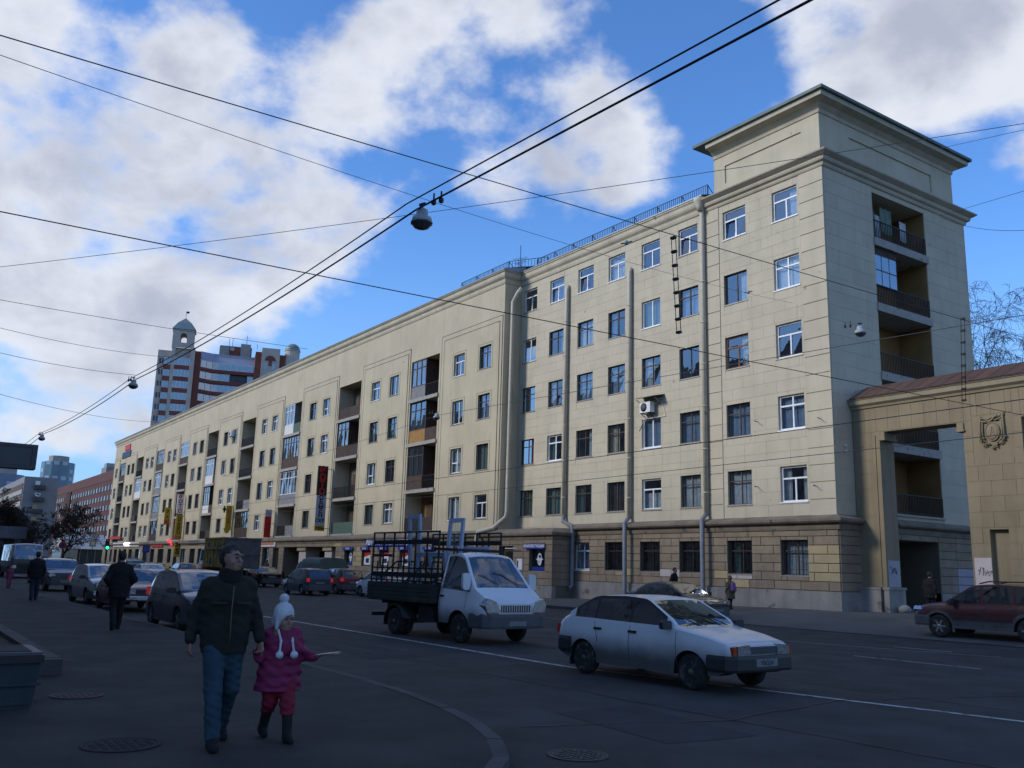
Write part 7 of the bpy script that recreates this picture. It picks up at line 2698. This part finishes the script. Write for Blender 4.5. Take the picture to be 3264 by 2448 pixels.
wire('thin wire low at far left towards the second lamp', (-56.77, 3.43, 12.73), (-62.60, 12.69, 13.50), .2, .014, M_WIREG)
wire('lowest thin wire at far left above the street end', (-68.53, 4.48, 12.31), (-114.10, 26.23, 17.90), .5, .016, M_WIREG)
wire('highest thin wire right of the tower', (-21.0, 36.6, 20.6), (-13.01, 29.83, 16.44), .0, .010, M_WIREG)
wire('level thin wire right of the tower attic', (-24.2, 43.2, 20.2), (-13.31, 30.10, 14.51), .0, .010, M_WIREG)
wire('sagging thin wire right of the tower attic', (-24.2, 43.3, 20.15), (-13.52, 30.29, 13.11), .3, .010, M_WIREG)


def hanger(label, a, b):
    T = thing('wire_hanger', label, 'hanger', a)
    a, b = Vector(a), Vector(b)
    mb = MB()
    off = Vector((.045, .02, 0))
    for s in (-1, 1):
        mb.tube([a + off * s, b + off * s], .009, 5)
    mb.build('rods', M_WIRE, T)
    q = MB()
    for i in range(8):
        p = a.lerp(b, i / 7)
        q.box(p.x - .06, p.x + .06, p.y - .04, p.y + .04, p.z - .025, p.z + .025)
    q.build('spacers', M_WIRE, T)


hanger('black spacer chain hanging between the two black span wires before the wing', (-13.39, 13.29, 8.72), (-14.09, 14.13, 6.90))
hanger('black spacer chain hanging before the right end of the gateway', (-13.75, 25.42, 9.2), (-14.30, 26.17, 6.93))


def hanging_lamp(label, loc, s, rz=.4):
    T = thing('hanging_lamp', label, 'lamp', loc, rz, 'lamps hung on wires over the street')
    mb = MB()
    mb.lathe([(.02, .40), (.19, .36), (.23, .16), (.34, .05), (.36, -.12)][::-1] if 0 else [(.34, -.10), (.33, .02), (.30, .10), (.20, .16), (.19, .34), (.12, .39)], 8, Matrix.Rotation(R(22.5), 4, 'Z') @ Matrix.Scale(s, 4))
    mb.build('housing', M_LAMPB, T, False)
    mb = MB()
    mb.lathe([(.06, -.30), (.22, -.25), (.33, -.12), (.37, -.10), (.37, -.085)], 8, Matrix.Rotation(R(22.5), 4, 'Z') @ Matrix.Scale(s, 4))
    mb.build('lens', M_LENS, T, False)
    mb = MB()
    mb.bar((0, 0, .38 * s), (0, 0, .56 * s), .05 * s)
    mb.box(-.12 * s, .12 * s, -.03 * s, .03 * s, .50 * s, .58 * s)
    for x in (-.55, -.85):
        mb.bar((x * s, .1 * s, .35 * s), (x * s, .1 * s, .75 * s), .04 * s)
        mb.box((x - .06) * s, (x + .06) * s, .05 * s, .15 * s, .38 * s, .52 * s)
    mb.build('clamp', M_WIRE, T, False)
    return T


hanging_lamp('large grey lamp hanging nearest under the feeder cables', (-16.75, 8.95, 9.08), .70, R(200))
hanging_lamp('second hanging lamp down the street left of the bell turret', (-43.5, 8.8, 9.40), .62, R(20))
hanging_lamp('third hanging lamp far down the street at the left', (-67.9, 8.35, 9.38), .62, R(20))
hanging_lamp('small lamp hanging before the tower side wall', (-19.17, 28.40, 10.40), .60, R(30))
hanging_lamp('small lamp hanging before the first loggia stack', (-46.5, 26.5, 10.35), .60, R(30))
for (lab, p) in (('small insulator on the wire above the roof fence', (-19.62, 17.5, 11.4)), ('small insulator on the wire by the tower windows', (-24.3, 28.4, 13.15))):
    t_ = thing('insulator', lab, 'insulator', p)
    MB().blob((0, 0, 0), .075, 6, (1, 1, 1)).build('bead', M_LAMPB, t_, False)
    MB().bar((-.12, -.12, -.03), (.12, .12, .03), .03).build('link', M_WIRE, t_, False)


# ------------------------------------------------------------------ shop signs
M_SW = mat('sign_white', (.74, .75, .75), .5, .06, 3)
M_SBLK = mat('sign_black', (.012, .010, .010), .5, .1)
M_SRED = mat('sign_red', (.50, .02, .018), .5, .08)
M_SBLU = mat('sign_blue', (.015, .035, .26), .45, .06)
M_SYEL = mat('sign_yellow', (.52, .34, .015), .5, .1)
M_SORG = mat('sign_orange', (.50, .16, .03), .5, .1)
M_SGRY = mat('sign_grey', (.42, .43, .47), .5, .1)
M_SNAVY = mat('sign_navy', (.012, .018, .07), .5, .05)


def blade_sign(label, x, y0, y1, z0, z1, panels, texts, cat='sign'):
    """sign standing out from the facade, faces along the street (+X)"""
    T = thing('blade_sign', label, cat, (x, (y0 + y1) / 2, z0))
    for (a, b, m) in panels:
        ubox('panel', x - .09, x + .06, y0, y1, z0 + (z1 - z0) * a, z0 + (z1 - z0) * b, m, T)
    mb = MB()
    for t in (.04, .5, .96):
        mb.bar((x, y1, z0 + (z1 - z0) * t), (x, 32.66, z0 + (z1 - z0) * t), .04)
    mb.build('bracket', M_IRON, T)
    for (ch, t, size, m, sx) in texts:
        text(ch, size, m, T, (.064, 0, (z1 - z0) * t), (R(90), 0, R(90)), ext=.003, bold=size * .045, sx=sx)
    return T


blade_sign('tall black, white and yellow photo and currency exchange sign', -75.4, 31.28, 32.2, 4.42, 10.08, [(0, .08, M_SYEL), (.0805, .545, M_SGRY), (.5455, 1, M_SBLK)],
           [(c_, .935 - .112 * i, .78, M_SRED, 1.05) for i, c_ in enumerate('ФОТО')] + [(c_, .508 - .068 * i, .50, M_SNAVY, 1.1) for i, c_ in enumerate('ОБМЕН')] + [('СКВ', .155, .42, M_SNAVY, 1.05), ('+20м', .04, .34, M_SBLK, 1)])
blade_sign('white blade sign with red letters high on the far facade', -121.9, 31.6, 32.4, 7.45, 9.95, [(0, 1, M_SW)], [(c_, .87 - .245 * i, .66, M_SRED, 1.0) for i, c_ in enumerate('ФОТО')])
blade_sign('yellow blade sign with black letters below the white one', -121.5, 31.55, 32.4, 4.25, 7.3, [(0, .12, M_SORG), (.1205, 1, M_SYEL)], [(c_, .92 - .165 * i, .60, M_SBLK, 1.0) for i, c_ in enumerate('ЦИФРО')])
blade_sign('low yellow blade sign reading 24 over the shops', -121.1, 31.6, 32.35, 2.0, 3.85, [(0, 1, M_SYEL)], [('24', .8, .62, M_SBLK, 1), ('S', .35, .95, M_SBLK, 1)])
blade_sign('small yellow and orange blade sign on the far facade', -128.3, 31.75, 32.5, 6.2, 8.5, [(0, .3, M_SORG), (.3005, 1, M_SYEL)], [('7', .75, .6, M_SBLK, 1), ('А', .45, .5, M_SBLK, 1), ('К', .15, .45, M_SRED, 1)])
a_ = blade_sign('yellow and red blade sign ending in an arrow', -102.1, 31.85, 32.5, 5.2, 7.7, [(0, 1, M_SYEL)], [(c_, .9 - .2 * i, .5, M_SRED if i % 2 else M_SORG, 1) for i, c_ in enumerate('АПТЕ')])
mb = MB()
mb.prism([(31.7, 5.2), (32.62, 5.2), (32.05, 4.6)], -102.19, -102.04, lambda u, v, a: (a, u, v))
mb.build('arrow', M_SYEL, a_)
mb = MB()
mb.box(-102.16, -102.0, 31.45, 31.8, 7.15, 7.4)
mb.box(-102.16, -102.0, 31.55, 31.7, 6.9, 7.65)
mb.build('green_cross', mat('sign_green', (.02, .12, .05), .5), a_)
blade_sign('grey and red blade sign beside the arcade', -88.8, 31.6, 32.25, 4.03, 6.76, [(0, .75, M_SRED), (.7505, 1, M_SGRY)], [])


def fascia(label, x0, x1, z0, z1, m, body=None, tm=None, size=.3, y=YG - .05, th=.12, name='fascia_sign'):
    T = thing(name, label, 'sign', ((x0 + x1) / 2, y, z0))
    ubox('panel', x0, x1, y - th, y, z0, z1, m, T)
    if body:
        text(body, size, tm, T, (0, -th - .004, (z1 - z0) / 2), (R(90), 0, 0), ext=.003, bold=size * .03)
    return T


fascia('blue sign over the shop window at the block corner', -45.05, -43.17, 2.83, 3.15, M_SBLU, 'КОМПЛЕКТУЮЩИЕ', M_SW, .215)
fascia('long blue and white letter sign above the shop windows behind the rack', -66.8, -59.0, 3.1, 3.66, M_SBLU, 'АВТОКОМПЛЕКТУЮЩИЕ', M_SW, .62)
for i, (x0, x1) in enumerate(((-71.15, -69.2), (-67.8, -66.3), (-64.7, -63.1), (-61.3, -59.8), (-57.6, -55.9), (-53.2, -51.6))):
    fascia('small blue sign over the %s blue shop window from the arcade' % ['first', 'second', 'third', 'fourth', 'fifth', 'sixth'][i], x0, x1, 2.78, 3.02, M_SBLU, 'ДЕТАЛИ', M_SW, .17)
fascia('orange and white sign over the shop left of the arcade', -91.9, -86.85, 3.14, 3.68, M_SW)
ubox('band', -91.6, -87.2, YG - .175, YG - .165, 3.28, 3.6, mat('faded_orange', (.52, .20, .13), .6, .1), bpy.data.objects['fascia_sign.008'] if 'fascia_sign.008' in bpy.data.objects else None)
fascia('dark blue sign over the far shopfront right of the 24 sign', -117.0, -112.8, 3.5, 3.95, M_SNAVY)
fascia('dark red shop sign left of the lit red sign', -135.0, -129.3, 3.25, 3.7, M_SRED)
fascia('pale shop sign with red middle at the far end', -160.4, -142.8, 3.35, 4.0, M_SW)
fascia('red name board above the far corner of the building', -164.2, -155.7, 4.6, 5.05, M_SRED)
rl_ = fascia('blue and red board high on the far end of the facade', -163.1, -157.0, 18.0, 19.0, M_SNAVY, y=YB - .02)
ubox('upper_board', -161.5, -157.8, YB - .14, YB - .02, 19.2, 20.1, M_SRED, rl_)
lr = thing('lit_sign', 'glowing red sign above the far shopfronts', 'sign', (-125.4, YG - .2, 3.4))
mb = MB()
for (dx, dz) in ((-1.0, .35), (-.3, .2), (.4, .05), (.9, -.1)):
    mb.blob((-125.4 + dx, YG - .22, 3.72 + dz), .34, 6, (1.1, .25, .7))
mb.build('neon', lamp_mat('red_neon', (1.0, .02, .05), 1.6), lr)
ls = thing('shop_lights', 'pair of white lights over the far shop sign', 'lamp', (-150, YG - .3, 4.0))
for x in (-150.6, -149.0):
    MB().blob((x, YG - .35, 3.75), .3, 6).build('bulb', lamp_mat('white_shop_light', (1, .98, .95), 2.2), ls)
np_ = fascia('white notice with dark print beside the shop door', -46.0, -45.42, 1.6, 2.25, M_SW, None, y=YG - .045, th=.02, name='notice')
ubox('print', -45.95, -45.83, YG - .07, YG - .066, 1.72, 2.15, M_SNAVY, np_)
tb_ = thing('tube_light', 'white tube lamp above the shop door', 'lamp', (-46.1, YG - .3, 2.9))
MB().tube([(-47.0, YG - .25, 2.86), (-45.75, YG - .25, 2.86)], .03, 6).build('tube', M_SW, tb_)

# blue posters inside the shop windows: a white oval emblem on blue, red and white price sheets
def poster(label, x0, x1, z0, z1, kind):
    T = thing('window_poster', label, 'poster', ((x0 + x1) / 2, YG + .14, z0), 0)
    y = YG + .135
    if kind == 'oval':
        ubox('band', x0, x1, y - .004, y, z0, z0 + (z1 - z0) * .17, M_SBLU, T)
        cx_, cz_ = (x0 + x1) / 2 + .05, (z0 + z1) / 2 + .05
        mb = MB()
        mb.prism([(cx_ + .22 * math.cos(a), cz_ + .36 * math.sin(a)) for a in np.linspace(0, 2 * math.pi, 21)[:-1]], y - .003, y, lambda u, v, a: (u, a, v))
        mb.prism([(cx_ - .34, cz_ - .03), (cx_ + .34, cz_ - .03), (cx_ + .34, cz_ + .03), (cx_ - .34, cz_ + .03)], y - .006, y - .003, lambda u, v, a: (u, a, v))
        e = mb.build('emblem', M_SW, T)
        q = MB()
        q.prism([(cx_ + .12 * math.cos(a) + .02, cz_ + .16 + .10 * math.sin(a)) for a in np.linspace(0, 2 * math.pi, 13)[:-1]], y - .009, y - .0035, lambda u, v, a: (u, a, v))
        q.prism([(cx_ - .06, cz_ - .26), (cx_ + .04, cz_ - .10), (cx_ - .1, cz_ - .1)], y - .009, y - .0035, lambda u, v, a: (u, a, v))
        q.build('emblem_mark', M_SBLU, e)
    else:
        ubox('sheet', x0 + .15, x1 - .25, y - .004, y, z0 + .05, z1 - .35, M_SW, T)
        mb = MB()
        mb.prism([(x0 + .15, z1 - .52), (x1 - .25, z1 - .30), (x1 - .25, z1 - .02), (x0 + .15, z1 - .02)], y - .008, y - .0045, lambda u, v, a: (u, a, v))
        mb.build('headline', M_SRED, T)
        ubox('picture', x0 + .5, x1 - .55, y - .009, y - .0045, z0 + .2, z0 + .55, M_SNAVY, T)
    return T


poster('white oval emblem on the shop window at the block corner', -44.7, -43.25, 1.6, 2.78, 'oval')
poster('white oval emblem on the blue window nearest the arcade', -71.0, -69.3, 1.6, 2.76, 'oval')
poster('red and white price sheet in the second blue window from the arcade', -67.7, -66.1, 1.6, 2.76, 'sheet')
poster('red and white price sheet in the third blue window from the arcade', -64.6, -63.0, 1.6, 2.76, 'sheet')
poster('red and white price sheet in the fourth blue window from the arcade', -61.2, -59.7, 1.6, 2.76, 'sheet')

# ------------------------------------------------------------------ fittings on the buildings
def aircon(label, x, z, y):
    T = thing('air_conditioner', label, 'air conditioner', (x, y, z))
    ubox('case', x, x + .82, y - .45, y - .12, z, z + .58, M_SW, T)
    mb = MB().lathe([(.22, 0), (.24, .012), (.05, .02)], 20, Matrix.Translation((x + .32, y - .45, z + .29)) @ Matrix.Rotation(R(90), 4, 'X'))
    mb.build('fan_grille', M_GREYP, T)
    mb = MB()
    for xx in (x + .1, x + .7):
        mb.bar((xx, y - .5, z - .03), (xx, y, z - .03), .04)
        mb.bar((xx, y - .45, z - .03), (xx, y, z - .3), .03)
    mb.build('bracket', M_IRON, T)
    return T


ac = aircon('white air conditioner under a small tin hood on the wing', -36.5, 10.18, YW)
mb = MB()
mb.face([(-36.75, YW - .75, 10.95), (-35.1, YW - .75, 10.95), (-35.0, YW, 11.12), (-36.7, YW, 11.12)])
mb.face([(-36.75, YW - .75, 10.93), (-36.7, YW, 11.10), (-35.0, YW, 11.10), (-35.1, YW - .75, 10.93)])
mb.bar((-36.6, YW - .6, 10.92), (-36.6, YW, 10.6), .03)
mb.bar((-35.2, YW - .6, 10.92), (-35.2, YW, 10.6), .03)
mb.build('hood', M_SILL, ac)
MB().tube([(-35.7, YW - .2, 10.5), (-35.3, YW - .03, 10.9), (-35.0, YW - .03, 10.2), (-34.9, YW - .03, 9.9), (-36.6, YW - .03, 9.9), (-37.0, YW - .03, 9.3)], .02, 6).build('hose', M_SW, ac)
aircon('white air conditioner high on the fifth wall panel', -104.6, 15.75, YB - .06)


def aerial(label, x, y, z, h, bars):
    T = thing('tv_aerial', label, 'aerial', (x, y, z))
    mb = MB().tube([(0, 0, -.3), (0, 0, h)], .025, 5)
    mb.build('mast', M_IRON, T, False)
    q = MB()
    for (zz, ang, L_) in bars:
        d = Vector((math.cos(ang), math.sin(ang), 0))
        q.bar(d * -L_ + Vector((0, 0, zz)), d * L_ + Vector((0, 0, zz)), .018)
        e = Vector((-d.y, d.x, 0))
        for k in range(5):
            p = d * (L_ * (k - 2) / 2.2) + Vector((0, 0, zz))
            q.bar(p - e * .3, p + e * .3, .012)
    q.build('elements', M_IRON, T, False)


aerial('television aerial on the roof above the block corner', -51.3, 35.6, 22.4, 2.2, [(1.2, .5, .55), (.7, 2.2, .6), (.9, .1, .5)])
aerial('television aerial on the long roof right of the dome', -86.0, 37.0, 22.3, 1.7, [(1.5, .6, 1.3)])

# brackets, cable hooks and small scars on the walls
rnd = random.Random(4)
for (x, z, lab) in ((-25.15, 8.58, 'iron hook beside the third tower window'), (-25.5, 5.6, 'iron hook near the tower corner above the ledge'), (-28.8, 5.75, 'iron hook between the two lowest tower windows'), (-28.7, 8.85, 'iron hook left of the fourth tower window')):
    t_ = thing('wall_hook', lab, 'hook', (x, YW, z))
    MB().tube([(x, YW, z), (x + .02, YW - .28, z + .02), (x + .16, YW - .34, z - .04)], .018, 5).build('rod', M_IRON, t_)
for (y, z) in ((34.65, 7.35), (34.65, 7.1)):
    t_ = thing('insulator_pin', 'upper white wall insulator beside the gateway' if z > 7.2 else 'lower white wall insulator beside the gateway', 'insulator', (XT, y, z))
    MB().tube([(XT, y, z), (XT + .18, y - .02, z + .03)], .04, 6).build('porcelain', M_SW, t_)

# ------------------------------------------------------------------ street furniture
TL = thing('traffic_light', 'traffic light showing green beside the far corner of the building', 'traffic light', (-114.0, 22.2, 0))
MB().tube([(-114.0, 22.2, 0), (-114.0, 22.2, 2.6)], .07, 8).build('post', M_IRON, TL)
ubox('case', -114.15, -113.85, 22.0, 22.42, 2.55, 3.75, M_BLACKP, TL)
for i, m in enumerate((lamp_mat('green_signal', (.02, 1.0, .55), 2.6), M_BLACKP, M_REDL)):
    MB().lathe([(.15, 0), (.17, .03), (.02, .06)], 14, Matrix.Translation((-113.85, 22.21, 2.76 + .37 * i)) @ Matrix.Rotation(R(90), 4, 'Y')).build('signal_lens', m, TL)


def road_sign(label, x, y, z, w, h, m, inner=None, rnd_=False):
    T = thing('road_sign', label, 'road sign', (x, y, 0))
    MB().tube([(x, y, 0), (x, y, z)], .04, 6).build('post', M_GREYP, T)
    if rnd_:
        p = MB().lathe([(w / 2, 0), (w / 2, .03)], 18, Matrix.Translation((x + .05, y, z)) @ Matrix.Rotation(R(90), 4, 'Y')).build('disc', m, T)
    else:
        p = ubox('plate', x + .04, x + .08, y - w / 2, y + w / 2, z - h / 2, z + h / 2, m, T)
    if inner:
        ubox('symbol', x + .082, x + .088, y - w * .3, y + w * .3, z - h * .3, z + h * .3, inner, T)
    return T


road_sign('blue square road sign at the far kerb before the shops', -113.5, 26.4, 2.75, .8, .8, M_SBLU, mat('sign_pale_blue', (.05, .10, .30), .5))
road_sign('round no-entry style sign among the bare trees', -125.0, 19.2, 3.0, .9, .9, M_SRED, M_SNAVY, True)
road_sign('yellow diamond priority sign left of the traffic light', -116.0, 21.0, 3.2, .7, .7, M_SYEL, M_SW)
bl_ = thing('police_beacon_sign', 'pale rooftop taxi style box above a far car', 'sign', (-108.0, 23.9, 1.5))
ubox('box', -108.3, -107.7, 23.4, 24.4, 1.45, 1.7, M_SGRY, bl_)
MB().tube([(-108.0, 23.9, 0), (-108.0, 23.9, 1.45)], .05, 6).build('post', M_IRON, bl_)

# projecting sign box over the near pavement
PS = thing('projecting_sign', 'dark framed sign box sticking in from the left edge', 'sign', (-22.5, 1.9, 3.5))
ubox('case', -22.62, -22.34, .6, 2.66, 3.50, 3.98, M_BLACKP, PS)
mb = MB()
for (y0, y1, z0, z1) in ((.55, 2.70, 3.945, 4.01), (.55, 2.70, 3.47, 3.535), (2.60, 2.70, 3.535, 3.945)):
    mb.box(-22.66, -22.30, y0, y1, z0, z1)
mb.build('frame', M_GREYP, PS)
ubox('face', -22.335, -22.325, .6, 2.6, 3.54, 3.94, mat('dark_sign_face', (.035, .042, .055), .3, .1), PS)
mb = MB()
mb.bar((-22.48, .6, 3.74), (-22.48, -6.6, 3.9), .08)
mb.bar((-22.48, .4, 3.9), (-22.48, -6.6, 5.4), .03)
mb.build('arm', M_IRON, PS)

# litter bin and raised flower bed at the left edge
LBN = thing('litter_bin', 'blue-grey concrete litter bin with dark rim at the lower left corner', 'bin', (-11.9, 1.15, 0))
mb = MB()
mb.prism([(-.50, .04), (.50, .04), (.54, .48), (-.54, .48)], -.46, .46, lambda u, v, a: (a * (1 + (v - .04) * .12), u, v))
mb.box(-.50, .50, -.555, .555, .24, .27)
mb.box(-.44, .44, -.48, .48, 0, .05)
mb.build('tub', mat('blue_grey_concrete', (.036, .050, .058), .85, .25, 3, .4, 40), LBN, False)
MB().box(-.53, .53, -.56, .56, .48, .56).build('rim', M_BLACKP, LBN, False)
mb = MB()
mb.box(-.50, .50, -.54, .54, .56, .59)
mb.build('lip', M_GREYP, LBN, False)
MB().box(-.42, .42, -.44, .44, .585, .60).build('filling', M_EARTH, LBN, False)
FB = thing('flower_bed', 'earth bed edged with granite kerb behind the litter bin', 'flower bed', (-24, 1.3, 0))
ubox('earth', -40, -14.7, -3, 2.20, -.05, .14, M_EARTH, FB)
for i in range(17):
    ubox('edge_stone', -14.75 - 1.5 * (i + 1) + .01, -14.75 - 1.5 * i - .01, 2.20, 2.42, -.05, .21, M_KERB, FB)
for i in range(4):
    ubox('edge_stone', -14.70, -14.46, 2.42 - 1.4 * (i + 1) + .01, 2.42 - 1.4 * i - .01, -.05, .21, M_KERB, FB)


def manhole(label, x, y, z, r=.32, slots=False, m=None):
    T = thing('manhole_cover', label, 'manhole', (x, y, z))
    m = m or mat('rusty_cast_iron', (.032, .027, .023), .7, .35, 14, .6, 60)
    mb = MB().lathe([(r * 1.12, 0), (r * 1.12, .008), (r * 1.02, .010), (r * 1.0, .002)], 32, Matrix.Identity(4), False)
    mb.build('ring', m, T, False)
    mb = MB()
    mb.lathe([(r * .99, 0), (r * .99, .006)], 32, Matrix.Identity(4), False)
    for i in range(7):
        for j in range(7):
            u, v = (i - 3) * r * .26, (j - 3) * r * .26
            if math.hypot(u, v) < r * .85:
                mb.box(u - r * .08, u + r * .08, v - r * .08, v + r * .08, .006, .011)
    mb.build('lid', m, T, False)
    if slots:
        for k in range(12):
            a = 2 * math.pi * k / 12
            M = Matrix.Rotation(a, 4, 'Z')
            MB().box(r * .55, r * .88, -r * .05, r * .05, .0115, .013, M).build('slot', M_BLACKP, T, False)


manhole('round manhole cover in the road at the bottom centre', -7.36, 5.95, RZ + .003, .27, True, mat('dark_cast_iron', (.04, .04, .042), .6, .3, 14, .6, 60))
manhole('rusty manhole cover on the pavement behind the litter bin', -12.25, 2.24, .003, .27)
manhole('faint manhole cover on the pavement left of the feet of the man', -8.93, 2.04, .003, .30, False, M_ASPH2)
bake_texts()
